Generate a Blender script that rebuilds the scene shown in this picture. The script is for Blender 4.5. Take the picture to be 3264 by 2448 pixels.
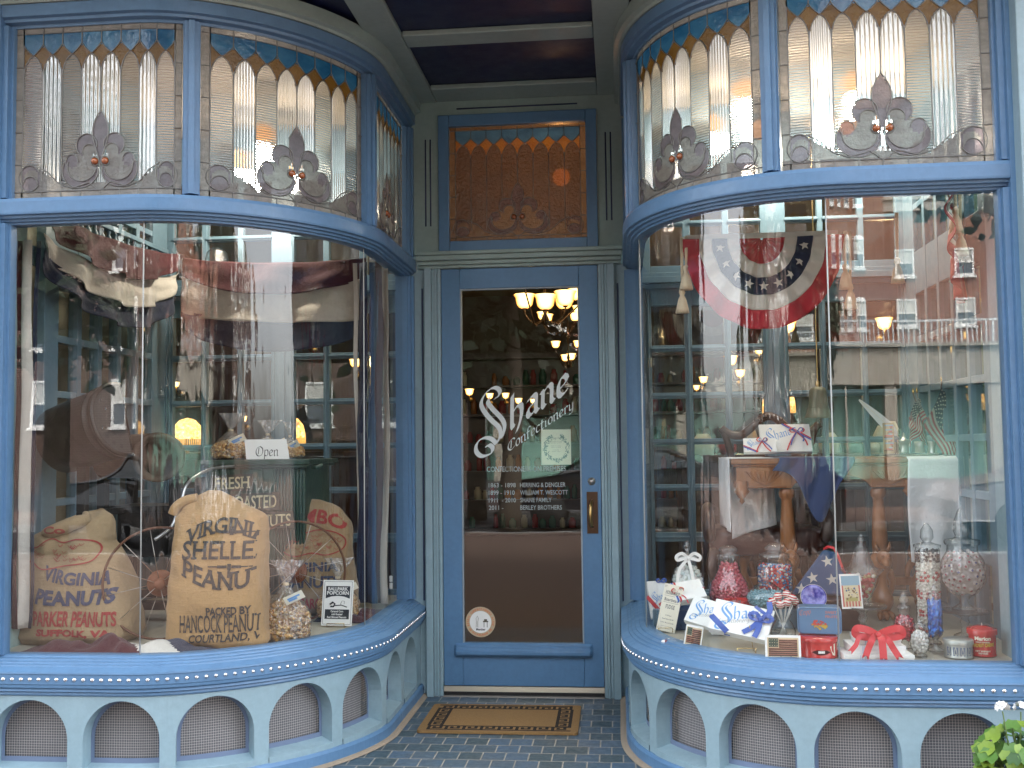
import bpy, bmesh, math, random
import numpy as np
from mathutils import Vector, Matrix, noise
from mathutils.bvhtree import BVHTree
random.seed(7)
R = math.radians
for o in list(bpy.data.objects): bpy.data.objects.remove(o)
scene = bpy.context.scene
COL = scene.collection

# ---------------------------------------------------------------- camera, sky, sun, exposure
cam_d = bpy.data.cameras.new('camera'); cam = bpy.data.objects.new('camera', cam_d); COL.objects.link(cam)
cam_d.sensor_width = 36; cam_d.lens = 36 * 3301.28 / 3264; cam_d.clip_end = 400; cam_d.clip_start = .05
yaw, pitch, roll = .1034, .0605, -.0119
fw = Vector((-math.sin(yaw) * math.cos(pitch), math.cos(yaw) * math.cos(pitch), math.sin(pitch)))
rt = Vector((math.cos(yaw), math.sin(yaw), 0)); up = rt.cross(fw)
r2 = rt * math.cos(roll) + up * math.sin(roll); u2 = up * math.cos(roll) - rt * math.sin(roll)
m3 = Matrix((r2, u2, -fw)).transposed()
cam.matrix_world = Matrix.Translation((.5292, -5.5189, 1.3147)) @ m3.to_4x4()
scene.camera = cam

world = bpy.data.worlds.new('World'); scene.world = world; world.use_nodes = True
nt = world.node_tree; nt.nodes.clear()
sky = nt.nodes.new('ShaderNodeTexSky'); sky.sky_type = 'NISHITA'; sky.sun_disc = False
SUN_EL, SUN_AZ = R(50), R(30)
sky.sun_elevation = SUN_EL; sky.sun_rotation = SUN_AZ; sky.dust_density = 4.0; sky.air_density = 1.0; sky.ozone_density = .6
bg = nt.nodes.new('ShaderNodeBackground'); bg.inputs[1].default_value = .15
wo = nt.nodes.new('ShaderNodeOutputWorld')
hs = nt.nodes.new('ShaderNodeHueSaturation'); hs.inputs['Saturation'].default_value = .3   # overcast: a greyer sky
nt.links.new(sky.outputs[0], hs.inputs['Color']); nt.links.new(hs.outputs[0], bg.inputs[0]); nt.links.new(bg.outputs[0], wo.inputs[0])
sl = bpy.data.lights.new('sun', 'SUN'); sl.energy = 1.0; sl.angle = R(10); sl.color = (1, .96, .9)
so = bpy.data.objects.new('sun', sl); COL.objects.link(so)
sd = Vector((math.sin(SUN_AZ) * math.cos(SUN_EL), math.cos(SUN_AZ) * math.cos(SUN_EL), math.sin(SUN_EL)))
so.rotation_euler = (-sd).to_track_quat('-Z', 'Y').to_euler()
vs = scene.view_settings; vs.view_transform = 'Standard'; vs.look = 'None'; vs.gamma = 1; vs.exposure = 3.4
EK = .26        # lamp output, set against that exposure
scene.cycles.use_denoising = True
scene.cycles.max_bounces = 8; scene.cycles.transparent_max_bounces = 24
scene.cycles.sample_clamp_indirect = 4; scene.cycles.caustics_reflective = False; scene.cycles.caustics_refractive = False

# ---------------------------------------------------------------- materials
class NT:
    def __init__(s, name):
        s.m = bpy.data.materials.new(name); s.m.use_nodes = True; s.t = s.m.node_tree; s.t.nodes.clear()
        s.out = s.n('OutputMaterial'); s.co = s.n('TexCoord')
    def n(s, k, **kw):
        x = s.t.nodes.new('ShaderNode' + k)
        for a, b in kw.items(): setattr(x, a, b)
        return x
    def l(s, a, b): s.t.links.new(a, b)
    def noise(s, scale, det=4, sc=(1, 1, 1), rough=.6):
        mp = s.n('Mapping'); mp.inputs['Scale'].default_value = sc; s.l(s.co.outputs['Object'], mp.inputs[0])
        x = s.n('TexNoise'); x.inputs['Scale'].default_value = scale; x.inputs['Detail'].default_value = det; x.inputs['Roughness'].default_value = rough
        s.l(mp.outputs[0], x.inputs['Vector']); return x.outputs[0]
    def ramp(s, fac, stops):
        x = s.n('ValToRGB'); e = x.color_ramp.elements
        while len(e) > 1: e.remove(e[-1])
        for i, (p, c) in enumerate(stops):
            q = e[0] if i == 0 else e.new(p); q.position = p; q.color = (*c, 1) if len(c) == 3 else c
        s.l(fac, x.inputs[0]); return x.outputs[0]
    def bump(s, h, st, dist=.01):
        b = s.n('Bump'); b.inputs['Strength'].default_value = st; b.inputs['Distance'].default_value = dist; s.l(h, b.inputs['Height']); return b.outputs[0]
    def mixc(s, f, a, b):
        x = s.n('Mix', data_type='RGBA')
        for i, v in ((0, f), (6, a), (7, b)):
            if hasattr(v, 'is_linked'): s.l(v, x.inputs[i])
            elif i == 0: x.inputs[0].default_value = v
            else: x.inputs[i].default_value = (*v, 1)
        return x.outputs[2]
    def pr(s, **kw):
        p = s.n('BsdfPrincipled')
        for k, v in kw.items():
            i = p.inputs[k.replace('_', ' ')]
            if hasattr(v, 'is_linked'): s.l(v, i)
            elif isinstance(v, tuple): i.default_value = (*v, 1) if len(v) == 3 else v
            else: i.default_value = v
        return p
    def done(s, sh):
        s.l(sh if not hasattr(sh, 'outputs') else sh.outputs[0], s.out.inputs[0]); return s.m

def mul(c, k): return tuple(min(1, x * k) for x in c)
def plain(name, c, rough=.5, metal=0., var=.18, scale=9., bump=.0, bscale=60., spec=.5, sheen=0, sc=(1, 1, 1), emit=None, est=1., coat=0.):
    t = NT(name)
    col = t.mixc(t.noise(scale, sc=sc), mul(c, 1 - var), mul(c, 1 + var))
    kw = dict(Base_Color=col, Roughness=rough, Metallic=metal)
    p = t.pr(**kw); p.inputs['Specular IOR Level'].default_value = spec
    if coat: p.inputs['Coat Weight'].default_value = coat; p.inputs['Coat Roughness'].default_value = .1
    if sheen: p.inputs['Sheen Weight'].default_value = sheen
    if bump: t.l(t.bump(t.noise(bscale, sc=sc), bump), p.inputs['Normal'])
    if emit: p.inputs['Emission Color'].default_value = (*emit, 1); p.inputs['Emission Strength'].default_value = est * EK
    return t.done(p)

def paint(name, c, chip=.64):
    """Gloss oil paint over old wood: brush grain, grime in the noise, a few chips."""
    t = NT(name)
    base = t.mixc(t.noise(5), mul(c, .82), mul(c, 1.12))
    base = t.mixc(t.ramp(t.noise(38, 6), [(.35, (0, 0, 0)), (.75, (.45, .45, .45))]), base, mul(c, .72))
    ch = t.ramp(t.noise(55, 8, rough=.75), [(chip + .05, (0, 0, 0)), (chip + .09, (1, 1, 1))])
    base = t.mixc(ch, base, (.32, .27, .22))
    p = t.pr(Base_Color=base, Roughness=t.ramp(t.noise(14), [(.3, (.3, .3, .3)), (.8, (.5, .5, .5))]))
    t.l(t.bump(t.noise(90, 5, sc=(1, 1, .25)), .13, .006), p.inputs['Normal'])
    return t.done(p)

BLUE = paint('blue_gloss_paint', (.115, .235, .40))
BLUE2 = paint('blue_door_paint', (.10, .225, .395))
PALE = paint('pale_green_blue_paint', (.29, .42, .475))
SAGE = paint('sage_green_paint', (.29, .40, .385))
GREYBLUE = paint('interior_blue_paint', (.15, .245, .31))
NAVY = paint('navy_ceiling_paint', (.010, .017, .062), .7)
GROOVE = plain('groove_blue', (.015, .035, .10), .4)
STEEL = plain('polished_steel', (.82, .82, .85), .14, 1., .05)
ALU = plain('brushed_aluminium', (.72, .68, .58), .32, 1., .1, 3, .2, 200, sc=(1, 1, 40))
RUBBER = plain('black_rubber', (.012, .012, .012), .7)
BRASS = plain('aged_brass', (.50, .34, .14), .28, 1., .2, 30)
BRONZE = plain('dark_bronze', (.085, .05, .03), .42, .7, .3, 20)
LEAD = plain('lead_came', (.19, .185, .175), .45, .6, .25, 60)
IRON = plain('black_iron', (.020, .019, .018), .42, .4, .5, 14, .25, 40)
PEWTER = plain('pewter', (.55, .53, .50), .3, 1., .15, 20)
PAPER = plain('cream_card', (.80, .76, .62), .7, var=.04)
WHITEP = plain('white_card', (.82, .83, .80), .55, var=.04)
INK = plain('black_ink', (.022, .022, .024), .6)
INKGREY = plain('faded_ink', (.16, .16, .15), .6)
INKBLUE = plain('pale_blue_ink', (.16, .36, .68), .6)
VINYL = plain('white_vinyl_lettering', (.66, .72, .72), .5, var=.05)
VINYL2 = plain('grey_vinyl_lettering', (.36, .40, .40), .5, var=.05)
RED = plain('red_satin', (.55, .022, .03), .42, var=.15, sheen=.3)
REDTIN = plain('red_tin_enamel', (.48, .022, .02), .25, var=.12, coat=.5)
BLUERIB = plain('blue_satin', (.045, .11, .42), .38, var=.15, sheen=.3)
WHITERIB = plain('white_satin', (.80, .80, .77), .4, var=.05, sheen=.3)
GOLDW = plain('gold_wire', (.75, .55, .22), .25, 1.)
DARKWOOD = plain('dark_walnut', (.055, .024, .014), .3, var=.4, scale=12, sc=(1, 1, 6), bump=.15)
OAK = plain('golden_oak', (.27, .105, .032), .3, var=.45, scale=14, sc=(4, 4, .6), bump=.2, bscale=40, coat=.2)
LEATHER = plain('brown_leather', (.075, .022, .015), .33, var=.3, scale=16, bump=.25, bscale=70)
ORANGEGLASS = plain('orange_jewel', (.32, .085, .018), .08, var=.3, scale=60, coat=1)

def cloth(name, c, wv=900, var=.16, rough=.9, stain=.2):
    t = NT(name)
    col = t.mixc(t.noise(7), mul(c, 1 - var - stain * .3), mul(c, 1 + var))
    a = t.noise(wv, 1, sc=(1, 1, .12)); b = t.noise(wv, 1, sc=(.12, .12, 1))
    add = t.n('Math', operation='ADD'); t.l(a, add.inputs[0]); t.l(b, add.inputs[1])
    col = t.mixc(t.ramp(add.outputs[0], [(.75 / 2, (0, 0, 0)), (1.3 / 2, (1, 1, 1))]), mul(c, .62), col)
    p = t.pr(Base_Color=col, Roughness=rough); p.inputs['Sheen Weight'].default_value = .15
    b2 = t.n('Bump'); b2.inputs['Strength'].default_value = .5; b2.inputs['Distance'].default_value = .012; t.l(t.noise(26, 5), b2.inputs['Height']); t.l(t.bump(add.outputs[0], .35, .004), b2.inputs['Normal']); t.l(b2.outputs[0], p.inputs['Normal'])
    return t.done(p)
JUTE1 = cloth('jute_pale', (.33, .24, .135), 190, .24)
JUTE2 = cloth('jute_golden', (.38, .235, .10), 190, .22)
JUTE3 = cloth('jute_tan', (.30, .21, .115), 190, .24)
MAROON = cloth('maroon_cotton', (.062, .007, .012))
BRIGHTRED = cloth('red_cotton', (.38, .018, .03))
CREAMC = cloth('cream_cotton', (.58, .55, .49))
NAVYC = cloth('navy_cotton', (.012, .018, .05))
FLAGBLUE = cloth('flag_blue_cotton', (.035, .085, .19))
LINEN = cloth('white_linen', (.80, .81, .82), 350, .05, stain=.05)
ROPE = cloth('cream_rope', (.62, .52, .36), 300)
PRINTBLUE = cloth('blue_sack_print', (.045, .058, .11), 500)
PRINTRED = cloth('red_sack_print', (.31, .045, .04), 500)
PRINTBLACK = cloth('black_sack_print', (.035, .032, .03), 500)

def thinglass(name, tint, boost, add, rough=.0, bumpsc=None, bst=.0, sc=(1, 1, 1), bdist=.02, cap=.5, edge=None, crinkle=0):
    """One-sheet glass: what is behind shows straight through, plus a real mirror reflection by Fresnel."""
    t = NT(name)
    tr = t.n('BsdfTransparent'); tr.inputs[0].default_value = (*tint, 1)
    if edge:
        le = t.n('LayerWeight'); t.l(t.ramp(le.outputs['Facing'], [(.45, tint), (.96, edge)]), tr.inputs[0])
    gl = t.n('BsdfGlossy'); gl.inputs['Roughness'].default_value = rough
    fr = t.n('LayerWeight'); pw = t.n('Math', operation='POWER'); t.l(fr.outputs['Facing'], pw.inputs[0]); pw.inputs[1].default_value = 4.5   # Schlick, the same from both sides
    ma = t.n('Math', operation='MULTIPLY_ADD'); ma.use_clamp = True; ma.inputs[1].default_value = boost * .5; ma.inputs[2].default_value = .04 * boost + add * .5
    t.l(pw.outputs[0], ma.inputs[0])
    mn = t.n('Math', operation='MINIMUM'); mn.inputs[1].default_value = cap; t.l(ma.outputs[0], mn.inputs[0]); ma = mn
    if crinkle:
        mx2 = t.n('Math', operation='MAXIMUM'); t.l(ma.outputs[0], mx2.inputs[0]); t.l(t.ramp(t.noise(crinkle, 5, sc=(1, 1, .35), rough=.7), [(.52, (0, 0, 0)), (.66, (.75, .75, .75))]), mx2.inputs[1]); ma = mx2
    if bumpsc:
        b = t.bump(t.noise(bumpsc, 3, sc=sc), bst, bdist); t.l(b, gl.inputs['Normal'])
    mx = t.n('MixShader'); t.l(ma.outputs[0], mx.inputs[0]); t.l(tr.outputs[0], mx.inputs[1]); t.l(gl.outputs[0], mx.inputs[2])
    return t.done(mx)
PANE = thinglass('shop_window_glass', (.97, .985, .975), 1.5, .08, 0, 1.2, .05, (1, 1, .3))
PANECURVE = thinglass('bent_window_glass', (.97, .985, .975), 1.6, .05, 0, 9, .22, (1, 1, .10), .03, .3)
PANEDOOR = thinglass('door_glass', (.93, .95, .94), 1.25, .0, 0, 1.5, .04, (1, 1, .5))
PANEIN = thinglass('partition_glass', (.95, .97, .96), 1.2, .01)
JARGLASS = thinglass('jar_glass', (.96, .975, .975), 1.6, .05, .03, edge=(.42, .46, .46))
CRYSTAL = thinglass('cut_crystal', (.93, .95, .95), 2.4, .14, .06, 60, .5, edge=(.30, .34, .34))
CELLO = thinglass('cellophane', (.96, .96, .96), 2.4, .2, .22, 45, .8, bdist=.03, crinkle=60)

def ribbed(name, axis, gloss=.42, dif=.14, tint=(.90, .88, .85)):
    """Ribbed church glass: bright rib glints over a blurred view of the room behind."""
    t = NT(name)
    w = t.n('TexWave', wave_type='BANDS', bands_direction=axis, wave_profile='SIN'); w.inputs['Scale'].default_value = 30 if axis == 'Z' else 24
    w.inputs['Distortion'].default_value = .6; w.inputs['Detail'].default_value = 1
    if axis == 'Z': t.l(t.co.outputs['Object'], w.inputs['Vector'])
    else: t.l(t.co.outputs['UV'], w.inputs['Vector'])
    b = t.bump(w.outputs['Fac'], .55, .012)
    gl = t.n('BsdfGlossy'); gl.inputs['Roughness'].default_value = .12; gl.inputs[0].default_value = (.95, .92, .88, 1); t.l(b, gl.inputs['Normal'])
    rf = t.n('BsdfRefraction'); rf.inputs['IOR'].default_value = 1.12; rf.inputs['Roughness'].default_value = .18; rf.inputs[0].default_value = (*tint, 1); t.l(b, rf.inputs['Normal'])
    m1 = t.n('MixShader'); m1.inputs[0].default_value = gloss; t.l(rf.outputs[0], m1.inputs[1]); t.l(gl.outputs[0], m1.inputs[2])
    dd = t.n('BsdfDiffuse'); dd.inputs[0].default_value = (.42, .40, .37, 1); t.l(b, dd.inputs['Normal'])
    m2 = t.n('MixShader'); m2.inputs[0].default_value = dif; t.l(m1.outputs[0], m2.inputs[1]); t.l(dd.outputs[0], m2.inputs[2])
    return t.done(m2)
def artglass(name, c, c2, sc=8, rough=.12, trans=.35, bst=.3, bs=40):
    t = NT(name)
    col = t.mixc(t.ramp(t.noise(sc, 5, sc=(1, 1, 2)), [(.35, (0, 0, 0)), (.68, (1, 1, 1))]), c, c2)
    b = t.bump(t.noise(bs, 3), bst, .01)
    df = t.n('BsdfDiffuse'); t.l(col, df.inputs[0]); t.l(b, df.inputs['Normal'])
    tl = t.n('BsdfTranslucent'); t.l(col, tl.inputs[0])
    m0 = t.n('MixShader'); m0.inputs[0].default_value = .4; t.l(df.outputs[0], m0.inputs[1]); t.l(tl.outputs[0], m0.inputs[2])
    tr = t.n('BsdfTransparent'); t.l(col, tr.inputs[0])
    m1 = t.n('MixShader'); m1.inputs[0].default_value = trans; t.l(m0.outputs[0], m1.inputs[1]); t.l(tr.outputs[0], m1.inputs[2])
    gl = t.n('BsdfGlossy'); gl.inputs['Roughness'].default_value = rough; t.l(b, gl.inputs['Normal'])
    fr = t.n('LayerWeight'); pw = t.n('Math', operation='POWER'); t.l(fr.outputs['Facing'], pw.inputs[0]); pw.inputs[1].default_value = 4.5
    ma = t.n('Math', operation='MULTIPLY_ADD'); ma.inputs[1].default_value = .6; ma.inputs[2].default_value = .06; t.l(pw.outputs[0], ma.inputs[0])
    m2 = t.n('MixShader'); t.l(ma.outputs[0], m2.inputs[0]); t.l(m1.outputs[0], m2.inputs[1]); t.l(gl.outputs[0], m2.inputs[2])
    return t.done(m2)
GL_H = ribbed('ribbed_glass_across', 'Z'); GL_V = ribbed('ribbed_glass_upright', 'X', .30, .12); GL_HD = ribbed('ribbed_grey_glass_across', 'Z', .26, .10, (.66, .64, .61)); GL_VD = ribbed('ribbed_grey_glass_upright', 'X', .24, .08, (.68, .66, .63))
GL_B = artglass('border_textured_glass', (.30, .285, .26), (.42, .395, .36), 20, .2, .3, .6, 120)
GL_BLUE = artglass('blue_opal_glass', (.010, .09, .22), (.045, .18, .33), 9, .12, .10)  # albedo of blue and amber lowered for the shade at the window tops
GL_AMB = artglass('amber_glass', (.15, .075, .008), (.23, .12, .018), 9, .12, .25, .5, 90)
GL_PUR = artglass('purple_grey_glass', (.17, .15, .17), (.25, .22, .245), 14, .2, .42, .5, 100)
GL_OB = artglass('hammered_clear_glass', (.25, .245, .23), (.34, .335, .315), 16, .15, .4, .8, 80)
AM_RIB = artglass('amber_ribbed_glass', (.11, .047, .016), (.15, .065, .022), 5, .15, .35, .9, 60)
AM_OB = artglass('amber_hammered_glass', (.17, .085, .03), (.25, .13, .05), 12, .12, .4, .9, 60)
AM_BLUE = artglass('deep_blue_glass', (.03, .07, .12), (.07, .15, .23), 10, .15, .1)
AM_AMB = artglass('burnt_orange_glass', (.30, .085, .008), (.42, .15, .01), 10, .15, .3, .5, 80)
AM_PUR = artglass('brown_purple_glass', (.07, .03, .022), (.11, .05, .035), 12, .12, .25, .8, 70)
LEADSET = [GL_H, GL_V, GL_B, GL_BLUE, GL_AMB, GL_PUR, GL_OB, GL_HD, GL_VD]
AMBERSET = [AM_RIB, AM_RIB, AM_OB, AM_BLUE, AM_AMB, AM_PUR, AM_OB, AM_RIB, AM_RIB]

def glow(name, c, st):
    t = NT(name); e = t.n('Emission'); e.inputs[0].default_value = (*c, 1); e.inputs[1].default_value = st * EK
    return t.done(e)
t = NT('lit_glass_shade'); e = t.n('Emission'); lw = t.n('LayerWeight'); lw.inputs[0].default_value = .45
t.l(t.ramp(lw.outputs['Facing'], [(.1, (1, .66, .24)), (.6, (1, .42, .09)), (.95, (.55, .16, .02))]), e.inputs[0])
ml = t.n('Math', operation='MULTIPLY_ADD'); ml.inputs[1].default_value = -1.5 * EK; ml.inputs[2].default_value = 2.3 * EK; t.l(lw.outputs['Facing'], ml.inputs[0]); t.l(ml.outputs[0], e.inputs[1]); SHADE = t.done(e)
BULB = glow('lit_bulb', (1., .80, .45), 14)
DOME = None

# ---------------------------------------------------------------- mesh helpers
def tag(o, label=None, cat=None, group=None, kind=None):
    if label: o['label'] = label
    if cat: o['category'] = cat
    if group: o['group'] = group
    if kind: o['kind'] = kind
    return o
def thing(name, label, cat, loc=(0, 0, 0), rot=(0, 0, 0), group=None):
    o = bpy.data.objects.new(name, None); o.empty_display_size = .1; COL.objects.link(o); o.location = loc; o.rotation_euler = rot
    return tag(o, label, cat, group)
def copy_tree(o, parent=None):
    c = o.copy(); COL.objects.link(c)
    if parent: c.parent = parent
    for ch in [x for x in bpy.data.objects if x.parent == o]: copy_tree(ch, c)
    return c
class MB:
    def __init__(s): s.v = []; s.f = []; s.m = []; s.s = []; s.uv = {}
    def add(s, v, f, mi=0, smooth=False):
        b = len(s.v); s.v += [tuple(p) for p in v]
        for q in f: s.f.append(tuple(b + i for i in q)); s.m.append(mi); s.s.append(smooth)
    def box(s, c, d, mi=0, M=None):
        x, y, z = d[0] / 2, d[1] / 2, d[2] / 2
        v = [Vector((a, b, e)) for a in (-x, x) for b in (-y, y) for e in (-z, z)]
        if M: v = [M @ p for p in v]
        v = [p + Vector(c) for p in v]
        s.add(v, [(0, 1, 3, 2), (4, 6, 7, 5), (0, 4, 5, 1), (2, 3, 7, 6), (0, 2, 6, 4), (1, 5, 7, 3)], mi)
    def bb(s, a, b, mi=0): s.box([(a[i] + b[i]) / 2 for i in range(3)], [abs(b[i] - a[i]) for i in range(3)], mi)
    def lathe(s, prof, c=(0, 0, 0), seg=24, mi=0, M=None, smooth=True, sx=1, sy=1, flute=0., nf=8):
        v = []
        for r_, z in prof:
            for k in range(seg):
                a = 2 * math.pi * k / seg; rr = r_ * (1 + flute * math.cos(nf * a)); v.append(Vector((rr * math.cos(a) * sx, rr * math.sin(a) * sy, z)))
        if M: v = [M @ p for p in v]
        v = [p + Vector(c) for p in v]; n = len(prof)
        s.add(v, [(i * seg + k, i * seg + (k + 1) % seg, (i + 1) * seg + (k + 1) % seg, (i + 1) * seg + k) for i in range(n - 1) for k in range(seg)], mi, smooth)
    def tube(s, pts, r, seg=6, mi=0, closed=False, cap=True, flat=None):
        pts = [Vector(p) for p in pts]; n = len(pts); v = []; prev = None
        for i, p in enumerate(pts):
            if closed: t = pts[(i + 1) % n] - pts[i - 1]
            else: t = pts[min(i + 1, n - 1)] - pts[max(i - 1, 0)]
            t = t.normalized() if t.length > 1e-9 else Vector((0, 0, 1))
            a = (prev - t * prev.dot(t)) if prev else t.orthogonal()
            if a.length < 1e-6: a = t.orthogonal()
            a.normalize(); prev = a; b = t.cross(a)
            ri = r[i] if isinstance(r, (list, tuple)) else r
            for k in range(seg):
                q = 2 * math.pi * k / seg; v.append(p + a * ri * math.cos(q) + b * ri * math.sin(q))
        f = [(i * seg + k, i * seg + (k + 1) % seg, ((i + 1) % n) * seg + (k + 1) % seg, ((i + 1) % n) * seg + k) for i in range(n if closed else n - 1) for k in range(seg)]
        if cap and not closed: f += [tuple(range(seg - 1, -1, -1)), tuple((n - 1) * seg + k for k in range(seg))]
        s.add(v, f, mi, True)
    def ball(s, c, r, mi=0, sub=1, sz=1.):
        v, f = ICO[sub]; s.add([(c[0] + p[0] * r, c[1] + p[1] * r, c[2] + p[2] * r * sz) for p in v], f, mi, True)
    def grid(s, fn, nu, nv, mi=0, smooth=True, closed=False):
        v = [fn(i / nu, j / nv) for j in range(nv + 1) for i in range(nu + (0 if closed else 1))]; w = nu if closed else nu + 1
        f = []
        for j in range(nv):
            for i in range(nu):
                a = j * w + i; b = j * w + (i + 1) % w
                f.append((a, b, b + w, a + w))
        if callable(mi):
            base = len(s.v); s.v += [tuple(p) for p in v]
            for k, q in enumerate(f):
                s.f.append(tuple(base + i for i in q)); s.m.append(mi((k % nu + .5) / nu, (k // nu + .5) / nv)); s.s.append(smooth)
        else: s.add(v, f, mi, smooth)
    def add2d(s, v2, f, fn, mi=0): s.add([fn(x, y) for x, y in v2], f, mi)
    def build(s, name, mats, parent=None, bevel=0, world=False, solid=0, loc=None, uvf=None):
        me = bpy.data.meshes.new(name)
        v = s.v
        if world and parent is not None:
            inv = (Matrix.Translation(parent.location) @ parent.rotation_euler.to_matrix().to_4x4()).inverted()
            v = [inv @ Vector(p) for p in v]
        me.from_pydata([tuple(p) for p in v], [], s.f)
        for m in (mats if isinstance(mats, (list, tuple)) else [mats]): me.materials.append(m)
        me.polygons.foreach_set('material_index', s.m); me.polygons.foreach_set('use_smooth', s.s)
        if uvf:
            uv = me.uv_layers.new(name='uv')
            for lp in me.loops: uv.data[lp.index].uv = uvf(s.v[lp.vertex_index])
        me.update()
        o = bpy.data.objects.new(name, me); COL.objects.link(o)
        if parent is not None:
            o.parent = parent
            if world and parent.type != 'EMPTY': pass
        if loc: o.location = loc
        if bevel:
            b = o.modifiers.new('bevel', 'BEVEL'); b.width = bevel; b.segments = 2; b.limit_method = 'ANGLE'
        if solid:
            b = o.modifiers.new('thickness', 'SOLIDIFY'); b.thickness = solid; b.offset = 0
        return o
ICO = {}
for _s in (1, 2):
    _b = bmesh.new(); bmesh.ops.create_icosphere(_b, subdivisions=_s, radius=1); _b.verts.ensure_lookup_table()
    ICO[_s] = ([tuple(v.co) for v in _b.verts], [tuple(v.index for v in f.verts) for f in _b.faces]); _b.free()

# lettering: the built-in sans face, with optional slab serifs, cut to mesh
TXT = {}
def text2d(s, w, h, bold=0., serif=0., shear=0.):
    key = (s, bold, serif, shear)
    if key not in TXT:
        cu = bpy.data.curves.new('t', 'FONT'); cu.body = s; cu.size = 1; cu.offset = bold; cu.shear = shear; cu.resolution_u = 3; cu.fill_mode = 'FRONT'
        ob = bpy.data.objects.new('t', cu); COL.objects.link(ob); bpy.context.view_layer.update()
        me = ob.evaluated_get(bpy.context.evaluated_depsgraph_get()).to_mesh()
        v = [(p.co.x, p.co.y) for p in me.vertices]; f = [tuple(p.vertices) for p in me.polygons]
        if serif:
            ec = {}
            for p in f:
                for a, b in zip(p, p[1:] + p[:1]): ec[tuple(sorted((a, b)))] = ec.get(tuple(sorted((a, b))), 0) + 1
            ys = [p[1] for p in v]; y0, y1 = min(ys), max(ys); hh = .72
            for (a, b), n in list(ec.items()):
                if n != 1: continue
                (ax, ay), (bx_, by) = v[a], v[b]
                if abs(ay - by) < 1e-4 and .03 < abs(ax - bx_) < .30:
                    for yy, sg in ((0., 1), (hh, -1)):
                        if abs(ay - yy) < .05:
                            xa, xb = min(ax, bx_) - serif, max(ax, bx_) + serif; k = len(v); t = .085 * sg
                            v += [(xa, ay), (xb, ay), (xb, ay + t), (xa, ay + t)]; f.append((k, k + 1, k + 2, k + 3) if sg > 0 else (k + 3, k + 2, k + 1, k))
        bpy.data.objects.remove(ob); bpy.data.curves.remove(cu)
        TXT[key] = (v, f)
    v, f = TXT[key]
    xs = [p[0] for p in v]; ys = [p[1] for p in v]; x0, x1, y0, y1 = min(xs), max(xs), min(ys), max(ys)
    kx = (w / (x1 - x0)) if w else h / (y1 - y0); ky = h / (y1 - y0)
    return [((x - x0) * kx, (y - y0) * ky) for x, y in v], f
# blackletter: broad-pen strokes
NIBF = {
 'h': (.62, [[(0, 1.7), (.02, .12), (.16, 0)], [(.0, .7), (.3, 1.), (.52, .8), (.5, .2), (.3, -.35)]]),
 'a': (.62, [[(.02, .85), (.3, 1.), (.48, .82), (.48, .15), (.62, .02)], [(.46, .62), (.08, .42), (.06, .14), (.22, 0), (.46, .22)]]),
 'n': (.66, [[(-.08, .88), (.03, .8), (.03, .14), (.16, .0)], [(.03, .7), (.3, 1.), (.5, .82), (.5, .14), (.64, .0)]]),
 'e': (.55, [[(.08, .42), (.48, .68), (.26, 1.), (.02, .74), (.02, .2), (.24, 0), (.52, .2)]]),
 'o': (.58, [[(.25, 1.), (.0, .76), (.0, .22), (.25, 0), (.5, .24), (.5, .78), (.25, 1.)]]),
 'f': (.42, [[(.46, 1.5), (.26, 1.65), (.08, 1.4), (.08, .12), (.2, 0)], [(-.1, .96), (.36, .98)]]),
 'c': (.5, [[(.46, .84), (.25, 1.), (.0, .76), (.0, .2), (.22, 0), (.48, .18)]]),
 't': (.42, [[(.1, 1.35), (.08, .15), (.24, 0), (.38, .12)], [(-.1, .97), (.34, .98)]]),
 'i': (.28, [[(-.08, .88), (.03, .8), (.03, .14), (.16, .0)], [(.02, 1.3), (.1, 1.38)]]),
 'r': (.46, [[(-.08, .88), (.03, .8), (.03, .12), (.14, 0)], [(.03, .72), (.24, 1.), (.42, .84)]]),
 'y': (.6, [[(-.06, .92), (.04, .8), (.04, .2), (.24, .04), (.5, .24)], [(.5, 1.), (.5, -.1), (.3, -.46), (-.02, -.42)]]),
 'p': (.6, [[(.02, 1.02), (.02, -.5)], [(.02, .78), (.3, 1.), (.52, .8), (.52, .2), (.26, 0), (.02, .16)]]),
 'O': (1.2, [[(.6, 1.55), (.2, 1.35), (.0, .9), (.06, .35), (.42, 0), (.9, .16), (1.08, .7), (.98, 1.25), (.6, 1.55)], [(.42, 1.3), (.38, .3)]]),
 'C': (1.0, [[(.98, 1.25), (.7, 1.5), (.25, 1.3), (0, .8), (.1, .3), (.5, 0), (.98, .25)], [(.46, 1.3), (.42, .25)]]),
 'H': (1.0, [[(.1, 1.5), (.1, .15), (.0, 0)], [(.8, 1.5), (.8, .15), (.9, 0)], [(.1, .8), (.8, .8)]]),
 'S': (1.15, [[(.2, 1.6), (.42, 1.74), (.52, 2.0), (.35, 2.24), (0, 2.26), (-.48, 1.85), (-.72, 1.3), (-.56, .8), (-.08, .2), (.42, -.3), (.52, -.8), (.25, -1.35)],
              [(-.12, 1.72), (-.28, 1.35), (.06, .86), (.60, .28), (.80, -.25), (.62, -.95)],
              [(.25, -1.35), (-.1, -1.02), (-.6, -.97), (-1.02, -1.3), (-1.08, -1.82), (-.7, -2.15), (-.12, -1.98), (.0, -1.62), (-.25, -1.42), (-.48, -1.58)]]),
 'M': (1.2, [[(.1, 1.5), (.1, .15), (0, 0)], [(.1, 1.4), (.55, .5), (1.0, 1.4)], [(1.0, 1.5), (1.0, .15), (1.12, 0)]]),
 ' ': (.4, []),
}
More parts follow.
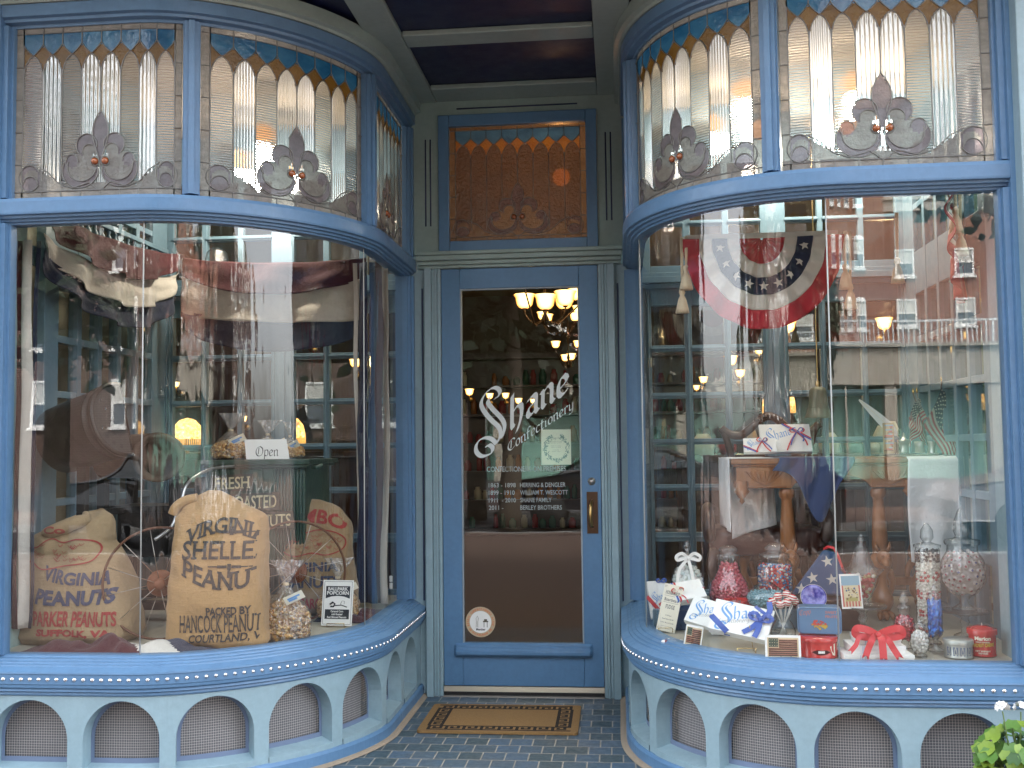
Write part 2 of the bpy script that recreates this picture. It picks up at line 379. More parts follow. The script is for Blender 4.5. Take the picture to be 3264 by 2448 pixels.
def catmull(pts, n=5):
    if len(pts) < 3: return pts
    P = [pts[0]] + list(pts) + [pts[-1]]; out = []
    for i in range(1, len(P) - 2):
        a, b, c, d = P[i - 1], P[i], P[i + 1], P[i + 2]
        for k in range(n):
            t = k / n
            out.append(tuple(.5 * ((2 * b[j]) + (c[j] - a[j]) * t + (2 * a[j] - 5 * b[j] + 4 * c[j] - d[j]) * t * t + (3 * b[j] - a[j] - 3 * c[j] + d[j]) * t ** 3) for j in range(len(a))))
    out.append(tuple(pts[-1])); return out
def nib2d(s, nw=.16, ang=42, gap=.2):
    v, f, x = [], [], 0; nx, ny = nw * math.cos(R(ang)), nw * math.sin(R(ang))
    for ch in s:
        adv, st = NIBF[ch]
        for pl in st:
            sp = catmull(pl, 4) if ch in 'SOC' else catmull(pl, 2)
            for (ax, ay), (bx_, by) in zip(sp, sp[1:]):
                k = len(v); ex = .03
                v += [(x + ax - nx, ay - ny), (x + ax + nx, ay + ny), (x + bx_ + nx, by + ny), (x + bx_ - nx, by - ny)]
                f.append((k, k + 1, k + 2, k + 3))
                dx, dy = bx_ - ax, by - ay; L = math.hypot(dx, dy) or 1; px, py = -dy / L * .035, dx / L * .035; k = len(v)
                v += [(x + ax - px, ay - py), (x + bx_ - px, by - py), (x + bx_ + px, by + py), (x + ax + px, ay + py)]; f.append((k, k + 1, k + 2, k + 3))
        x += adv + gap
    return v, f, x - gap
def put_nib(mb, s, fn, mi=0, nw=.16, sc=1., slope=0., shear=0., x0=0., y0=0., lift=2e-5):
    """Each pen stroke lies a hair above the last, so strokes that cross never share a plane."""
    v, f, _ = nib2d(s, nw); ca, sa = math.cos(slope), math.sin(slope)
    for i, q in enumerate(f):
        pts = []
        for j in q:
            x, y = v[j]; x = (x + y * shear) * sc; y = y * sc
            pts.append(fn(x0 + x * ca - y * sa, y0 + x * sa + y * ca, (i % 40) * lift))
        n = (Vector(pts[1]) - Vector(pts[0])).cross(Vector(pts[2]) - Vector(pts[0]))
        mb.add(pts, [(0, 1, 2, 3)], mi)
# ---------------------------------------------------------------- ground
t = NT('recess_tiles'); mp = t.n('Mapping'); t.l(t.co.outputs['Object'], mp.inputs[0]); mp.inputs['Location'].default_value = (.032, .025, 0)
bt = t.n('TexBrick', offset=.5); t.l(mp.outputs[0], bt.inputs['Vector'])
for k, v in {'Scale': 1, 'Mortar Size': .0036, 'Mortar Smooth': .25, 'Brick Width': .1, 'Row Height': .1085, 'Bias': -.15}.items(): bt.inputs[k].default_value = v
bt.inputs['Color1'].default_value = (.050, .088, .11, 1); bt.inputs['Color2'].default_value = (.085, .155, .25, 1); bt.inputs['Mortar'].default_value = (.42, .38, .32, 1)
col = t.mixc(t.ramp(t.noise(22, 6), [(.3, (0, 0, 0)), (.8, (.65, .65, .65))]), bt.outputs['Color'], (.075, .10, .10))
col = t.mixc(t.ramp(t.noise(3, 4), [(.45, (0, 0, 0)), (.75, (.35, .35, .35))]), col, (.16, .15, .13))
p = t.pr(Base_Color=col, Roughness=t.ramp(t.noise(30), [(.3, (.32, .32, .32)), (.75, (.6, .6, .6))]))
inv = t.n('Math', operation='SUBTRACT'); inv.inputs[0].default_value = 1; t.l(bt.outputs['Fac'], inv.inputs[1])
t.l(t.bump(inv.outputs[0], .6, .004), p.inputs['Normal']); TILES = t.done(p)
m = MB(); m.bb((-2.7, -2.05, -.05), (2.7, .02, 0)); tag(m.build('recess_floor', TILES), kind='structure')
t = NT('brick_paving'); bt = t.n('TexBrick', offset=.5); t.l(t.co.outputs['Object'], bt.inputs['Vector'])
for k, v in {'Scale': 1, 'Mortar Size': .004, 'Mortar Smooth': .3, 'Brick Width': .21, 'Row Height': .105}.items(): bt.inputs[k].default_value = v
bt.inputs['Color1'].default_value = (.125, .065, .048, 1); bt.inputs['Color2'].default_value = (.16, .088, .065, 1); bt.inputs['Mortar'].default_value = (.16, .14, .12, 1)
p = t.pr(Base_Color=t.mixc(t.noise(6), bt.outputs['Color'], (.11, .08, .065)), Roughness=.85); PAVE = t.done(p)
m = MB(); m.bb((-40, -10.6, -.3), (40, -2.05, -.02)); m.bb((-40, -20, -.3), (40, -16, -.03)); tag(m.build('pavement', PAVE), kind='structure')
m = MB(); m.bb((-150, -150, -.5), (150, 60, -.17)); tag(m.build('street', plain('asphalt', (.038, .038, .040), .85, var=.25, scale=2, bump=.3, bscale=150)), kind='structure')
m = MB(); m.bb((-40, -10.8, -.3), (40, -10.6, -.022)); m.bb((-40, -16, -.3), (40, -15.8, -.032)); tag(m.build('kerb', plain('granite_kerb', (.30, .29, .28), .8, bump=.3)), kind='structure')

# ---------------------------------------------------------------- the plan line of a bay window
def mkpath(side, n):
    pts = [(.52, y) for y in np.linspace(.0, -.755, 12)]
    cx, cy, a, b = 1.385, -.755, .865, .92
    for q in np.linspace(0, math.pi / 2, 200)[1:]: pts.append((cx - a * math.cos(q) ** (2 / n), cy - b * max(0, math.sin(q)) ** (2 / n)))
    pts += [(x, -1.675) for x in np.linspace(1.385, 2.6, 25)[1:]]
    P = np.array(pts); seg = np.linalg.norm(np.diff(P, axis=0), axis=1); s = np.r_[0, np.cumsum(seg)]
    S = np.arange(0, s[-1], .02); Q = np.c_[np.interp(S, s, P[:, 0]), np.interp(S, s, P[:, 1])]
    for _ in range(6): Q[1:-1] = (Q[:-2] + 2 * Q[1:-1] + Q[2:]) / 4
    T = np.gradient(Q, axis=0); T /= np.linalg.norm(T, axis=1)[:, None]; N = np.c_[T[:, 1], -T[:, 0]]
    Q[:, 0] *= side; N[:, 0] *= side
    return S, Q, N
class Bay:
    def __init__(b, side, n, end): b.side = side; b.S, b.Q, b.N = mkpath(side, n); b.end = end
    def pt(b, s, off, z):
        q = [np.interp(s, b.S, b.Q[:, i]) + off * np.interp(s, b.S, b.N[:, i]) for i in (0, 1)]
        return (q[0], q[1], z)
    def sweep(b, mb, s0, s1, prof, mi=0, step=.03, closed=True, smooth=False):
        n = max(1, int((s1 - s0) / step)); k = len(prof); v = []; f = []
        for i in range(n + 1):
            s = s0 + (s1 - s0) * i / n; v += [b.pt(s, o, z) for o, z in prof]
        kk = k if closed else k - 1
        for i in range(n):
            for j in range(kk):
                a, c = i * k + j, i * k + (j + 1) % k; f.append((a, c, c + k, a + k))
        if closed: f += [tuple(range(k)), tuple(n * k + j for j in range(k - 1, -1, -1))]
        mb.add(v, f, mi, smooth)

def stained(a, b):
    """Which glass fills point (a, b) of a leaded window; a across, b up, both 0..1."""
    if a < .045 or a > .955 or b < .04 or b > .965: return 2
    u = (a - .045) / .91 * 8; k = int(u); x = abs(u - k - .5) * 2      # x: 0 mid lancet, 1 at its edge
    if b > .90 - .065 * (1 - x) ** .8 and b > .835: return 3
    tip = .70 + .135 * math.sqrt(max(0, 1 - x ** 1.6))
    if b > tip: return 4
    d = abs(a - .5)
    if .2 < b < .50 and d < .046 * math.sin(math.pi * min(1, max(0, (b - .17) / .33)) ** 1.5): return 5
    def inc(cx, cy, r, ry=None): return ((d - cx) / r) ** 2 + ((b - cy) / (ry or r * 1.1)) ** 2 < 1
    if inc(.080, .30, .060): return 6 if inc(.064, .262, .040) else 5
    if inc(.165, .21, .036): return 5
    if inc(.115, .155, .105, .10): return 6 if inc(.106, .178, .085, .085) else 5
    if inc(.41, .12, .062, .075): return 5 if inc(.405, .085, .042) or not inc(.40, .125, .042) else 6
    wave = .20 - .105 * math.sin(math.pi * min(1, abs(.43 - d) / .22)) if d > .2 else .1
    if b < (.06 + .12 * max(0, min(1, (d - .2) / .17)) if d > .2 else .085): return 6
    return (0, 1, 7, 1, 1, 7, 8, 0)[k]
def lead_lines():
    L = []
    for x in (.045, .955): L.append([(x, 0), (x, 1)])
    for y in (.04, .965): L.append([(0, y), (1, y)])
    for k in range(9):
        x = .045 + .91 * k / 8; L.append([(x, 0), (x, .04)]); L.append([(x, .90), (x, 1)])
        if k in (1, 2, 6, 7): L.append([(x, .10), (x, .70)])
        if k in (3, 5): L.append([(x, .36), (x, .70)])
        if k == 4: L.append([(x, .50), (x, .70)])
    for k in range(8):
        c = .045 + .91 * (k + .5) / 8; w = .91 / 16
        L.append([(c - w * q, .70 + .135 * math.sqrt(max(0, 1 - q ** 1.6))) for q in (1, .97, .9, .75, .5, .25, .0)])
        L.append([(c + w * q, .70 + .135 * math.sqrt(max(0, 1 - q ** 1.6))) for q in (1, .97, .9, .75, .5, .25, .0)])
        L.append([(c + w * q, .90 - .065 * (1 - abs(q)) ** .8) for q in (-1, -.7, -.35, 0, .35, .7, 1)])
    for k in range(4): y = .2 + .19 * k; L += [[(0, y), (.045, y)], [(.955, y), (1, y)]]
    for sg in (-1, 1):
        A = lambda pts: [(.5 + sg * x, y) for x, y in pts]
        L.append(A([(.046 * math.sin(math.pi * ((b - .17) / .33) ** 1.5), b) for b in np.linspace(.17, .50, 14)]))
        arc = lambda cx, cy, r, ry, a0, a1: A([(cx + r * math.cos(R(q)), cy + ry * math.sin(R(q))) for q in np.linspace(a0, a1, 16)])
        L.append(arc(.080, .30, .060, .066, -50, 190)); L.append(arc(.064, .262, .040, .044, -20, 200))
        L.append(arc(.165, .21, .036, .040, -60, 190)); L.append(arc(.115, .155, .105, .10, -190, 40)); L.append(arc(.106, .178, .085, .085, -170, 20))
        L.append(arc(.41, .12, .062, .075, -150, 150)); L.append(arc(.405, .085, .042, .046, 0, 180))
        L.append(A([(.37, .19), (.30, .15), (.24, .085), (.16, .055), (.06, .085), (.01, .04)]))
        L.append(arc(.03, .205, .024, .027, 0, 360))
    return L
LL = lead_lines()
def leaded(name, parent, fn, W, H, mats, uvf, label=None, jew=ORANGEGLASS):
    m = MB(); nu, nv = 88, 96
    m.grid(lambda a, b: fn(a, b, 0), nu, nv, mi=stained, smooth=True)
    o = m.build(name, mats, parent, world=True, uvf=uvf)
    if label: o['label'] = label
    l = MB()
    for pl in LL:
        q = []
        for (ax, ay), (bx_, by) in zip(pl, pl[1:]):
            n = max(1, int(abs(ax - bx_) / .09))
            q += [(ax + (bx_ - ax) * i / n, ay + (by - ay) * i / n) for i in range(n)]
        q.append(pl[-1])
        l.tube([fn(x, y, .002) for x, y in q], .0026, 4, cap=False)
    c = l.build('lead_came', LEAD, None); c.parent = o; c.matrix_parent_inverse = Matrix.Identity(4)
    if parent is not None:
        inv = (Matrix.Translation(parent.location)).inverted(); c.data.transform(inv)
    for sg in (-1, 1):
        j = MB(); ctr = Vector(fn(.5 + sg * .03, .205, .003)); j.ball(ctr - parent.location, .015, 0, 2)
        jo = j.build('jewel', jew); jo.parent = o
    return o

def arch_top(ds, hw=.155, zs=.20): return zs + math.sqrt(max(0, hw * hw - ds * ds))
def bay_window(side, n, end, label):
    B = Bay(side, n, end); root = thing('bay_window', label, 'bay window', (side * 1.35, -.95, 0))
    W = dict(parent=root, world=True)
    arches = [c for c in (.275 + .372 * i for i in range(9)) if c + .16 < end + .5]
    # wall below the window, arched openings with thickness
    m = MB(); s_end = arches[-1] + .30; zt, zb, zp, o0, o1 = .39, .085, .05, -.03, -.105
    cols = [0.0]
    for c in arches:
        cols += [c + .155 * math.sin(R(q)) for q in range(-90, 91, 9)]
    cols.append(s_end); smp = []
    for a, b in zip(cols, cols[1:]):
        k = max(1, int((b - a) / .03)); smp += [a + (b - a) * i / k for i in range(k)]
    smp.append(s_end)
    def inside(s): return next((c for c in arches if abs(s - c) < .1549), None)
    for a, b in zip(smp, smp[1:]):
        c = inside((a + b) / 2)
        if c is None: m.add([B.pt(a, o0, zp), B.pt(b, o0, zp), B.pt(b, o0, zt), B.pt(a, o0, zt)], [(0, 1, 2, 3)])
        else:
            ta, tb = arch_top(a - c), arch_top(b - c)
            m.add([B.pt(a, o0, ta), B.pt(b, o0, tb), B.pt(b, o0, zt), B.pt(a, o0, zt), B.pt(a, o1, ta), B.pt(b, o1, tb)], [(0, 1, 2, 3), (4, 5, 1, 0)])
            m.add([B.pt(a, o0 + .004, zp), B.pt(b, o0 + .004, zp), B.pt(b, o0 + .004, zb), B.pt(a, o0 + .004, zb), B.pt(a, o1, zb + .018), B.pt(b, o1, zb + .018)], [(0, 1, 2, 3), (3, 2, 5, 4)])
    for c in arches:
        for q in (-.155, .155): m.add([B.pt(c + q, o0, zb), B.pt(c + q, o1, zb), B.pt(c + q, o1, .2), B.pt(c + q, o0, .2)], [(0, 1, 2, 3)])
    bw = m.build('base_wall', PALE, **W)
    for c in arches:
        g = MB(); wires = []
        for i in range(-15, 16):
            d = i * .0102
            z1 = arch_top(d) + .004
            if abs(d) < .155: g.add([B.pt(c + d - .0006, o1 + .006, zb + .01), B.pt(c + d + .0006, o1 + .006, zb + .01), B.pt(c + d + .0006, o1 + .006, z1), B.pt(c + d - .0006, o1 + .006, z1)], [(0, 1, 2, 3)])
        z = zb + .014
        while z < .352:
            hw = .155 if z <= .2 else math.sqrt(.155 ** 2 - (z - .2) ** 2)
            B.sweep(g, c - hw, c + hw, [(o1 + .0075, z - .0006), (o1 + .0075, z + .0006)], step=.05, closed=False); z += .0102
        B.sweep(g, c - .16, c + .16, [(o1 - .03, zb - .03), (o1 - .03, .37)], mi=1, step=.05, closed=False)  # grey sheet in place of the darkness behind the wires
        edge = [(.155 * math.cos(R(q)), .2 + .155 * math.sin(R(q))) for q in range(0, 181, 12)]; edge = [(.155, zb)] + edge + [(-.155, zb)]
        for (a0, z0), (a1, z1) in zip(edge, edge[1:]):
            f_ = lambda a, z, k: B.pt(c + a * k, o1 + .0095, z if z < .2 else .2 + (z - .2) * k); g.add([f_(a0, z0, 1.), f_(a1, z1, 1.), f_(a1, z1, .90), f_(a0, z0, .90)], [(0, 1, 2, 3)], 2)
        B.sweep(g, c - .14, c + .14, [(o1 + .0097, zb + .012), (o1 + .0097, zb + .036)], mi=2, step=.05, closed=False)
        go = g.build('grille', [plainm('wire_mesh', (.62, .58, .55), .5, .2), plainm('grey_backing', (.155, .155, .165), .95), plainm('grille_frame_paint', (.15, .20, .30), .6)], parent=None)
        go.parent = bw; go.data.transform(Matrix.Translation(root.location).inverted())
    m = MB(); B.sweep(m, 0, s_end, [(-.05, 0), (-.012, 0), (-.014, .05), (-.022, .062), (-.05, .064)]); m.build('plinth', BLUE, **W)
    m = MB(); B.sweep(m, 0, s_end, [(-.014, .001), (.014, .003), (.0, .010), (-.014, .013)]); m.build('grout_strip', GROUT, **W)
    # moulded sill with its row of studs
    prof = [(-.14, .395), (-.026, .372), (-.022, .378), (-.024, .386), (-.012, .392), (-.014, .400), (-.004, .408), (-.003, .418), (.000, .422), (.000, .458), (.003, .461), (.002, .467), (-.030, .482), (-.032, .488), (-.044, .491), (-.046, .497), (-.060, .500), (-.062, .506), (-.080, .509), (-.082, .514), (-.098, .517), (-.14, .517)]
    m = MB(); B.sweep(m, -.0, s_end, prof, step=.025); sill = m.build('sill', BLUE, **W)
    st = MB(); st.lathe([(.0001, .0062), (.0045, .0052), (.0075, .0025), (.0085, 0)], seg=10); stud0 = None
    k = 0
    while .03 + k * .0362 < s_end - .02 and k < 98:
        s = .03 + k * .0362; p0, p1 = Vector(B.pt(s, .0, .440)), Vector(B.pt(s, 1., .440)); d = (p1 - p0).normalized()
        if stud0 is None: o = stud0 = st.build('stud', STEEL)
        else: o = stud0.copy(); COL.objects.link(o)
        o.parent = sill; o.location = p0 - root.location; o.rotation_euler = d.to_track_quat('Z', 'Y').to_euler(); k += 1
    # big panes
    for a, b, mt in ((.045, .886, PANE), (.889, 2.088, PANECURVE), (2.091, end, PANE)):
        m = MB(); B.sweep(m, a, b, [(-.103, .512), (-.103, 2.27)], closed=False, step=.03, smooth=True); m.build('glass_pane', mt, **W)
    m = MB()
    for s in (.8875, 2.0895): m.tube([B.pt(s, -.1025, .512), B.pt(s, -.1025, 2.27)], .0028, 6)
    m.build('glazing_joint', plainm('joint_putty', (.42, .44, .42), .4), **W)
    # bar between the big panes and the leaded windows, head, cornice
    m = MB(); B.sweep(m, 0, end + .30, [(-.14, 2.238), (-.085, 2.238), (-.083, 2.246), (-.072, 2.248), (-.070, 2.256), (-.056, 2.259), (-.054, 2.268), (-.040, 2.271), (-.038, 2.278), (-.038, 2.322), (-.044, 2.336), (-.092, 2.346), (-.14, 2.346)], step=.025); m.build('transom_bar', BLUE, **W)
    m = MB(); B.sweep(m, 0, end + .30, [(-.15, 3.055), (-.09, 3.055), (-.088, 3.066), (-.062, 3.07), (-.06, 3.082), (-.042, 3.086), (-.042, 3.135), (-.15, 3.135)], step=.025); m.build('head_rail', BLUE, **W)
    m = MB(); B.sweep(m, 0, end + .35, [(-.15, 3.138), (-.036, 3.138), (-.03, 3.15), (-.012, 3.156), (-.01, 3.215), (-.15, 3.215)], step=.025); m.build('cornice', SAGE, **W)
    def post(s, w, z0, z1, name):
        m = MB(); h = w / 2
        B.sweep(m, s - h, s + h, [(-.14, z0), (-.075, z0), (-.075, z1), (-.14, z1)], step=.02)
        for d in (-.55, .55): B.sweep(m, s + d * h - .010, s + d * h + .010, [(-.075, z0), (-.058, z0), (-.058, z1), (-.075, z1)], step=.01)
        B.sweep(m, s - .012, s + .012, [(-.075, z0), (-.045, z0), (-.045, z1), (-.075, z1)], step=.01)
        return m.build(name, BLUE, **W)
    M1 = 1.875; post(.87, .085, 2.345, 3.056, 'mullion'); post(M1, .075, 2.345, 3.056, 'mullion'); post(.045, .08, .516, 2.24, 'jamb_post'); post(.045, .08, 2.345, 3.056, 'jamb_post')
    m = MB()
    for z0, z1 in ((.516, 2.24), (2.344, 3.056)):
        B.sweep(m, end - .006, end + .028, [(-.12, z0), (-.078, z0), (-.078, z1), (-.12, z1)]); B.sweep(m, end + .006, end + .05, [(-.12, z0), (-.056, z0), (-.056, z1), (-.12, z1)])
    B.sweep(m, end + .028, end + .085, [(-.14, .38), (-.036, .38), (-.036, 3.137), (-.14, 3.137)]); m.build('end_post', BLUE, **W)
    for a, b in ((.088, .825), (.918, M1 - .04), (M1 + .042, end - .004)):
        fn = lambda x, y, off, a=a, b=b: B.pt(a + (b - a) * (x if side > 0 else 1 - x), -.10 + off, 2.345 + .712 * y)
        us = {}
        leaded('leaded_window', root, fn, b - a, .71, LEADSET, lambda v: (v[0] * .75 - side * v[1] * .75, v[2]))
    return root, B
PL = {}
def plainm(name, c, r=.5, m=0., **k):
    if name not in PL: PL[name] = plain(name, c, r, m, **k)
    return PL[name]
GROUT = plain('sandy_grout', (.33, .27, .20), .9, bump=.4)
bayL, BL = bay_window(-1, 1.75, 2.655, 'curved blue shop bay window holding the burlap peanut sacks, glass seamed twice')
bayR, BR = bay_window(1, 2.1, 2.715, 'curved blue shop bay window holding the candy jars and gift boxes')

# ---------------------------------------------------------------- shopfront wall, pilasters, recess ceiling
def wallthing(name, label, cat, boxes, mat, bevel=.004):
    m = MB()
    for a, b in boxes: m.bb(a, b)
    return tag(m.build(name, mat, bevel=bevel), label, cat)
wallthing('pilaster', 'pale green pilaster beside the bay window of candy jars', 'pilaster', [((1.975, -1.70, 0), (2.75, -1.3, 3.6)), ((1.99, -1.725, 0), (2.75, -1.70, .55)), ((1.985, -1.712, 3.0), (2.75, -1.70, 3.6))], PALE)
wallthing('pilaster', 'dark green pilaster beside the bay window of peanut sacks', 'pilaster', [((-2.75, -1.70, 0), (-2.02, -1.3, 3.6))], SAGE)
wallthing('shopfront_wall', 'blue-green upper shopfront wall over the bay windows', 'wall', [((-2.75, -1.62, 3.216), (-.60, -1.5, 4.2)), ((.60, -1.62, 3.216), (2.75, -1.5, 4.2)), ((-6, -1.5, 3.6), (6, -1.35, 8)), ((-6, -1.55, 0), (-2.76, -1.3, 3.6)), ((2.76, -1.55, 0), (6, -1.3, 3.6))], SAGE)
wallthing('shop_canopy', 'sage canopy board projecting over the pavement above the bay windows', 'canopy', [((-3.2, -2.25, 3.335), (3.2, -1.625, 3.58)), ((-3.2, -2.32, 3.46), (3.2, -2.255, 3.62))], SAGE)
m = MB(); m.bb((-2.3, -1.7, 3.235), (2.3, .1, 3.32)); tag(m.build('ceiling', NAVY), kind='structure')
def beam(label, a, b): return wallthing('ceiling_beam', label, 'beam', [(a, b)], SAGE, .006)
beam('sage ceiling beam running from the door wall towards the street, on the peanut side', (-.60, -1.72, 3.205), (-.44, -.0, 3.234))
beam('sage ceiling beam running from the door wall towards the street, on the candy side', (.44, -1.72, 3.205), (.60, -.0, 3.234))
beam('sage ceiling beam crossing midway over the recess', (-.438, -.93, 3.207), (.438, -.79, 3.234))
beam('sage ceiling beam along the wall above the door transom', (-.438, -.21, 3.207), (.438, -.004, 3.234))
beam('sage ceiling beam crossing at the street edge of the recess', (-.438, -1.72, 3.207), (.438, -1.58, 3.234))

# door wall: panels either side of the transom window, cornice, casings
dw = thing('door_surround', 'sage green panelled surround around the blue shop door', 'door surround', (0, 0, 0))
m = MB()
m.bb((-.62, -.006, 2.37), (-.432, .05, 3.21)); m.bb((.432, -.006, 2.37), (.62, .05, 3.21)); m.bb((-.432, -.006, 3.128), (.432, .05, 3.21))
m.build('wall_panel', SAGE, dw)
m = MB()
for s in (-1, 1):
    for x in (.478, .505): m.tube([(s * x, -.0065, 2.52), (s * x, -.0065, 3.0)], .0042, 6)
m.tube([(-.33, -.0065, 3.165), (.33, -.0065, 3.165)], .0042, 6)
m.build('groove', GROOVE, dw)
m = MB()
m.bb((-.56, -.062, 2.352), (.56, .04, 2.372)); m.bb((-.555, -.050, 2.325), (.555, .04, 2.351)); m.bb((-.55, -.030, 2.302), (.55, .04, 2.324)); m.bb((-.55, -.018, 2.284), (.55, .04, 2.301))
m.build('cornice', SAGE, dw, bevel=.004)
for s in (-1, 1):
    m = MB()
    for a, b, y in ((.426, .444, -.012), (.4445, .457, -.026), (.4575, .474, -.018), (.4745, .512, -.040)): m.bb((s * a, y, 0), (s * b, .05, 2.283))
    m.build('casing', SAGE if False else PALE, dw, bevel=.003)
    m = MB(); m.bb((s * .5125, .004, 0), (s * .62, .05, 2.283)); m.bb((s * .525, -.006, .5), (s * .533, .006, 2.18), 1); m.build('side_panel', [PALE, GROOVE], dw, bevel=.002)
# amber transom window with an added lamp behind
tw = thing('transom_window', 'amber leaded transom window above the shop door', 'window', (0, 0, 2.37))
m = MB()
for a, b in (((-.431, -.03, 2.373), (-.372, .03, 3.126)), ((.372, -.03, 2.373), (.431, .03, 3.126)), ((-.3715, -.03, 2.373), (.3715, .03, 2.43)), ((-.3715, -.03, 3.062), (.3715, .03, 3.126))): m.bb(a, b)
m.build('frame', BLUE2, tw, bevel=.004, world=True)
leaded('leaded_window', tw, lambda x, y, off: (-.374 + .748 * x, .0 - off, 2.428 + .636 * y), .75, .64, AMBERSET, lambda v: (v[0], v[2]))

# ---------------------------------------------------------------- the door
door = thing('shop_door', 'blue glazed shop door with white lettering and brass handle', 'door', (0, 0, 0))
m = MB()
for a, b in (((-.424, -.004, .055), (-.322, .038, 2.281)), ((.322, -.004, .055), (.424, .038, 2.281)), ((-.3215, -.004, .055), (.3215, .038, .279)), ((-.3215, -.004, 2.172), (.3215, .038, 2.281))): m.bb(a, b)
m.build('frame', BLUE2, door, bevel=.003)
m = MB()
for s in (-1, 1): m.bb((s * .3215, .002, .2795), (s * .314, .03, 2.1715))
m.bb((-.3138, .002, 2.164), (.3138, .03, 2.1715)); m.build('glazing_bead', plainm('worn_bead', (.30, .36, .40), .5, bump=.2), door)
m = MB(); m.bb((-.3135, .012, .272), (.3135, .0125, 2.163)); glass = m.build('glass_pane', PANEDOOR, door)
m = MB()
prof = [(.0, .208), (-.022, .212), (-.034, .224), (-.034, .238), (-.024, .244), (-.022, .254), (-.014, .258), (-.013, .268), (.0, .2785)]
v = []
for x, k in ((-.366, .0), (-.352, 1), (.352, 1), (.366, .0)): v += [(x, -.004 + y * (.25 + .75 * k) if y else -.003, z) for y, z in prof]
n = len(prof); m.add(v, [(i * n + j, i * n + j + 1, (i + 1) * n + j + 1, (i + 1) * n + j) for i in range(3) for j in range(n - 1)]); m.build('sill_moulding', BLUE2, door)
m = MB(); m.bb((-.424, -.014, .026), (.424, .03, .054), 0)
for z in (.031, .038, .045): m.bb((-.424, -.0165, z), (.424, -.014, z + .003), 0)
m.bb((-.424, -.012, .008), (.424, .02, .0255), 1); m.build('door_sweep', [ALU, RUBBER], door)
m = MB(); m.bb((-.424, -.03, -.002), (.424, .08, .006)); m.build('threshold', plainm('stone_threshold', (.30, .28, .25), .8), door)
m = MB(); m.bb((.347, -.009, .853), (.405, -.004, 1.072)); m.tube([(.376, -.008, 1.025), (.372, -.04, 1.02), (.368, -.058, .99), (.366, -.062, .955), (.368, -.058, .92), (.372, -.04, .895), (.376, -.008, .89)], [.006, .007, .009, .011, .009, .007, .006], 8, 1)
m.build('pull_handle', [BRONZE, BRASS], door)
m = MB(); m.lathe([(.0001, .010), (.010, .010), (.011, .006), (.019, .006), (.021, 0)], c=(.374, -.004, 1.127), M=Matrix.Rotation(R(90), 3, 'X')); m.bb((.3735, -.0152, 1.121), (.3745, -.0142, 1.133), 1); m.build('lock', [PEWTER, INK], door)
# lettering on the glass
G = lambda x, y, l=0: (x, .0105 - l, y)
m = MB(); put_nib(m, 'S', G, 0, .16, .083, 0, 0, -.153, 1.444); put_nib(m, 'hane', lambda x, y, l=0: G(x - .050, y + .62 * x + 1.415, l), 0, .13, .101, 0, .04, 0, 0)
lt = m.build('lettering', VINYL, door); lt.parent = glass; lt['label'] = 'large white blackletter shop name rising across the glass'
m = MB(); put_nib(m, 'Confectionery', lambda x, y, l=0: G(x - .070, y + .64 * x + 1.288, l), 0, .095, .0365, 0, .03, 0, 0); q = m.build('lettering', VINYL, glass); q['label'] = 'smaller grey blackletter word under the name'
m = MB()
for s, x, z, w, h in (('CONFECTIONERS ON PREMISES', -.186, 1.181, .424, .029), ('1863 - 1898', -.177, 1.098, .146, .024), ('HERRING & DENGLER', -.008, 1.098, .243, .024), ('1899 - 1910', -.177, 1.058, .14, .024), ('WILLIAM T. WESCOTT', -.008, 1.058, .255, .024), ('1911  - 2010', -.177, 1.018, .146, .024), ('SHANE FAMILY', -.008, 1.018, .168, .024), ('2011 -', -.177, .978, .078, .024), ('BERLEY BROTHERS', -.008, .978, .222, .024)):
    v, f = text2d(s, w, h, .01); m.add2d(v, f, lambda a, b: (x + a, .010, z + b))
q = m.build('lettering', VINYL2, glass); q['label'] = 'small grey capitals listing the owners and years'
# shop hours notice with its wreath
m = MB(); m.bb((.108, .0135, 1.216), (.267, .0145, 1.404))
put_nib(m, 'Shop Ho', lambda a, b, l=0: (a, .0132 - l, b), 1, .09, .0085, 0, 0, .160, 1.352, 5e-6)
for k, (w, z) in enumerate(((.07, 1.338), (.06, 1.330), (.055, 1.314), (.05, 1.306), (.03, 1.292), (.045, 1.284))):
    v, f = text2d(('Monday Friday', 'Saturday Sunday', 'Eleven to Evening', 'Noon to Eight', 'Holiday', 'Open Late')[k], w, .0045); m.add2d(v, f, lambda a, b: (.1875 - w / 2 + a, .0132, z + b), 1)
for k in range(190):
    a = random.uniform(R(-250), R(70)); r_ = .060 + random.gauss(0, .006); x, z = .1875 + r_ * math.cos(a), 1.306 + r_ * 1.12 * math.sin(a); q = random.uniform(0, 6.3); l = random.uniform(.004, .009); w = .0022
    dx, dz = math.cos(q), math.sin(q); y = .0132 - random.random() * .0003
    m.add([(x - dx * l, y, z - dz * l), (x - dz * w, y, z + dx * w), (x + dx * l, y, z + dz * l), (x + dz * w, y, z - dx * w)], [(0, 1, 2, 3)], 2)
q = m.build('notice', [PAPER, INK, plainm('green_ink', (.10, .17, .17), .7)], door); q['label'] = 'cream shop hours notice ringed by a leaf wreath'
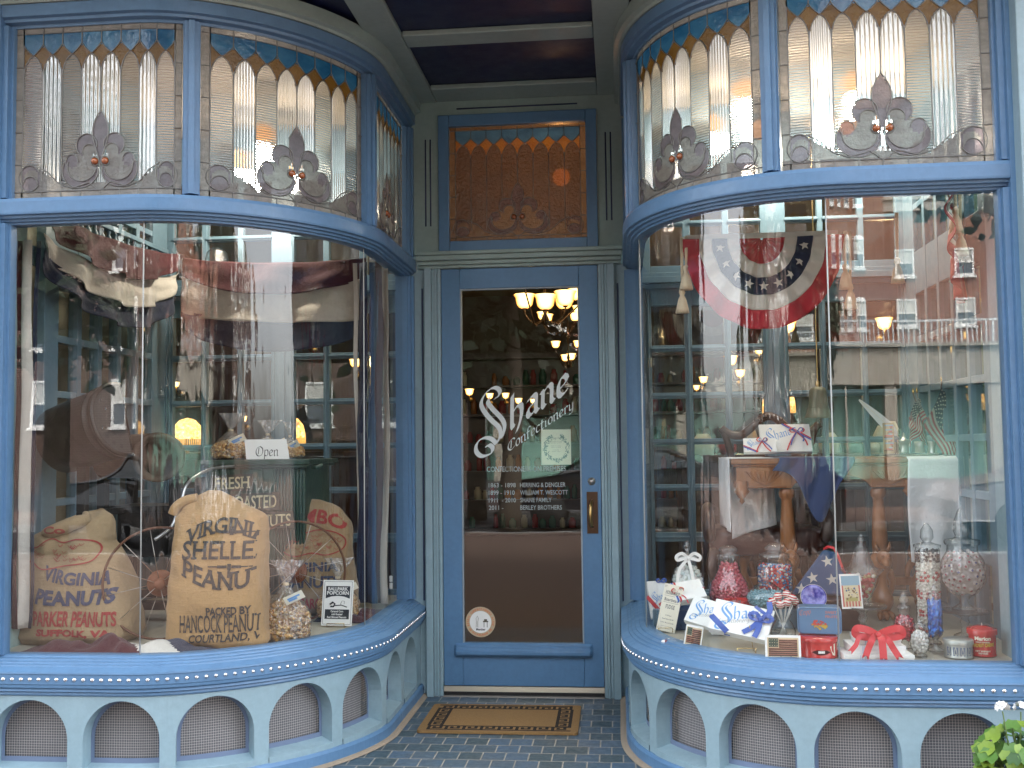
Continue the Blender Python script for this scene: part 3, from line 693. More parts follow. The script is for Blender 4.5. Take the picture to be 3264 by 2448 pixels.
# round member sticker
m = MB(); c = (-.228, .386); rr = .080
def disc(r0, r1, y, mi):
    n = 40; v = [(c[0] + r * math.cos(6.2832 * k / n), y, c[1] + r * math.sin(6.2832 * k / n)) for r in (max(r0, 1e-4), r1) for k in range(n)]
    m.add(v, [(k, (k + 1) % n, n + (k + 1) % n, n + k) for k in range(n)], mi)
disc(0, rr, .0108, 0); disc(0, .058, .0105, 1)
def ringtext(s, r_, a0, a1, h, up_=1):
    for i, ch in enumerate(s):
        if ch == ' ': continue
        a = R(a0 + (a1 - a0) * (i / (len(s) - 1))); v, f = text2d(ch, None, h, .02); w = max(p[0] for p in v)
        tx, tz = (math.sin(a), -math.cos(a)) if up_ > 0 else (-math.sin(a), math.cos(a)); rx, rz = (math.cos(a) * up_, math.sin(a) * up_)
        m.add2d(v, f, lambda x, z: (c[0] + r_ * math.cos(a) + (x - w / 2) * tx + z * rx, .0103, c[1] + r_ * math.sin(a) + (x - w / 2) * tz + z * rz), 2)
ringtext('RETAIL CONFECTIONERS ASSOC', .062, 195, -15, .011); ringtext('of PHILADELPHIA, Inc', .073, 215, 325, .010, -1)
v, f = text2d('Member', .05, .012, .03); m.add2d(v, f, lambda a, b: (-.252 + a, .0103, .341 + b), 3)
for a, b in (((-.215, .0102, .385), (-.187, .0104, .392)), ((-.211, .0102, .358), (-.208, .0104, .385)), ((-.194, .0102, .358), (-.191, .0104, .385)), ((-.209, .0102, .392), (-.193, .0104, .401))): m.bb(a, b, 4)
m.tube([(-.252, .0102, .358), (-.250, .0102, .385), (-.252, .0102, .405), (-.245, .0102, .418), (-.240, .0102, .405), (-.243, .0102, .385), (-.243, .0102, .358)], .0012, 4, 4)
q = m.build('sticker', [plainm('sticker_tan', (.50, .40, .26), .5), WHITEP, plainm('sticker_orange', (.62, .16, .06), .5), INK, plainm('sticker_olive', (.09, .08, .05), .5)], door); q['label'] = 'round tan and white members sticker low on the glass'

# ---------------------------------------------------------------- door mat with Greek key border
mt = thing('doormat', 'coir doormat with a black Greek key border', 'doormat', (-.06, -.48, 0), (0, 0, R(.4)))
COIR = plain('coir', (.34, .20, .075), .95, var=.35, scale=160, bump=.9, bscale=420)
COIRBLK = plain('coir_black', (.025, .018, .012), .95, var=.35, scale=160, bump=.9, bscale=420)
m = MB(); hx, hy = .372, .250
ol = []
for cx_, cy_, a0 in ((hx - .02, hy - .02, 0), (-hx + .02, hy - .02, 90), (-hx + .02, -hy + .02, 180), (hx - .02, -hy + .02, 270)):
    ol += [(cx_ + .02 * math.cos(R(a0 + q)), cy_ + .02 * math.sin(R(a0 + q))) for q in range(0, 91, 18)]
n = len(ol); v = [(x, y, .003) for x, y in ol] + [(x, y, .015) for x, y in ol]
m.add(v, [tuple(range(n, 2 * n))] + [(i, (i + 1) % n, n + (i + 1) % n, n + i) for i in range(n)]); m.build('coir_pad', COIR, mt)
m = MB()
def keyunit(ox, oy, ux, uy, vx, vy, L, Hh):
    w = .0150
    for a, b in (((0, 1), (.92, 1)), ((.92, 1), (.92, .0)), ((.92, 0), (.25, 0)), ((.25, 0), (.25, .62)), ((.25, .62), (.62, .62)), ((.62, .62), (.62, .34)), ((0, 0), (.08, 0))):
        p = Vector((ox + ux * a[0] * L + vx * a[1] * Hh, oy + uy * a[0] * L + vy * a[1] * Hh)); q = Vector((ox + ux * b[0] * L + vx * b[1] * Hh, oy + uy * b[0] * L + vy * b[1] * Hh))
        d = (q - p).normalized() * w / 2; e = Vector((-d.y, d.x)); p, q = p - d, q + d
        zz = .0153 + .00003 * (len(m.f) % 7)
        m.add([(*(p - e), zz), (*(q - e), zz), (*(q + e), zz), (*(p + e), zz)], [(0, 1, 2, 3)])
kx, ky, kh = .330, .222, .060
for i in range(8):
    L = 2 * kx / 8; keyunit(-kx + i * L, ky - kh, 1, 0, 0, 1, L, kh); keyunit(kx - i * L, -ky + kh, -1, 0, 0, -1, L, kh)
for i in range(4):
    L = (2 * ky - 2 * kh - .01) / 4; keyunit(kx - kh, ky - kh - .008 - i * L, 0, -1, 1, 0, L, kh); keyunit(-kx + kh, -ky + kh + .008 + i * L, 0, 1, -1, 0, L, kh)
m.build('key_border', COIRBLK, mt)
# ---------------------------------------------------------------- inside: display floors, shop room
TANWALL = plain('tan_plaster', (.36, .31, .24), .8, var=.1, scale=4, bump=.15)
FLOORB = plain('pale_display_boards', (.42, .40, .33), .6, var=.2, scale=6, sc=(6, .4, 1))
for s in (-1, 1):
    m = MB(); B = BL if s < 0 else BR; pts = [B.pt(q, -.108, .5) for q in np.linspace(0.02, 2.72, 60)]
    ring = pts + [(s * 2.3, pts[-1][1], .5), (s * 2.3, .26, .5), (s * .54, .26, .5)]
    n = len(ring); m.add(ring + [(x, y, .46) for x, y, z in ring], [tuple(range(n)) if s > 0 else tuple(range(n - 1, -1, -1)), tuple(range(2 * n - 1, n - 1, -1))] + [(i, (i + 1) % n, n + (i + 1) % n, n + i) for i in range(n)])
    tag(m.build('floor', FLOORB), kind='structure')
WOODF = plain('dark_floorboards', (.075, .045, .03), .35, var=.35, scale=5, sc=(8, .5, 1))
SHOPW = plain('brown_shop_wall', (.10, .06, .035), .7, var=.25, scale=3)
SHOPC = plain('shop_ceiling_cream', (.42, .30, .17), .7, var=.1)
m = MB(); m.bb((-4.5, .06, -.06), (4.5, 10, -.012)); tag(m.build('floor', WOODF), kind='structure')
m = MB(); m.bb((-4.6, .06, -.06), (-4.5, 10, 3.7)); m.bb((4.5, .06, -.06), (4.6, 10, 3.7)); m.bb((-4.6, 10, -.06), (4.6, 10.1, 3.7)); m.bb((-4.6, -.9, 3.2), (-2.32, .06, 3.7)); tag(m.build('wall', SHOPW), 'brown wall round the lamp-lit shop interior', 'wall')
m = MB(); m.bb((-4.6, .11, 3.60), (4.6, 10.1, 3.7)); tag(m.build('ceiling', SHOPC), kind='structure')
for s in (-1, 1):
    m = MB(); m.bb((s * 2.16, -1.52, .5), (s * 2.3, .3, 3.2)) if False else None
    pts = [(BL if s < 0 else BR).pt(q, -.152, 3.14) for q in np.linspace(.05, 2.6, 50)] + [(s * 2.2, -1.5, 3.14), (s * 2.2, .26, 3.14), (s * .62, .26, 3.14)]; n = len(pts); m.add(pts + [(x, y, 3.2) for x, y, z in pts], [tuple(range(n)), tuple(range(2 * n - 1, n - 1, -1))] + [(i, (i + 1) % n, n + (i + 1) % n, n + i) for i in range(n)]); tag(m.build('ceiling', TANWALL), kind='structure')

# panelled and glazed partitions closing the back and outer side of each display
def partition(name, label, loc, rz, cols, L, upper=True, arch=False):
    t_ = thing(name, label, 'partition', loc, (0, 0, rz))
    rows = [(.53, .79), (.84, 1.065), (1.10, 1.315), (1.347, 1.567), (1.60, 1.825), (1.86, 2.08)]
    m = MB(); D = .045
    xs = [0.] + [q for c in cols for q in c] + [L]
    for a, b in zip(xs[0::2], xs[1::2]):
        m.bb((a, 0, .5), (b, D, 3.13))
        if b - a < .06: m.bb(((a + b) / 2 - .006, -.012, .53), ((a + b) / 2 + .006, 0, 2.08))
        elif b - a > .07:
            for q in (a + .012, b - .012 - .01): m.bb((q, -.012, .53), (q + .01, 0, 2.25))
            m.bb(((a + b) / 2 - .016, -.020, .53), ((a + b) / 2 + .016, 0, 2.2))
    bars = [(.5, .53)] + [(rows[i][1], rows[i + 1][0]) for i in range(5)] + [(2.08, 2.30), (2.52, 2.55), (2.86, 3.13)]
    for c in cols:
        for a, b in bars:
            m.bb((c[0], .002, a), (c[1], D - .002, b))
            if b - a < .06: m.bb((c[0] - .004, -.010, (a + b) / 2 - .006), (c[1] + .004, .002, (a + b) / 2 + .006))
    m.bb((0, -.05, 2.20), (L, -.0125, 2.235)); m.bb((0, -.03, 2.17), (L, -.0125, 2.199)); m.bb((0, -.028, 2.2355), (L, -.0125, 2.26))
    m.build('frame', GREYBLUE, t_, bevel=.003)
    g = MB()
    for c in cols: g.bb((c[0], D / 2 - .001, .53), (c[1], D / 2 + .001, 2.08)); g.bb((c[0], D / 2 - .001, 2.30), (c[1], D / 2 + .001, 2.86))
    g.build('glazing', PANEIN, t_); return t_
colsL = [(.08, .25), (.28, .465), (.495, .665), (.80, .97), (1.005, 1.18), (1.22, 1.40)]
partition('glazed_partition', 'blue paned partition behind the peanut roaster', (-2.11, .2, 0), 0, colsL, 1.56)
partition('glazed_partition', 'blue paned partition behind the carved desk', (.55, .2, 0), 0, [(1.56 - b, 1.56 - a) for a, b in reversed(colsL)], 1.56)
colsS = [(.12, .29), (.33, .49), (.53, .69), (.73, .89), (.93, 1.09)]
partition('glazed_partition', 'blue paned side partition behind the black roasting drum', (-2.11, -1.08, 0), R(90), colsS, 1.275).scale = (1, -1, 1)
partition('glazed_partition', 'blue paned side partition beside the small flags', (2.11, -1.08, 0), R(90), colsS, 1.275)
# tan wall above the side partition, balustrade shelf with dome
m = MB(); m.bb((-2.75, -1.3, .46), (-2.62, .2, 3.2)); m.bb((-2.62, .245, .46), (-2.13, .3, 3.2)); tag(m.build('wall', TANWALL), 'tan plaster wall beyond the side partition', 'wall')
m = MB(); m.bb((2.62, -1.3, .46), (2.75, .2, 3.2)); m.bb((2.13, .245, .46), (2.62, .3, 3.2)); tag(m.build('wall', plain('mint_plaster', (.28, .40, .34), .8)), 'mint plaster wall beyond the candy window partition', 'wall')
bal = thing('balustrade', 'row of small blue turned balusters under a rail, above the maroon swag', 'balustrade', (-2.07, -.4, 2.36))
m = MB(); m.bb((-.025, -.62, .09), (.02, .58, .115)); m.bb((-.02, -.62, -.02), (.015, .58, -.002)); m.build('rail', GREYBLUE, bal, bevel=.003)
b0 = MB(); b0.lathe([(.009, 0), (.012, .008), (.006, .014), (.019, .036), (.017, .05), (.006, .068), (.011, .078), (.009, .09)], seg=10); o0 = None
for k in range(17):
    if o0 is None: o = o0 = b0.build('baluster', GREYBLUE)
    else: o = o0.copy(); COL.objects.link(o)
    o.parent = bal; o.location = (0, -.58 + k * .07, 0)
dm = thing('glass_dome', 'clear glass dome on the shelf over the swag', 'glass dome', (-1.73, .10, 2.33)); m = MB(); m.lathe([(.065, 0), (.065, .07), (.055, .105), (.03, .128), (.0001, .137)]); m.build('dome', CRYSTAL, dm); m = MB(); m.lathe([(.0001, 0), (.075, 0), (.075, -.012), (.0001, -.012)]); m.build('base', DARKWOOD, dm)

# shop fittings
def shelfunit(label, loc, rz, w, h, nsh, seed):
    rg = random.Random(seed); t_ = thing('shop_shelves', label, 'shelves', loc, (0, 0, rz)); m = MB()
    m.bb((0, .32, 0), (w, .35, h)); m.bb((-.03, 0, 0), (0, .35, h)); m.bb((w, 0, 0), (w + .03, .35, h)); m.bb((-.08, -.04, h), (w + .08, .37, h + .08))
    for i in range(nsh): m.bb((0, 0, .1 + i * (h - .1) / nsh), (w, .32, .13 + i * (h - .1) / nsh))
    m.build('case', DARKWOOD, t_)
    g = MB()
    for i in range(nsh):
        x = .06
        while x < w - .1:
            r_ = rg.uniform(.035, .06); hh = rg.uniform(.12, .24); z = .131 + i * (h - .1) / nsh
            if rg.random() < .85: g.lathe([(.0001, z), (r_, z), (r_, z + hh * .7), (r_ * .6, z + hh * .85), (r_ * .6, z + hh), (.0001, z + hh)], c=(x + r_, .16, 0), seg=10, mi=rg.randrange(4))
            x += 2 * r_ + rg.uniform(.01, .08)
    q = g.build('jars', [plainm('jar_amber', (.35, .12, .03), .2), plainm('jar_cream', (.5, .42, .3), .3), plainm('jar_red', (.3, .03, .03), .25), plainm('jar_green', (.05, .13, .09), .25)], t_); q['kind'] = 'stuff'; return t_
shelfunit('dark wooden shelves of jars along the back of the shop', (-2.6, 9.5, 0), 0, 5.2, 2.6, 6, 1)
shelfunit('dark wooden shelves of jars seen through the peanut window', (-4.4, 1.2, 0), R(90), 5, 2.3, 5, 2).scale = (1, -1, 1)
shelfunit('dark wooden shelves of jars seen through the candy window', (4.4, 1.2, 0), R(90), 5, 2.3, 5, 3)
def counter(label, a, b):
    t_ = thing('shop_counter', label, 'counter', a); m = MB(); d = [b[i] - a[i] for i in range(3)]
    m.bb((0, 0, 0), (d[0], d[1], d[2] - .04)); m.bb((-.04, -.04, d[2] - .04), (d[0] + .04, d[1] + .04, d[2])); k = int(d[0] / .5)
    for i in range(k): m.bb((i * d[0] / k + .04, -.015, .12), ((i + 1) * d[0] / k - .04, 0, d[2] - .14))
    m.build('cabinet', DARKWOOD, t_, bevel=.006)
counter('dark panelled counter behind the peanut window', (-3.6, .75, 0), (-1.2, 1.25, 1.3))
counter('dark panelled counter behind the candy window', (.9, 1.0, 0), (3.4, 1.5, 1.25))
rg = random.Random(12); m = MB()
for i in range(16):
    x, y, z = rg.uniform(1.0, 3.3), rg.uniform(1.05, 1.3), 1.25; r_ = rg.uniform(.03, .07); hh = rg.uniform(.06, .2)
    m.lathe([(.0001, z), (r_, z), (r_ * 1.1, z + hh * .6), (r_ * .5, z + hh), (.0001, z + hh)], c=(x, y, 0), seg=10, mi=rg.randrange(3))
q = tag(m.build('counter_wares', [plainm('jar_cream', (.5, .42, .3)), plainm('jar_red', (.3, .03, .03)), plainm('jar_green', (.05, .13, .09))]), 'small jars and dishes crowding the counter behind the candy window', 'wares', kind='stuff')

# lit lamps
def shade_mesh(r_):
    m = MB(); k = r_ / .06
    m.lathe([(.018 * k, 0), (.030 * k, .004 * k), (.044 * k, .020 * k), (.050 * k, .045 * k), (.052 * k, .062 * k), (.064 * k, .082 * k)], seg=16, flute=.03, nf=8); return m
def add_light(loc, e, c=(1, .66, .32), r_=.05):
    l = bpy.data.lights.new('lamp_light', 'POINT'); l.energy = e * EK; l.color = c; l.shadow_soft_size = r_; o = bpy.data.objects.new('lamp_light', l); COL.objects.link(o); return o
def chandelier(label, c, arms, energy, rs=.06, zc=3.6):
    t_ = thing('chandelier', label, 'chandelier', c); m = MB()
    m.tube([(0, 0, zc - c[2]), (0, 0, -.12)], .009, 8); m.lathe([(.0001, -.17), (.02, -.15), (.03, -.12), (.012, -.08), (.02, -.05), (.008, 0)])
    for x, y, z in arms: m.tube([(0, 0, -.12), (x * .4, y * .4, -.16), (x * .8, y * .8, z - .09), (x, y, z - .04), (x, y, z)], .006, 6); m.lathe([(.012, -.012), (.02, -.004), (.02, 0)], c=(x, y, z), seg=12)
    m.build('frame', BRONZE, t_)
    for x, y, z in arms:
        o = shade_mesh(rs).build('lamp_shade', SHADE, t_, loc=(x, y, z)); b = MB(); b.ball((0, 0, rs * .7), rs * .3); bo = b.build('bulb', BULB); bo.parent = o
    l = add_light((0, 0, 0), energy); l.parent = t_; l.location = (0, 0, .2)
chandelier('bronze chandelier of bell shades, the large near one inside the door', (0, 1.98, 2.36), [(-.16, .12, -.02), (.155, -.12, -.04), (.13, .2, -.02), (-.19, -.14, .24), (.02, -.24, -.08), (.24, .04, .02)], 3, .076)
chandelier('bronze chandelier of bell shades, second behind the near one', (-.03, 4.6, 2.56), [(-.18, 0, .0), (-.12, -.2, -.05), (.14, 0, -.02), (.16, .2, .08)], 2, .055)
chandelier('bronze chandelier of bell shades, third and farthest along the aisle', (-.06, 6.6, 2.40), [(-.14, -.1, .06), (.12, -.1, .06), (.03, .1, -.07), (-.04, .12, -.08)], 1, .055)
def sconce(label, c, rs=.045, e=0):
    t_ = thing('wall_lamp', label, 'lamp', c); m = MB(); m.tube([(0, .12, -.05), (0, .05, -.07), (0, 0, -.04), (0, 0, 0)], .006); m.lathe([(.0001, 0), (.03, 0), (.03, .01), (.0001, .012)], c=(0, .12, -.05), M=Matrix.Rotation(R(90), 3, 'X'), seg=12); m.build('arm', BRASS, t_)
    o = shade_mesh(rs).build('lamp_shade', SHADE, t_); b = MB(); b.ball((0, 0, rs * .6), rs * .32); bo = b.build('bulb', BULB); bo.parent = o
    if e: l = add_light((0, 0, 0), e); l.parent = t_; l.location = (0, -.1, .12)
GRP = 'small lit shop lamps far inside'
for k, (c, rs, lb) in enumerate([((-3.45, 2.0, 2.20), .06, 'lit bell lamp under the left swag, the left of two'), ((-3.29, 2.0, 2.20), .06, 'lit bell lamp under the left swag, the right of two'),
    ((-2.07, 3, 2.22), .03, 'tiny lit lamp through the navy band of the long swag'), ((-1.42, 2, 1.92), .05, 'lit lamp beside the white drape of the peanut window'), ((-3.25, 3, 1.86), .03, 'tiny lit lamp left of the cellophane bags'),
    ((-3.03, 4, 1.58), .04, 'lit lamp just above the cellophane bags'), ((2.30, 1.6, 2.07), .055, 'lit bell lamp between the two fan buntings'), ((1.77, 2.2, 2.13), .055, 'lit bell lamp at the hem of the fan bunting'),
    ((1.54, 4, 2.03), .06, 'largest lit lamp in the panes under the fan bunting'), ((1.62, 4, 1.92), .045, 'lit lamp low right in the panes under the fan bunting'), ((1.37, 5, 1.93), .045, 'lit lamp low left in the panes under the fan bunting'), ((1.30, 5, 1.86), .035, 'lowest small lit lamp in the panes under the fan bunting'), ((1.66, 3, 2.04), .04, 'lit lamp cut by the pilaster left of the bell'),
    ((-1.44, 8, 2.0), .06, 'lit lamp at the far left of the door glass'), ((-1.17, 8, 1.95), .05, 'lit lamp beside the large blackletter S'), ((-.96, 8, 1.95), .05, 'lit lamp above the h on the door glass'), ((-.79, 8, 1.88), .05, 'lit lamp above the a on the door glass'), ((-.60, 8, 1.88), .04, 'lit lamp left of the n on the door glass')]):
    sconce(lb, c, rs, 4 if k in (0, 6, 8) else 0)
# warm lamps high behind the leaded windows; the transom one is an added backlight
for x, y, z, e, lb in ((-1.47, -.1, 2.86, 13, 'lit globe lamp behind the curved leaded window on the peanut side'), (1.30, .0, 2.98, 9, 'lit globe lamp behind the curved leaded window on the candy side'), (1.72, -.1, 2.96, 11, 'lit globe lamp behind the flat leaded window on the candy side'), (.2, .7, 2.95, 9, 'lit globe lamp added to backlight the amber transom window')):
    t_ = thing('globe_lamp', lb, 'lamp', (x, y, z)); m = MB(); m.tube([(0, 0, .05), (0, 0, (3.13 if y < .5 else 3.6) - z)], .006); m.lathe([(.03, .04), (.03, .06), (.0001, .065)]); m.build('stem', BRASS, t_)
    b = MB(); b.ball((0, 0, 0), .055, 0, 2); b.build('globe', glow('lit_globe_' + str(int(x * 100)), (1, .42, .10), 1.3), t_)
    l = add_light((0, 0, 0), e, (1, .88, .72), .05); l.parent = t_; l.location = (0, -.02, -.11)
# beaded dome table lamps behind the cart
t = NT('beaded_amber_shade'); em = t.n('Emission'); t.l(t.ramp(t.noise(55, 3), [(.35, (.45, .13, .02)), (.62, (1, .55, .16)), (.8, (1, .85, .5))]), em.inputs[0]); em.inputs[1].default_value = 2.0 * EK; BEAD = t.done(em)
def dome_lamp(label, c, r_):
    t_ = thing('table_lamp', label, 'table lamp', c); m = MB(); m.lathe([(.0001, 0), (.07, 0), (.06, .015), (.015, .03), (.012, .16), (.0001, .17)]); m.build('base', BRONZE, t_)
    m = MB(); m.lathe([(r_, .13), (r_ * .98, .16), (r_ * .85, .21), (r_ * .5, .25), (.0001, .265)], seg=28); s_ = m.build('lamp_shade', BEAD, t_)
    f = MB()
    for k in range(48): a = 6.2832 * k / 48; f.tube([(r_ * math.cos(a), r_ * math.sin(a), .13), (r_ * math.cos(a), r_ * math.sin(a), .085)], .003, 4)
    fo = f.build('fringe', plainm('amber_beads', (.35, .17, .05), .2, emit=(1, .5, .12), est=.5)); fo.parent = s_
dome_lamp('amber beaded dome lamp left of the cellophane bags', (-2.24, .9, 1.26), .10)
dome_lamp('amber beaded dome lamp half hidden by the pilaster behind the cart', (-1.56, .9, 1.26), .095)
dome_lamp('gold beaded lamp shade between the bell and the pilaster', (1.52, 1.1, 1.42), .10)

# ---------------------------------------------------------------- peanut window
def fine(v2, f, step=.010):
    bm = bmesh.new(); vv = [bm.verts.new((x, y, 0)) for x, y in v2]
    for q in f:
        try: bm.faces.new([vv[i] for i in q])
        except ValueError: pass
    for ax in (0, 1):
        c = [v.co[ax] for v in bm.verts]; a = math.ceil(min(c) / step)
        while a * step < max(c):
            n = Vector((1, 0, 0)) if ax == 0 else Vector((0, 1, 0)); bmesh.ops.bisect_plane(bm, geom=bm.verts[:] + bm.edges[:] + bm.faces[:], plane_co=n * a * step, plane_no=n, dist=1e-6); a += 1
    bm.verts.index_update(); o = ([tuple(v.co[:2]) for v in bm.verts], [tuple(v.index for v in p.verts) for p in bm.faces]); bm.free(); return o
class Drape:
    """Prints flat artwork onto a bulging cloth: every point is pushed along y until it meets the sack."""
    def __init__(s, mb): s.t = BVHTree.FromPolygons([Vector(p) for p in mb.v], mb.f)
    def put(s, m, v2, f, mi, lift=.004):
        ok, pts = [], []
        for x, z in v2:
            h = s.t.ray_cast(Vector((x, -2, z)), Vector((0, 1, 0)))
            ok.append(h[0] is not None and abs(h[1].y) > .38); pts.append((h[0] + Vector((0, -lift, 0))) if h[0] is not None else Vector((x, 0, z)))
        b = len(m.v); m.v += [tuple(p) for p in pts]
        for q in f:
            if all(ok[i] for i in q): m.f.append(tuple(b + i for i in q)); m.m.append(mi); m.s.append(True)
    def text(s, m, st, x0, x1, z0, z1, mi=0, bold=.02, serif=.0, arc=0., slope=0., fan=0., shear=0.):
        v, f = text2d(st, x1 - x0, z1 - z0, bold, serif, shear); v, f = fine(v, f); xc = (x1 - x0) / 2; out = []
        for x, y in v:
            d = x - xc; yy = y * (1 + fan * abs(d) / xc); out.append((x0 + x + shear * 0, z0 + yy + arc * d * d / (xc * xc) + slope * d))
        s.put(m, out, f, mi, .0042)
    def stroke(s, m, pts, w, mi=0, lift=.0048):
        pts = catmull(pts, 6) if len(pts) > 2 else pts; v, f = [], []
        n = len(pts)
        for i, p in enumerate(pts):
            a, b = pts[max(0, i - 1)], pts[min(n - 1, i + 1)]; dx, dy = b[0] - a[0], b[1] - a[1]; L = math.hypot(dx, dy) or 1
            v += [(p[0] - dy / L * w, p[1] + dx / L * w), (p[0] + dy / L * w, p[1] - dx / L * w)]
        f = [(2 * i, 2 * i + 1, 2 * i + 3, 2 * i + 2) for i in range(n - 1)]; s.put(m, v, f, mi, lift)
def sackmesh(h, A, Bd, cx, cy, amp=.010, nx=2.7, nu=72, nv=54, seed=0, topz=None):
    m = MB()
    def fn(u, t):
        a = 2 * math.pi * u; ca, sa = math.cos(a), math.sin(a)
        k = (abs(ca) ** nx + abs(sa) ** nx) ** (-1 / nx)
        t2 = t if t < 1 else 1
        x, y = cx(t2) + A(t2) * k * ca, cy(t2) + Bd(t2) * k * sa
        z = h * t2 + (topz(x, t2) if topz else 0)
        n1 = noise.noise(Vector((x * 7 + seed, y * 7, z * 6))); n2 = noise.noise(Vector((x * 22, y * 22 + seed, z * 14))); ridge = 1 - abs(noise.noise(Vector((x * 5 + z * 9 + seed, y * 5, z * 3))) * 2)
        n3 = noise.noise(Vector((x * 11 + z * 16 + seed, y * 9, z * 5 - x * 9))); e = amp * (n1 * 1.5 + n2 * .5 + ridge * .4 + n3 * 1.1 * max(0, abs(t2 - .45) * 2 - .25))
        return (x + e * ca, y + e * sa * 1.3, max(.001, z + e * .3 * (t2 > .05)))
    m.grid(fn, nu, nv, closed=True)
    k = (nv) * nu; m.f.append(tuple(range(k, k + nu))); m.m.append(0); m.s.append(True); m.f.append(tuple(range(nu - 1, -1, -1))); m.m.append(0); m.s.append(True)
    return m
def interp(pts):
    X, Y = [p[0] for p in pts], [p[1] for p in pts]
    def f(t):
        return float(np.interp(t, X, Y))
    return f
SG = 'burlap peanut sacks in the window'
# sack 1, left
s1 = thing('peanut_sack', 'slumped pale burlap sack printed in blue and red, at the far left of the window', 'sack', (-1.835, -1.19, .501), group=SG)
m = sackmesh(.565, interp([(0, .25), (.06, .285), (.2, .28), (.45, .248), (.65, .215), (.78, .178), (.88, .12), (.95, .075), (1, .02)]), interp([(0, .13), (.06, .165), (.2, .16), (.5, .135), (.75, .10), (.9, .06), (1, .01)]), interp([(0, .0), (.3, .0), (.75, -.05), (1, .06)]), interp([(0, -.0), (.6, .03), (1, .09)]), .013, seed=3)
m.build('sack_cloth', JUTE1, s1); d = Drape(m); pr = MB()
d.text(pr, 'VIRGINIA', -.085, .195, .250, .302, 0, .035, slope=-.09, arc=.012, fan=.15); d.text(pr, 'PEANUTS', -.10, .225, .165, .228, 0, .045, slope=.0, arc=.012)
d.text(pr, 'PARKER PEANUTS', -.105, .240, .082, .145, 1, .03, slope=-.02); d.text(pr, 'SUFFOLK, VA.', -.085, .225, .036, .070, 1, .05, slope=-.03)
ol = [(-.23, .31), (-.17, .345), (-.10, .315), (.0, .33), (.1, .345), (.125, .385), (.10, .425), (.03, .437), (-.03, .425), (-.09, .44), (-.15, .405), (-.21, .40)]
d.stroke(pr, ol, .0028, 1)
for i in range(42):
    x, z = random.uniform(-.17, .09), random.uniform(.345, .415); d.stroke(pr, [(x - .010, z + .006), (x, z - .002), (x + .010, z + .006)], .0009, 1)
pr.build('sack_print', [PRINTBLUE, PRINTRED], s1)
tk = MB(); path = [(-.145, -.02, .462), (-.08, -.045, .475), (.0, -.03, .505), (.035, .0, .52), (.02, .03, .545)]
tk.tube([(x, y, z) for x, y, z in catmull(path, 5)], [.012 + .020 * math.sin(math.pi * min(1, i / 20) ** .8) for i in range(21)], 10); q = tk.build('folded_neck', JUTE1, s1); dn = MB(); Drape(tk).text(dn, 'Co', -.12, -.02, .462, .495, 0, .04); dn.build('neck_print', [PRINTRED], s1)
# sack 2, the tall golden one
s2 = thing('peanut_sack', 'tall golden burlap sack printed in black, standing in the middle of the window', 'sack', (-1.165, -1.27, .501), group=SG)
m = sackmesh(.60, interp([(0, .205), (.04, .218), (.12, .212), (.5, .200), (.8, .195), (.88, .188), (.93, .16), (.97, .10), (1, .03)]), interp([(0, .09), (.05, .125), (.3, .14), (.7, .12), (.88, .08), (.96, .045), (1, .008)]), interp([(0, .0), (.5, .0), (.9, -.005), (1, -.04)]), interp([(0, 0), (1, .05)]), .008, 3.2, seed=8, topz=lambda x, t: .045 * max(0, t - .8) / .2 * math.exp(-((x + .05) / .13) ** 2))
m.build('sack_cloth', JUTE2, s2); d = Drape(m); pr = MB()
d.text(pr, 'VIRGINIA', -.115, .225, .470, .535, 0, .02, .05, arc=-.055); d.text(pr, 'SHELLED', -.118, .245, .364, .440, 0, .015, .06); d.text(pr, 'PEANUTS', -.115, .265, .240, .315, 0, .02, .055, arc=.06)
for z, sg in ((.475, 1), (.335, -1)):
    for a, b in ((-.005, .075), (.175, .095)): d.stroke(pr, [(a, z), ((a + b) / 2, z)], .0025); d.stroke(pr, [((a + b) / 2, z), (b, z)], .0055)
    d.stroke(pr, [(.085, z - .012), (.085, z + .012)], .008); d.stroke(pr, [(.085, z), (.085, z + sg * .022 if sg > 0 else z - .045)], .0035 if sg > 0 else .006)
d.text(pr, 'PACKED BY', .0, .18, .143, .176, 0, .03, slope=.04); d.text(pr, 'HANCOCK PEANUT CO', -.115, .275, .072, .144, 0, .005, .02, slope=.02); d.text(pr, 'COURTLAND, VA.', -.075, .245, .030, .068, 0, .02, slope=.05, shear=.15)
pr.build('sack_print', [PRINTBLACK], s2)
e = MB(); e.tube(catmull([(-.20, .0, .545), (-.185, .0, .575), (-.15, .01, .60), (-.10, .02, .61)], 5), .022, 10); e.build('corner_ear', JUTE2, s2)
# sack 3, behind
s3 = thing('peanut_sack', 'tan burlap sack printed in red capitals, half hidden behind the cart', 'sack', (-.985, -.42, .501), group=SG)
m = sackmesh(.56, interp([(0, .18), (.06, .2), (.4, .185), (.8, .17), (.92, .13), (.97, .08), (1, .02)]), interp([(0, .09), (.06, .13), (.5, .13), (.85, .08), (1, .01)]), interp([(0, 0), (1, -.02)]), interp([(0, 0), (1, .03)]), .012, 2.7, seed=15)
m.build('sack_cloth', JUTE3, s3); d = Drape(m); pr = MB()
d.text(pr, 'JUMBO', -.20, .155, .430, .515, 1, .03, arc=-.045); d.text(pr, 'VIRGINIA', -.17, .13, .215, .262, 0, .03); d.text(pr, 'PEANUTS', -.17, .14, .138, .195, 0, .03); d.text(pr, 'VA. CAROLINA', -.13, .15, .04, .09, 1, .02)
d.stroke(pr, [(-.16, .38), (-.11, .41), (-.05, .40), (.02, .415), (.10, .405), (.15, .37), (.14, .32), (.07, .295), (.0, .305), (-.08, .29), (-.14, .305), (-.165, .34), (-.16, .38)], .0028, 1)
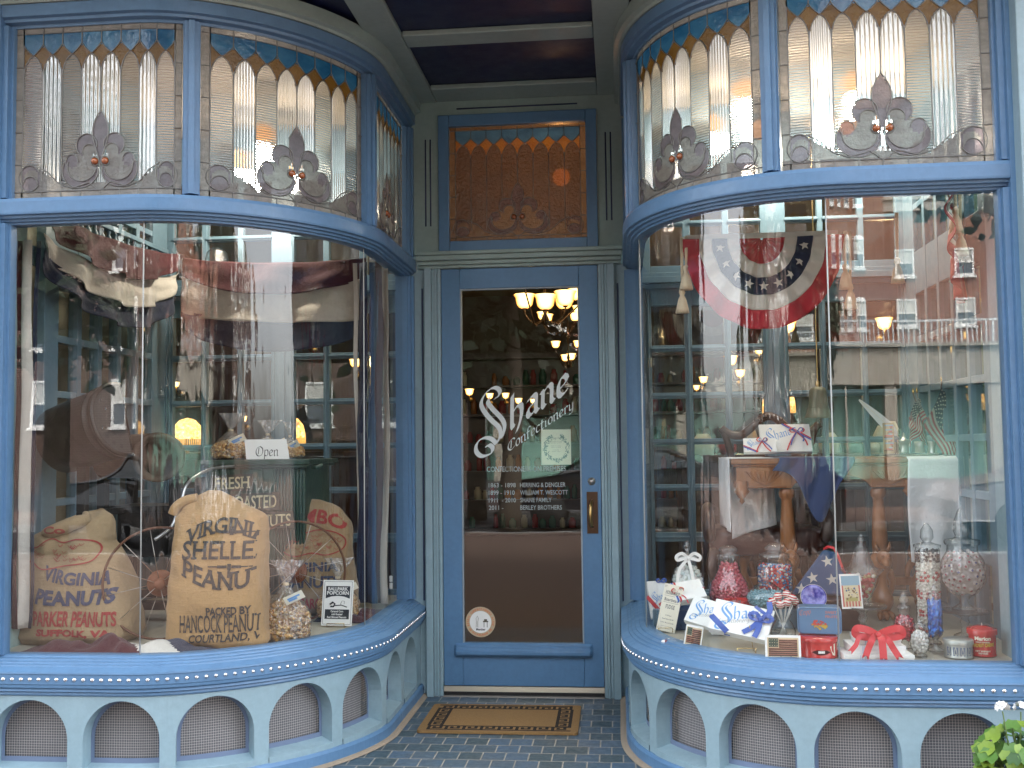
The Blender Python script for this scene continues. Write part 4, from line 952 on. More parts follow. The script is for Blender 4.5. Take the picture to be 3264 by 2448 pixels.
for i in range(46):
    x, z = random.uniform(-.14, .13), random.uniform(.312, .392); d.stroke(pr, [(x - .011, z + .006), (x, z - .003), (x + .011, z + .006)], .0009, 1)
pr.build('sack_print', [PRINTBLUE, PRINTRED], s3)

# popcorn in cellophane
POP = NT('caramel_popcorn'); oi = POP.n('ObjectInfo'); rp = POP.ramp(POP.noise(90, 2), [(.3, (.20, .075, .018)), (.5, (.45, .24, .07)), (.66, (.68, .52, .27))]); pp = POP.pr(Base_Color=rp, Roughness=.28); POPM = POP.done(pp)
def lumps(mb, n, fn, r0, r1, seed, mi=None, sub=1, jit=.35):
    rg = random.Random(seed)
    for k in range(n):
        c = fn(rg)
        r_ = rg.uniform(r0, r1); v, f = ICO[sub]; q = Matrix.Rotation(rg.random() * 6.28, 3, Vector((rg.random() - .5, rg.random() - .5, rg.random() - .5)).normalized())
        s_ = [1 + jit * (rg.random() - .5) for _ in range(3)]
        mb.add([Vector(c) + q @ Vector((p[0] * s_[0], p[1] * s_[1], p[2] * s_[2])) * r_ for p in v], f, mi(rg) if mi else 0, True)
def popcorn_bag(name, label, loc, w, h, hp, seed, rz=0, group='cellophane popcorn bags'):
    t_ = thing(name, label, 'popcorn bag', loc, (0, 0, rz), group); rg0 = random.Random(seed)
    a, b = w / 2, w * .32
    def spt(rg):
        th, ph = rg.uniform(0, 6.28), rg.random(); z = hp * ph; k = math.sqrt(max(.05, 1 - max(0, (ph - .45) / .6) ** 2)) * (.86 + .14 * min(1, ph / .1))
        q = .93 + .05 * rg.random()
        if ph > .8: q *= math.sqrt(rg.random())
        return (a * k * q * math.cos(th), b * k * q * math.sin(th), .012 + z * .93)
    m = MB(); m.lathe([(.0001, .006), (a * .8, .008), (a * .86, hp * .4), (a * .66, hp * .75), (a * .25, hp * .92), (.0001, hp * .93)], seg=20, sy=b / a); lumps(m, 620, spt, .0085, .0125, seed)
    q = m.build('popcorn', POPM, t_)
    c = MB(); zn = hp + (h - hp) * .42
    def fn(u, t):
        th = 6.2832 * u; tt = t
        z = interp([(0, .002), (.45, hp * .75), (.62, zn), (1, h)])(tt)
        k = interp([(0, .86), (.08, 1.02), (.3, 1.06), (.46, .95), (.62, .10), (.72, .24), (1, .62)])(tt)
        e = .06 * noise.noise(Vector((math.cos(th) * 3 + seed, math.sin(th) * 3, z * 22))) * (1 if tt > .35 else .25) + (.12 * math.cos(7 * th + seed) * max(0, tt - .62) / .38)
        kk = k * (1 + e * 2.2); flat = 1 - .55 * max(0, tt - .62) / .38
        return (a * 1.03 * kk * math.cos(th) + .03 * max(0, tt - .62), b * 1.05 * kk * math.sin(th) * flat, z + .05 * e * (tt > .62) * h)
    c.grid(fn, 44, 34, closed=True); c.build('cellophane_bag', CELLO, t_)
    k = MB(); k.lathe([(a * .12, zn - .006), (a * .135, zn), (a * .12, zn + .006)], seg=14, sy=.8); k.build('tie', ROPE, t_)
    g = MB(); M = Matrix.Rotation(R(-24), 3, 'Y') @ Matrix.Rotation(R(18), 3, 'X'); g.box((a * .52, -b * .82, zn - .05), (.088, .0012, .036), 0, M); g.box((a * .52 - .002, -b * .82 - .0012, zn - .048), (.058, .0006, .008), 1, M); g.box((a * .52 - .004, -b * .82 - .0012, zn - .058), (.040, .0006, .008), 1, M)
    g.build('tag', [PAPER, INKBLUE], t_)
popcorn_bag('popcorn_bag', 'clear bag of caramel popcorn in front, leaning by the tall golden sack', (-.905, -1.17, .502), .205, .34, .165, 21)
popcorn_bag('popcorn_bag', 'clear bag of caramel popcorn behind the black lettered card', (-.83, -.62, .502), .19, .29, .13, 22, .3)
popcorn_bag('popcorn_bag', 'clear bag of caramel popcorn on top of the cart, nearest the tag', (-1.44, -.42, 1.268), .20, .235, .085, 23)
popcorn_bag('popcorn_bag', 'clear bag of caramel popcorn on top of the cart, behind the little white sign', (-1.29, -.30, 1.268), .17, .20, .07, 24, .5)
popcorn_bag('popcorn_bag', 'clear bag of caramel popcorn on top of the cart, farthest from the tag', (-1.17, -.30, 1.268), .15, .19, .06, 25, -.3)
# signs
sg = thing('sign_card', 'white card with a black blackletter word, standing on the cart', 'sign', (-1.205, -.55, 1.268), (R(-12), 0, R(2)))
m = MB(); m.add([(-.105, 0, 0), (.112, 0, 0), (.090, 0, .100), (-.122, 0, .100), (-.105, .002, 0), (.112, .002, 0), (.090, .002, .1), (-.122, .002, .1)], [(0, 1, 2, 3), (7, 6, 5, 4), (0, 4, 5, 1), (1, 5, 6, 2), (2, 6, 7, 3), (3, 7, 4, 0)]); m.build('card', WHITEP, sg)
m = MB(); put_nib(m, 'Open', lambda x, y, l=0: (x, -.0006 - l, y), 0, .085, .031, 0, 0, -.058, .016, 8e-6); m.build('lettering', INK, sg)
cd = thing('sign_card', 'white popcorn card with black bands, propped in front of a popcorn bag', 'sign', (-.777, -.84, .508), (R(-10), 0, R(-4)))
m = MB(); m.bb((-.073, 0, 0), (.073, .003, .205)); m.build('card', WHITEP, cd)
m = MB()
for a, b in (((-.067, -.0004, .006), (-.0655, 0, .199)), ((.0655, -.0004, .006), (.067, 0, .199)), ((-.067, -.0004, .1975), (.067, 0, .199)), ((-.067, -.0004, .006), (.067, 0, .0075))): m.bb(a, b, 0)
v = [(x, -.0006, z) for x, z in ((-.058, .178), (.058, .178), (.058, .122), (.03, .131), (0, .134), (-.03, .131), (-.058, .122))]; m.add(v, [tuple(range(7))], 0)
m.bb((-.058, -.0006, .030), (.058, 0, .073), 0)
for s_, w, z, h in (('BALLPARK', .096, .158, .015), ('POPCORN', .106, .139, .016), ('Caramel Corn', .06, .060, .009), ('with Roasted', .052, .047, .009), ('Red Skinned Peanuts', .092, .034, .009)):
    v, f = text2d(s_, w, h, .03, .03 if h > .01 else 0); m.add2d(v, f, lambda x, y: (-w / 2 + x, -.0009, z + y), 1)
m.tube([(-.035, -.001, .095), (-.022, -.001, .105), (-.012, -.001, .098), (-.018, -.001, .086), (-.032, -.001, .086)], .004, 5, 0); m.tube([(-.014, -.001, .09), (.02, -.001, .093), (.046, -.001, .084)], .0025, 5, 2); m.tube([(.014, -.001, .094), (.022, -.001, .112), (.034, -.001, .110), (.032, -.001, .096)], .0012, 4, 2)
m.build('lettering', [INK, WHITEP, INKGREY], cd)
ea = MB()
for s_ in (-1, 1): ea.tube([(s_ * .04, .03, -.006), (s_ * .04, -.012, -.004), (s_ * .04, -.012, .012)], .0014, 5)
ea.tube([(-.04, -.012, .012), (.04, -.012, .012)], .0014, 5); tag(ea.build('wire_stand', GOLDW, loc=(-.777, -.84, .508)), 'small gold wire stand under the white popcorn card', 'stand')

# ---------------------------------------------------------------- the antique roaster cart
GREENP = plain('worn_green_paint', (.018, .05, .036), .45, var=.5, scale=20, bump=.3, bscale=60)
WHEELC = plain('rusty_wheel_paint', (.12, .05, .025), .6, var=.4, scale=40, bump=.3)
SPOKE = plain('steel_spoke', (.45, .42, .38), .35, .9)
DRUMB = plain('charred_drum', (.022, .022, .020), .38, .55, var=.5, scale=9, bump=.25, bscale=25)
CREAMP = plain('cream_sign_paint', (.55, .48, .30), .6, var=.15)
ct = thing('peanut_roaster', 'antique green peanut roaster cart with black drum and spoked wheels', 'roaster cart', (-1.4, -.45, .5))
W = dict(parent=ct, world=True)
m = MB(); m.bb((-1.515, -.53, .76), (-1.17, -.08, 1.225))
for i in range(6): m.bb((-1.512 + i * .0565, -.536, .765), (-1.512 + i * .0565 + .052, -.53, 1.22))
m.bb((-1.17, -.50, .76), (-1.025, -.08, 1.225))
for i in range(9): m.tube([(-1.165 + i * .0165, -.505, .765), (-1.165 + i * .0165, -.505, 1.22)], .0085, 8)
m.build('cabinet', GREENP, bevel=.004, **W)
m = MB(); m.bb((-1.53, -.55, 1.2255), (-1.0, -.06, 1.240)); m.bb((-1.545, -.565, 1.2405), (-.985, -.05, 1.265)); m.tube([(-.99, -.52, 1.225), (-.955, -.54, 1.225), (-.93, -.53, 1.235)], .012, 8); m.build('lid', GREENP, bevel=.006, **W)
for s_, x0, x1, z0, z1 in (('FRESH', -1.476, -1.293, 1.122, 1.182), ('ROASTED', -1.405, -1.158, 1.024, 1.090), ('PEANUTS', -1.345, -1.085, .935, .996)):
    m = MB(); M = Matrix.Rotation(R(-2.5), 3, 'Y')
    cxx, czz = (x0 + x1) / 2, (z0 + z1) / 2; m.box((cxx, -.5445, czz), (x1 - x0 + .03, .008, z1 - z0 + .022), 0, M)
    v, f = text2d(s_, x1 - x0, z1 - z0, .012, .06); m.add2d(v, f, lambda x, y: (x0 + x, -.5495, z0 + y + .04 * (x - (x1 - x0) / 2)), 1)
    m.build('sign_board', [plainm('dark_sign_board', (.035, .035, .025), .6, var=.4), CREAMP], **W)
m = MB()
for x in (-1.50, -1.06): 
    for y in (-.48, -.14): m.bb((x, y, .52), (x + .03, y + .03, .76))
m.bb((-1.62, -.50, .73), (-1.0, -.12, .7595)); m.bb((-2.0, -.75, .56), (-1.5, -.70, .60)); m.bb((-1.87, -1.14, 1.05), (-1.83, -1.10, 1.30)); m.bb((-1.87, -1.14, 1.02), (-1.83, -.45, 1.05)); m.bb((-2.0, -.35, .56), (-1.5, -.30, .60))
for x in (-1.98, -1.62): m.bb((x, -.75, .5), (x + .04, -.70, 1.18)); m.bb((x, -.45, .5), (x + .04, -.40, 1.18))
m.bb((-1.96, -.70, 1.02), (-1.60, -.40, 1.05)); m.bb((-1.92, -.66, .80), (-1.53, -.42, 1.02)); m.build('undercarriage', IRON, bevel=.003, **W)
m = MB(); M = Matrix.Rotation(R(63), 3, 'Z') @ Matrix.Rotation(R(9), 3, 'Y') @ Matrix.Rotation(R(90), 3, 'X')
Md = (Matrix.Rotation(R(72), 3, 'Z') @ Matrix.Rotation(R(-14), 3, 'X') @ Matrix.Rotation(R(90), 3, 'X'))
c0 = Vector((-1.77, -1.13, 1.425))
pf = [(.0001, -.24), (.13, -.24), (.152, -.23), (.158, -.10), (.157, .06), (.166, .065), (.166, .075), (.158, .08), (.158, .115), (.170, .118), (.170, .132), (.155, .133)]; n = 30
v = [c0 + Md @ Vector((r_ * math.cos(R(78 + 204 * k / n)), r_ * math.sin(R(78 + 204 * k / n)), z)) for r_, z in pf for k in range(n + 1)]; w = n + 1
m.add(v, [(i * w + k, i * w + k + 1, (i + 1) * w + k + 1, (i + 1) * w + k) for i in range(len(pf) - 1) for k in range(n)], 0, True)
m.add(v, [tuple([i * w for i in range(len(pf))] + [i * w + n for i in range(len(pf) - 1, -1, -1)])]); m.build('drum', DRUMB, **W)
m = MB(); n = 24
v = [Vector((.152 * math.cos(R(80 + 200 * k / n)), .152 * math.sin(R(80 + 200 * k / n)), .128)) for k in range(n + 1)]
m.add([c0 + Md @ p for p in v], [tuple(range(n + 1))]); h = MB()
for a in (-102, -122, -142): h.lathe([(.0001, .1295), (.010, .1295)], c=c0 + Md @ Vector((.125 * math.cos(R(a)), .125 * math.sin(R(a)), 0)), M=Md, seg=12)
for a, r_ in ((150, .09), (175, .05), (140, .13), (200, .12)): h.lathe([(.0001, .131), (.006, .1295)], c=c0 + Md @ Vector((r_ * math.cos(R(a)), r_ * math.sin(R(a)), 0)), M=Md, seg=10, mi=1)
ep = m.build('end_plate', plainm('grey_iron_plate', (.055, .055, .055), .45, .5, var=.4, bump=.2), **W); q = h.build('rivet_holes', [INK, STEEL], **W)
m = MB(); M2 = Matrix.Rotation(R(20), 3, 'Z') @ Matrix.Rotation(R(90), 3, 'X')
m.lathe([(.115, -.10), (.118, .10), (.108, .104), (.085, .10), (.085, .02), (.0001, .02)], c=(-1.68, -.72, 1.285), seg=36, M=M2); m.lathe([(.10, -.2), (.112, .08)], c=(-1.78, -.70, 1.29), seg=30, M=Matrix.Rotation(R(90), 3, 'Y')); m.build('fire_ring', plainm('heat_stained_brass', (.075, .05, .032), .6, .4, var=.6, scale=14), **W)
for k, (cx_, cy_, cz, tilt) in enumerate(((-1.43, -1.24, .752, 16), (-1.02, -.68, .735, 6))):
    wh = MB(); Mw = Matrix.Rotation(R(tilt), 3, 'Z')
    P = lambda r_, a, y=0: Vector((cx_, cy_, cz)) + Mw @ Vector((r_ * math.cos(a), y, r_ * math.sin(a)))
    rim = MB(); rim.tube([P(.236, 6.2832 * i / 56) for i in range(56)], .0055, 8, closed=True)
    ro = rim.build('wheel', WHEELC, **W)
    sp = MB()
    for i in range(12): a = 6.2832 * i / 12 + .2; sp.tube([P(.02, a, -.03 if i % 2 else .03), P(.232, a)], .0016, 5)
    so_ = sp.build('spokes', SPOKE, **W); so_.parent = ro
    hb = MB(); hb.lathe([(.0001, .05), (.022, .05), (.026, .03), (.022, .018), (.05, .012), (.058, .0), (.05, -.012), (.022, -.02), (.026, -.04), (.016, -.05), (.0001, -.05)], c=(cx_, cy_, cz), M=Mw @ Matrix.Rotation(R(90), 3, 'X'), seg=20, mi=0)
    ho = hb.build('hub', plainm('orange_rust_hub', (.17, .055, .02), .55, .2, var=.4, scale=30), **W); ho.parent = ro
for p0, p1 in (((-1.43, -1.22, .752), (-1.43, -.5, .752)), ((-1.02, -.67, .735), (-1.02, -.3, .735))): m = MB(); m.tube([p0, p1], .012, 8); m.build('axle', IRON, **W)
m = MB(); m.tube(catmull([(-1.345, -.62, 1.235), (-1.395, -.80, 1.225), (-1.435, -.95, 1.17), (-1.45, -1.0, 1.08), (-1.465, -1.05, .985), (-1.49, -1.1, .945), (-1.515, -1.12, .925)], 5), .0075, 10); m.build('handle_rod', plainm('dull_chrome', (.45, .45, .45), .3, .9), **W)

# ---------------------------------------------------------------- bunting of the peanut window
def swag(name, label, cat, P0, P1, bands, sag, nfold=9, amp=.03, nu=90, group=None, lift=(0, 0), tilt=.06):
    """A strip of bunting hung from P0 to P1: stacked cloth bands that sag and fold together."""
    P0, P1 = Vector(P0), Vector(P1); ax = (P1 - P0); hz = Vector((ax.x, ax.y, 0)).normalized(); out = Vector((hz.y, -hz.x, 0))
    t_ = thing(name, label, cat, (P0 + P1) / 2, group=group); O = (P0 + P1) / 2
    for bi, (n0, mt, d0, d1, g0, g1) in enumerate(bands):     # depth under the chord at mid span, and at the ends
        m = MB()
        def fn(u, v, d0=d0, d1=d1, g0=g0, g1=g1, bi=bi):
            q = 4 * u * (1 - u); e0, e1 = g0 + (d0 - g0) * q ** .8, g1 + (d1 - g1) * q ** .8; dep = e0 + (e1 - e0) * v
            f = math.sin(nfold * math.pi * u + 1.2 * math.sin(5 * u) + v * 1.1 + bi) * amp * (.35 + .65 * v) + .012 * noise.noise(Vector((u * 9 + bi * 3, v * 3, dep * 5)))
            p = P0 + ax * u + out * (f + tilt * q * (.2 + .8 * v) + .004 * bi); p.z -= dep; return p - O
        m.grid(fn, nu, 14); m.build(n0, mt, t_, solid=.002)
    return t_
BG = 'red white and navy bunting swags'
swag('bunting_swag', 'maroon, cream and navy swag hanging over the roasting drum', 'bunting', (-1.97, -1.28, 2.36), (-1.93, .02, 2.40), [('maroon_band', MAROON, .02, .20, -.02, .04), ('cream_band', CREAMC, .17, .345, .09, .14), ('navy_band', NAVYC, .32, .45, .13, .22)], .2, group=BG)
swag('bunting_swag', 'long maroon, cream and navy swag stretched towards the door', 'bunting', (-1.90, .04, 2.40), (-.79, -.22, 2.32), [('maroon_band', MAROON, .03, .21, .0, .10), ('cream_band', CREAMC, .19, .36, .10, .33), ('navy_band', NAVYC, .34, .52, .30, .40)], .15, 8, .02, group=BG)
def drape(name, label, cat, strips, z0, z1, x0, y0, dirv, amp=.012, flare=.0, group=None):
    t_ = thing(name, label, cat, (x0, y0, z0), group=group); dx, dy = dirv
    s0 = 0
    for i, (n0, mt, w) in enumerate(strips):
        m = MB()
        def fn(u, v, s0=s0, w=w, i=i):
            s = s0 + w * u; z = z1 - z0 - (z1 - z0) * v; k = 1 + flare * v
            off = amp * math.sin(s * 60 + 2 * v + i) + .02 * noise.noise(Vector((s * 8, v * 4, i + x0)))
            wob = .018 * noise.noise(Vector((v * 3.5, i * .7, x0 * 3)))
            return (dx * s * k - dy * off + wob, dy * s * k + dx * off, z)
        m.grid(fn, 12, 40); m.build(n0, mt, t_, solid=.002); s0 += w
    return t_
drape('bunting_drape', 'upright maroon, cream and navy drape at the outer edge of the peanut window', 'bunting', [('maroon_strip', MAROON, .040), ('cream_strip', CREAMC, .040), ('navy_strip', NAVYC, .018)], .58, 2.22, -2.03, -1.38, (1, .1), group='upright bunting drapes')
drape('bunting_drape', 'upright navy, blue and cream drape beside the recess glass of the peanut window', 'bunting', [('cream_strip', CREAMC, .02), ('navy_strip', NAVYC, .055), ('blue_strip', FLAGBLUE, .06), ('maroon_strip', MAROON, .03), ('cream_strip', CREAMC, .045)], .53, 2.28, -.835, -.28, (.93, -.20), .014, group='upright bunting drapes')
# cloth heaped on the display floor
def heap(name, label, mats, loc, w, d, h, seed, bands):
    m = MB()
    def fn(u, v):
        x, y = (u - .5) * w, (v - .5) * d; e = max(0, 1 - (2 * abs(u - .5)) ** 2.4) * max(0, 1 - (2 * abs(v - .5)) ** 2.2)
        z = e * h * (.55 + .75 * abs(noise.noise(Vector((x * 9 + seed, y * 11, 0)))) + .3 * math.sin(x * 26 + seed + y * 14)); wv = .015 * noise.noise(Vector((x * 8, y * 8, seed)))
        return (x + wv * 2, y + wv * 2, max(.001 + .004 * e, z))
    m.grid(fn, 60, 30, mi=lambda u, v: bands(u, v)); return tag(m.build(name, mats, loc=loc, solid=.002), label, 'cloth')
heap('flag_cloth', 'maroon, cream and navy cloth crumpled on the floor between the front sacks', [MAROON, CREAMC, NAVYC], (-1.52, -1.43, .503), .78, .20, .06, 2, lambda u, v: 0 if (u + v * .25) < .72 else (1 if u + v * .3 < .92 else 2))
heap('flag_cloth', 'navy and cream cloth crumpled on the floor behind the popcorn card', [NAVYC, CREAMC, MAROON], (-.80, -.52, .503), .26, .38, .05, 9, lambda u, v: 0 if u < .35 else (1 if u < .75 else 2))
dc = MB()
for z in (.0, .035): dc.bb((0, z * 0, z), (.016, .001, z + .03))
tag(dc.build('window_decal', WHITEP, loc=(-.655, -.28, .60)), 'small pale blue and white decal low on the recess glass', 'decal')
# ---------------------------------------------------------------- candy window: jars
def fill(mb, prof, z0, z1, r_, seed, mi, core=0, sub=1, tries=2600, squash=1., inset=.9):
    """Packs sweets against the inside of a jar whose profile is given as radius by height."""
    rg = random.Random(seed); R_ = interp([(z, q) for q, z in prof]); pts = []
    for _ in range(tries):
        z = rg.uniform(z0, z1); a = rg.uniform(0, 6.2832); rr = max(0, R_(z) * .985 - r_ * (.95 + .25 * rg.random()))
        if z > z1 - r_ * 1.5: rr *= math.sqrt(rg.random())
        p = (rr * math.cos(a), rr * math.sin(a), z)
        if all((p[0] - q[0]) ** 2 + (p[1] - q[1]) ** 2 + (p[2] - q[2]) ** 2 > (1.62 * r_) ** 2 for q in pts): pts.append(p)
    zs = np.linspace(z0, z1 - r_, 10); mb.lathe([(.0001, z0)] + [(max(.001, R_(z) - 1.7 * r_), z) for z in zs] + [(.0001, z1 - r_)], mi=core, seg=18)
    for p in pts:
        k = mi(rg, p) if callable(mi) else mi; mb.ball(p, r_ * rg.uniform(.92, 1.06), k, sub, squash)
def mats(*cs, r=.25, coat=.4, pre='candy'):
    return [plainm(f'{pre}_{i}_{int(c[0]*999)}_{int(c[1]*999)}_{int(c[2]*999)}', c, r, coat=coat, var=.06) for i, c in enumerate(cs)]
def jar(name, label, loc, body, lid, cat='candy jar', group=None, glass=None, flute=0., nf=12):
    t_ = thing(name, label, cat, loc, group=group)
    m = MB(); m.lathe(body, seg=36, flute=flute, nf=nf); m.build('glass_body', glass or JARGLASS, t_)
    if lid: m = MB(); m.lathe(lid, seg=30, flute=.03 if flute == 0 else flute, nf=10); m.build('glass_lid', CRYSTAL, t_)
    return t_
JG = 'glass candy jars in the window'
# white gumballs with a bow
P = [(.050, 0), (.072, .006), (.079, .05), (.075, .10), (.060, .145), (.046, .165), (.043, .185), (.05, .195)]
j = jar('candy_jar', 'glass jar of white gumballs with a white ribbon bow round its neck', (.822, -.71, .600), [(.0001, .001)] + P, [(.048, .196), (.05, .205), (.03, .215), (.012, .225), (.016, .245), (.013, .27), (.0001, .285)], group=JG)
m = MB(); fill(m, P, .010, .160, .0112, 1, lambda g, p: g.choice([0, 0, 0, 1, 2])); m.build('gumballs', mats((.80, .83, .80), (.68, .78, .78), (.78, .70, .68)), j)
def bow(mb, c, w, h, mi=0, tails=(), wd=.009, yo=0):
    x, y, z = c
    for s in (-1, 1):
        pts = catmull([(x, y, z), (x + s * w * .5, y - .012, z + h * .55), (x + s * w, y - .016, z + h * .25), (x + s * w * .9, y - .014, z - h * .15), (x + s * w * .4, y - .010, z - h * .02), (x, y, z)], 5)
        ribbon(mb, pts, wd, mi)
    mb.ball((x, y - .010, z), wd * .62, mi, 1)
    for t_ in tails: ribbon(mb, catmull([Vector(c) + Vector(p) for p in t_], 5), wd, mi)
def ribbon(mb, pts, w, mi=0, axis=None, fork=False):
    pts = [Vector(p) for p in pts]; v = []; n = len(pts)
    for i, p in enumerate(pts):
        t_ = (pts[min(i + 1, n - 1)] - pts[max(0, i - 1)]).normalized(); a = axis or Vector((0, -1, .15)); b = t_.cross(Vector(a)); b = b.normalized() if b.length > 1e-5 else Vector((1, 0, 0))
        v += [p - b * w / 2, p + b * w / 2]
    f = [(2 * i, 2 * i + 1, 2 * i + 3, 2 * i + 2) for i in range(n - 1)]
    if fork:
        d = (pts[-1] - pts[-2]).normalized() * w * .55; k = len(v); a, b = v[-2], v[-1]; v += [a + d, b + d, (a + b) / 2]; f += [(k - 2, k + 2, k), (k - 2, k - 1, k + 2), (k - 1, k + 1, k + 2)]
    mb.add(v, f, mi, True)
m = MB(); bow(m, (.0, -.062, .205), .052, .042, tails=[[(0, -.004, 0), (.012, -.016, -.05), (.024, -.02, -.115)], [(0, -.004, 0), (-.04, -.012, -.05), (-.052, -.018, -.12)]], wd=.014); m.lathe([(.046, .198), (.046, .208)], seg=20); m.build('ribbon_bow', WHITERIB, j)
# pink sweets
P = [(.055, 0), (.085, .01), (.0935, .055), (.085, .10), (.058, .145), (.047, .17), (.047, .21), (.054, .222)]
j = jar('candy_jar', 'round-bellied glass jar full of pink sweets', (1.008, -.70, .582), [(.0001, .001)] + P, [(.05, .223), (.052, .232), (.03, .236), (.042, .25), (.04, .262), (.02, .272), (.0001, .275)], group=JG)
m = MB(); fill(m, P, .010, .192, .0088, 2, lambda g, p: g.choice([0, 0, 1]), tries=5200); m.build('pink_sweets', mats((.56, .09, .13), (.64, .16, .19)), j)
# red, white and blue
P = [(.07, 0), (.078, .006), (.0785, .19), (.07, .205), (.06, .212)]
j = jar('candy_jar', 'straight-sided glass jar of mixed red, white and blue sweets', (1.212, -.70, .582), [(.0001, .001)] + P, [(.062, .213), (.066, .218), (.066, .236), (.04, .242), (.034, .25), (.044, .262), (.02, .28), (.0001, .284)], group=JG)
m = MB(); fill(m, P, .008, .185, .0062, 3, lambda g, p: g.choice([0, 1, 2, 2]), tries=6500); m.build('mixed_sweets', mats((.55, .04, .05), (.72, .70, .68), (.05, .19, .42)), j)
# squat blue
P = [(.012, .075), (.028, .087), (.05, .105), (.080, .13), (.086, .155), (.07, .183), (.03, .213), (.014, .221)]
j = jar('candy_jar', 'squat pointed glass jar of pale blue sweets on a glass foot', (1.142, -.92, .502), [(.0001, .001), (.06, .003), (.055, .010), (.018, .016)] + P[1:], [(.014, .222), (.018, .231), (.010, .241), (.022, .262), (.016, .28), (.0001, .286)], group=JG)
m = MB(); fill(m, [(.04, .105), (.080, .13), (.086, .155), (.07, .183), (.03, .213)], .110, .178, .0062, 4, 0, tries=3200); m.build('blue_sweets', mats((.20, .40, .47)), j)
# small ones by the flat pane
P = [(.018, .03), (.038, .05), (.043, .085), (.036, .118), (.02, .135), (.022, .155)]
j = jar('candy_jar', 'small round glass jar of red balls with a tall cut stopper', (1.632, -1.24, .502), [(.0001, .001), (.03, .002), (.028, .010), (.012, .018)] + P, [(.024, .156), (.026, .166), (.008, .172), (.02, .19), (.010, .215), (.0001, .222)], group=JG)
m = MB(); fill(m, P, .036, .128, .0080, 5, 0); m.build('red_balls', mats((.42, .03, .045)), j)
P = [(.020, .014), (.032, .03), (.036, .06), (.031, .085), (.02, .097), (.021, .112)]
j = jar('candy_jar', 'little glass jar of white mints beside the gift stack', (1.645, -1.40, .502), [(.0001, .001), (.026, .002), (.024, .008), (.016, .013)] + P, [(.023, .113), (.022, .118), (.013, .124), (.006, .131), (.008, .137), (.0001, .143)], group=JG)
m = MB(); fill(m, P, .018, .092, .0074, 6, 0, squash=1.25); m.build('white_mints', mats((.72, .71, .67)), j)
P = [(.016, .055), (.026, .066), (.028, .10), (.028, .20), (.024, .215)]
j = jar('candy_jar', 'slim footed glass jar of shiny blue foil sweets', (1.732, -1.30, .502), [(.0001, .001), (.032, .003), (.028, .010), (.008, .022), (.008, .045)] + P, [(.025, .216), (.026, .222), (.008, .226), (.014, .238), (.005, .256), (.0001, .26)], group=JG)
m = MB(); FOIL = plain('blue_foil', (.05, .25, .72), .16, .9, var=.35, scale=90, bump=.5, bscale=160); g = random.Random(4)
m.lathe([(.0001, .062), (.018, .07), (.02, .195), (.0001, .2)], seg=12)
for _ in range(120):
    a, z = g.uniform(0, 6.28), g.uniform(.066, .195); r_ = .0215; d = Vector((g.gauss(0, .35), g.gauss(0, .35), 1)).normalized() * .013; p = Vector((r_ * math.cos(a), r_ * math.sin(a), z)); m.tube([p - d, p - d * .4, p + d * .4, p + d], [.0015, .0042, .0042, .0015], 5)
m.build('foil_sweets', FOIL, j)
P = [(.03, .02), (.046, .04), (.049, .10), (.049, .37), (.045, .385)]
j = jar('candy_jar', 'tall cylinder jar layered with white and red-white sweets under a black layer', (1.757, -1.14, .502), [(.0001, .001), (.045, .003), (.04, .012), (.022, .018)] + P, [(.052, .386), (.054, .396), (.03, .402), (.014, .408), (.026, .425), (.024, .455), (.010, .478), (.0001, .484)], group=JG)
m = MB(); fill(m, P, .026, .375, .0068, 7, lambda g, p: 2 if p[2] > .325 else (0 if int(p[2] / .036) % 2 == 0 else g.choice([0, 1, 1])), core=0, tries=9000); m.build('layered_sweets', mats((.70, .68, .62), (.48, .10, .09), (.03, .028, .032)), j)
# big globe jar on a pressed glass stand
P = [(.03, 0), (.058, .015), (.086, .06), (.092, .10), (.083, .15), (.062, .185), (.06, .21)]
j = jar('candy_jar', 'large globe jar of white twist-wrapped sweets, raised on a glass stand', (1.94, -.99, .612), [(.0001, .001), (.05, .003), (.046, .010), (.018, .03), (.016, .045), (.03, .06)] + [(r_, z + .06) for r_, z in P[1:]], [(.066, .271), (.072, .282), (.07, .292), (.035, .298), (.024, .306), (.034, .33), (.03, .37), (.014, .415), (.0001, .43)], group=JG)
m = MB(); PW = [(r_, z + .06) for r_, z in P]; rg = random.Random(9); R_ = interp([(z, r_) for r_, z in PW]); m.lathe([(.0001, .068), (.05, .08), (.068, .12), (.07, .16), (.06, .21), (.0001, .235)], seg=16)
pts = []
for _ in range(2600):
    z, a = rg.uniform(.075, .243), rg.uniform(0, 6.283); rr = max(.0, R_(z) - .0135); p = Vector((rr * math.cos(a), rr * math.sin(a), z))
    if all((p - q).length > .0215 for q in pts): pts.append(p)
for p in pts:
    n = Vector((p.x, p.y, (p.z - .16) * .8)).normalized(); q = n.to_track_quat('Z', 'Y').to_matrix(); 
    m.lathe([(.0001, .006), (.008, .0055), (.0125, .0), (.008, -.006)], c=p, M=q, seg=9); m.lathe([(.0001, .0068), (.0055, .0064)], c=p, M=q, seg=8, mi=1 if rg.random() < .75 else 2)
    tq = rg.uniform(0, 3.14); d = q @ Vector((math.cos(tq), math.sin(tq), 0))
    for s_ in (-1, 1): b = q @ Vector((-math.sin(tq), math.cos(tq), 0)); e = p + d * s_ * .011; f = p + d * s_ * .019; m.add([e, f + b * .007, f - b * .007], [(0, 1, 2)], 0)
m.build('wrapped_sweets', mats((.72, .68, .68), (.40, .10, .13), (.12, .16, .35)), j)
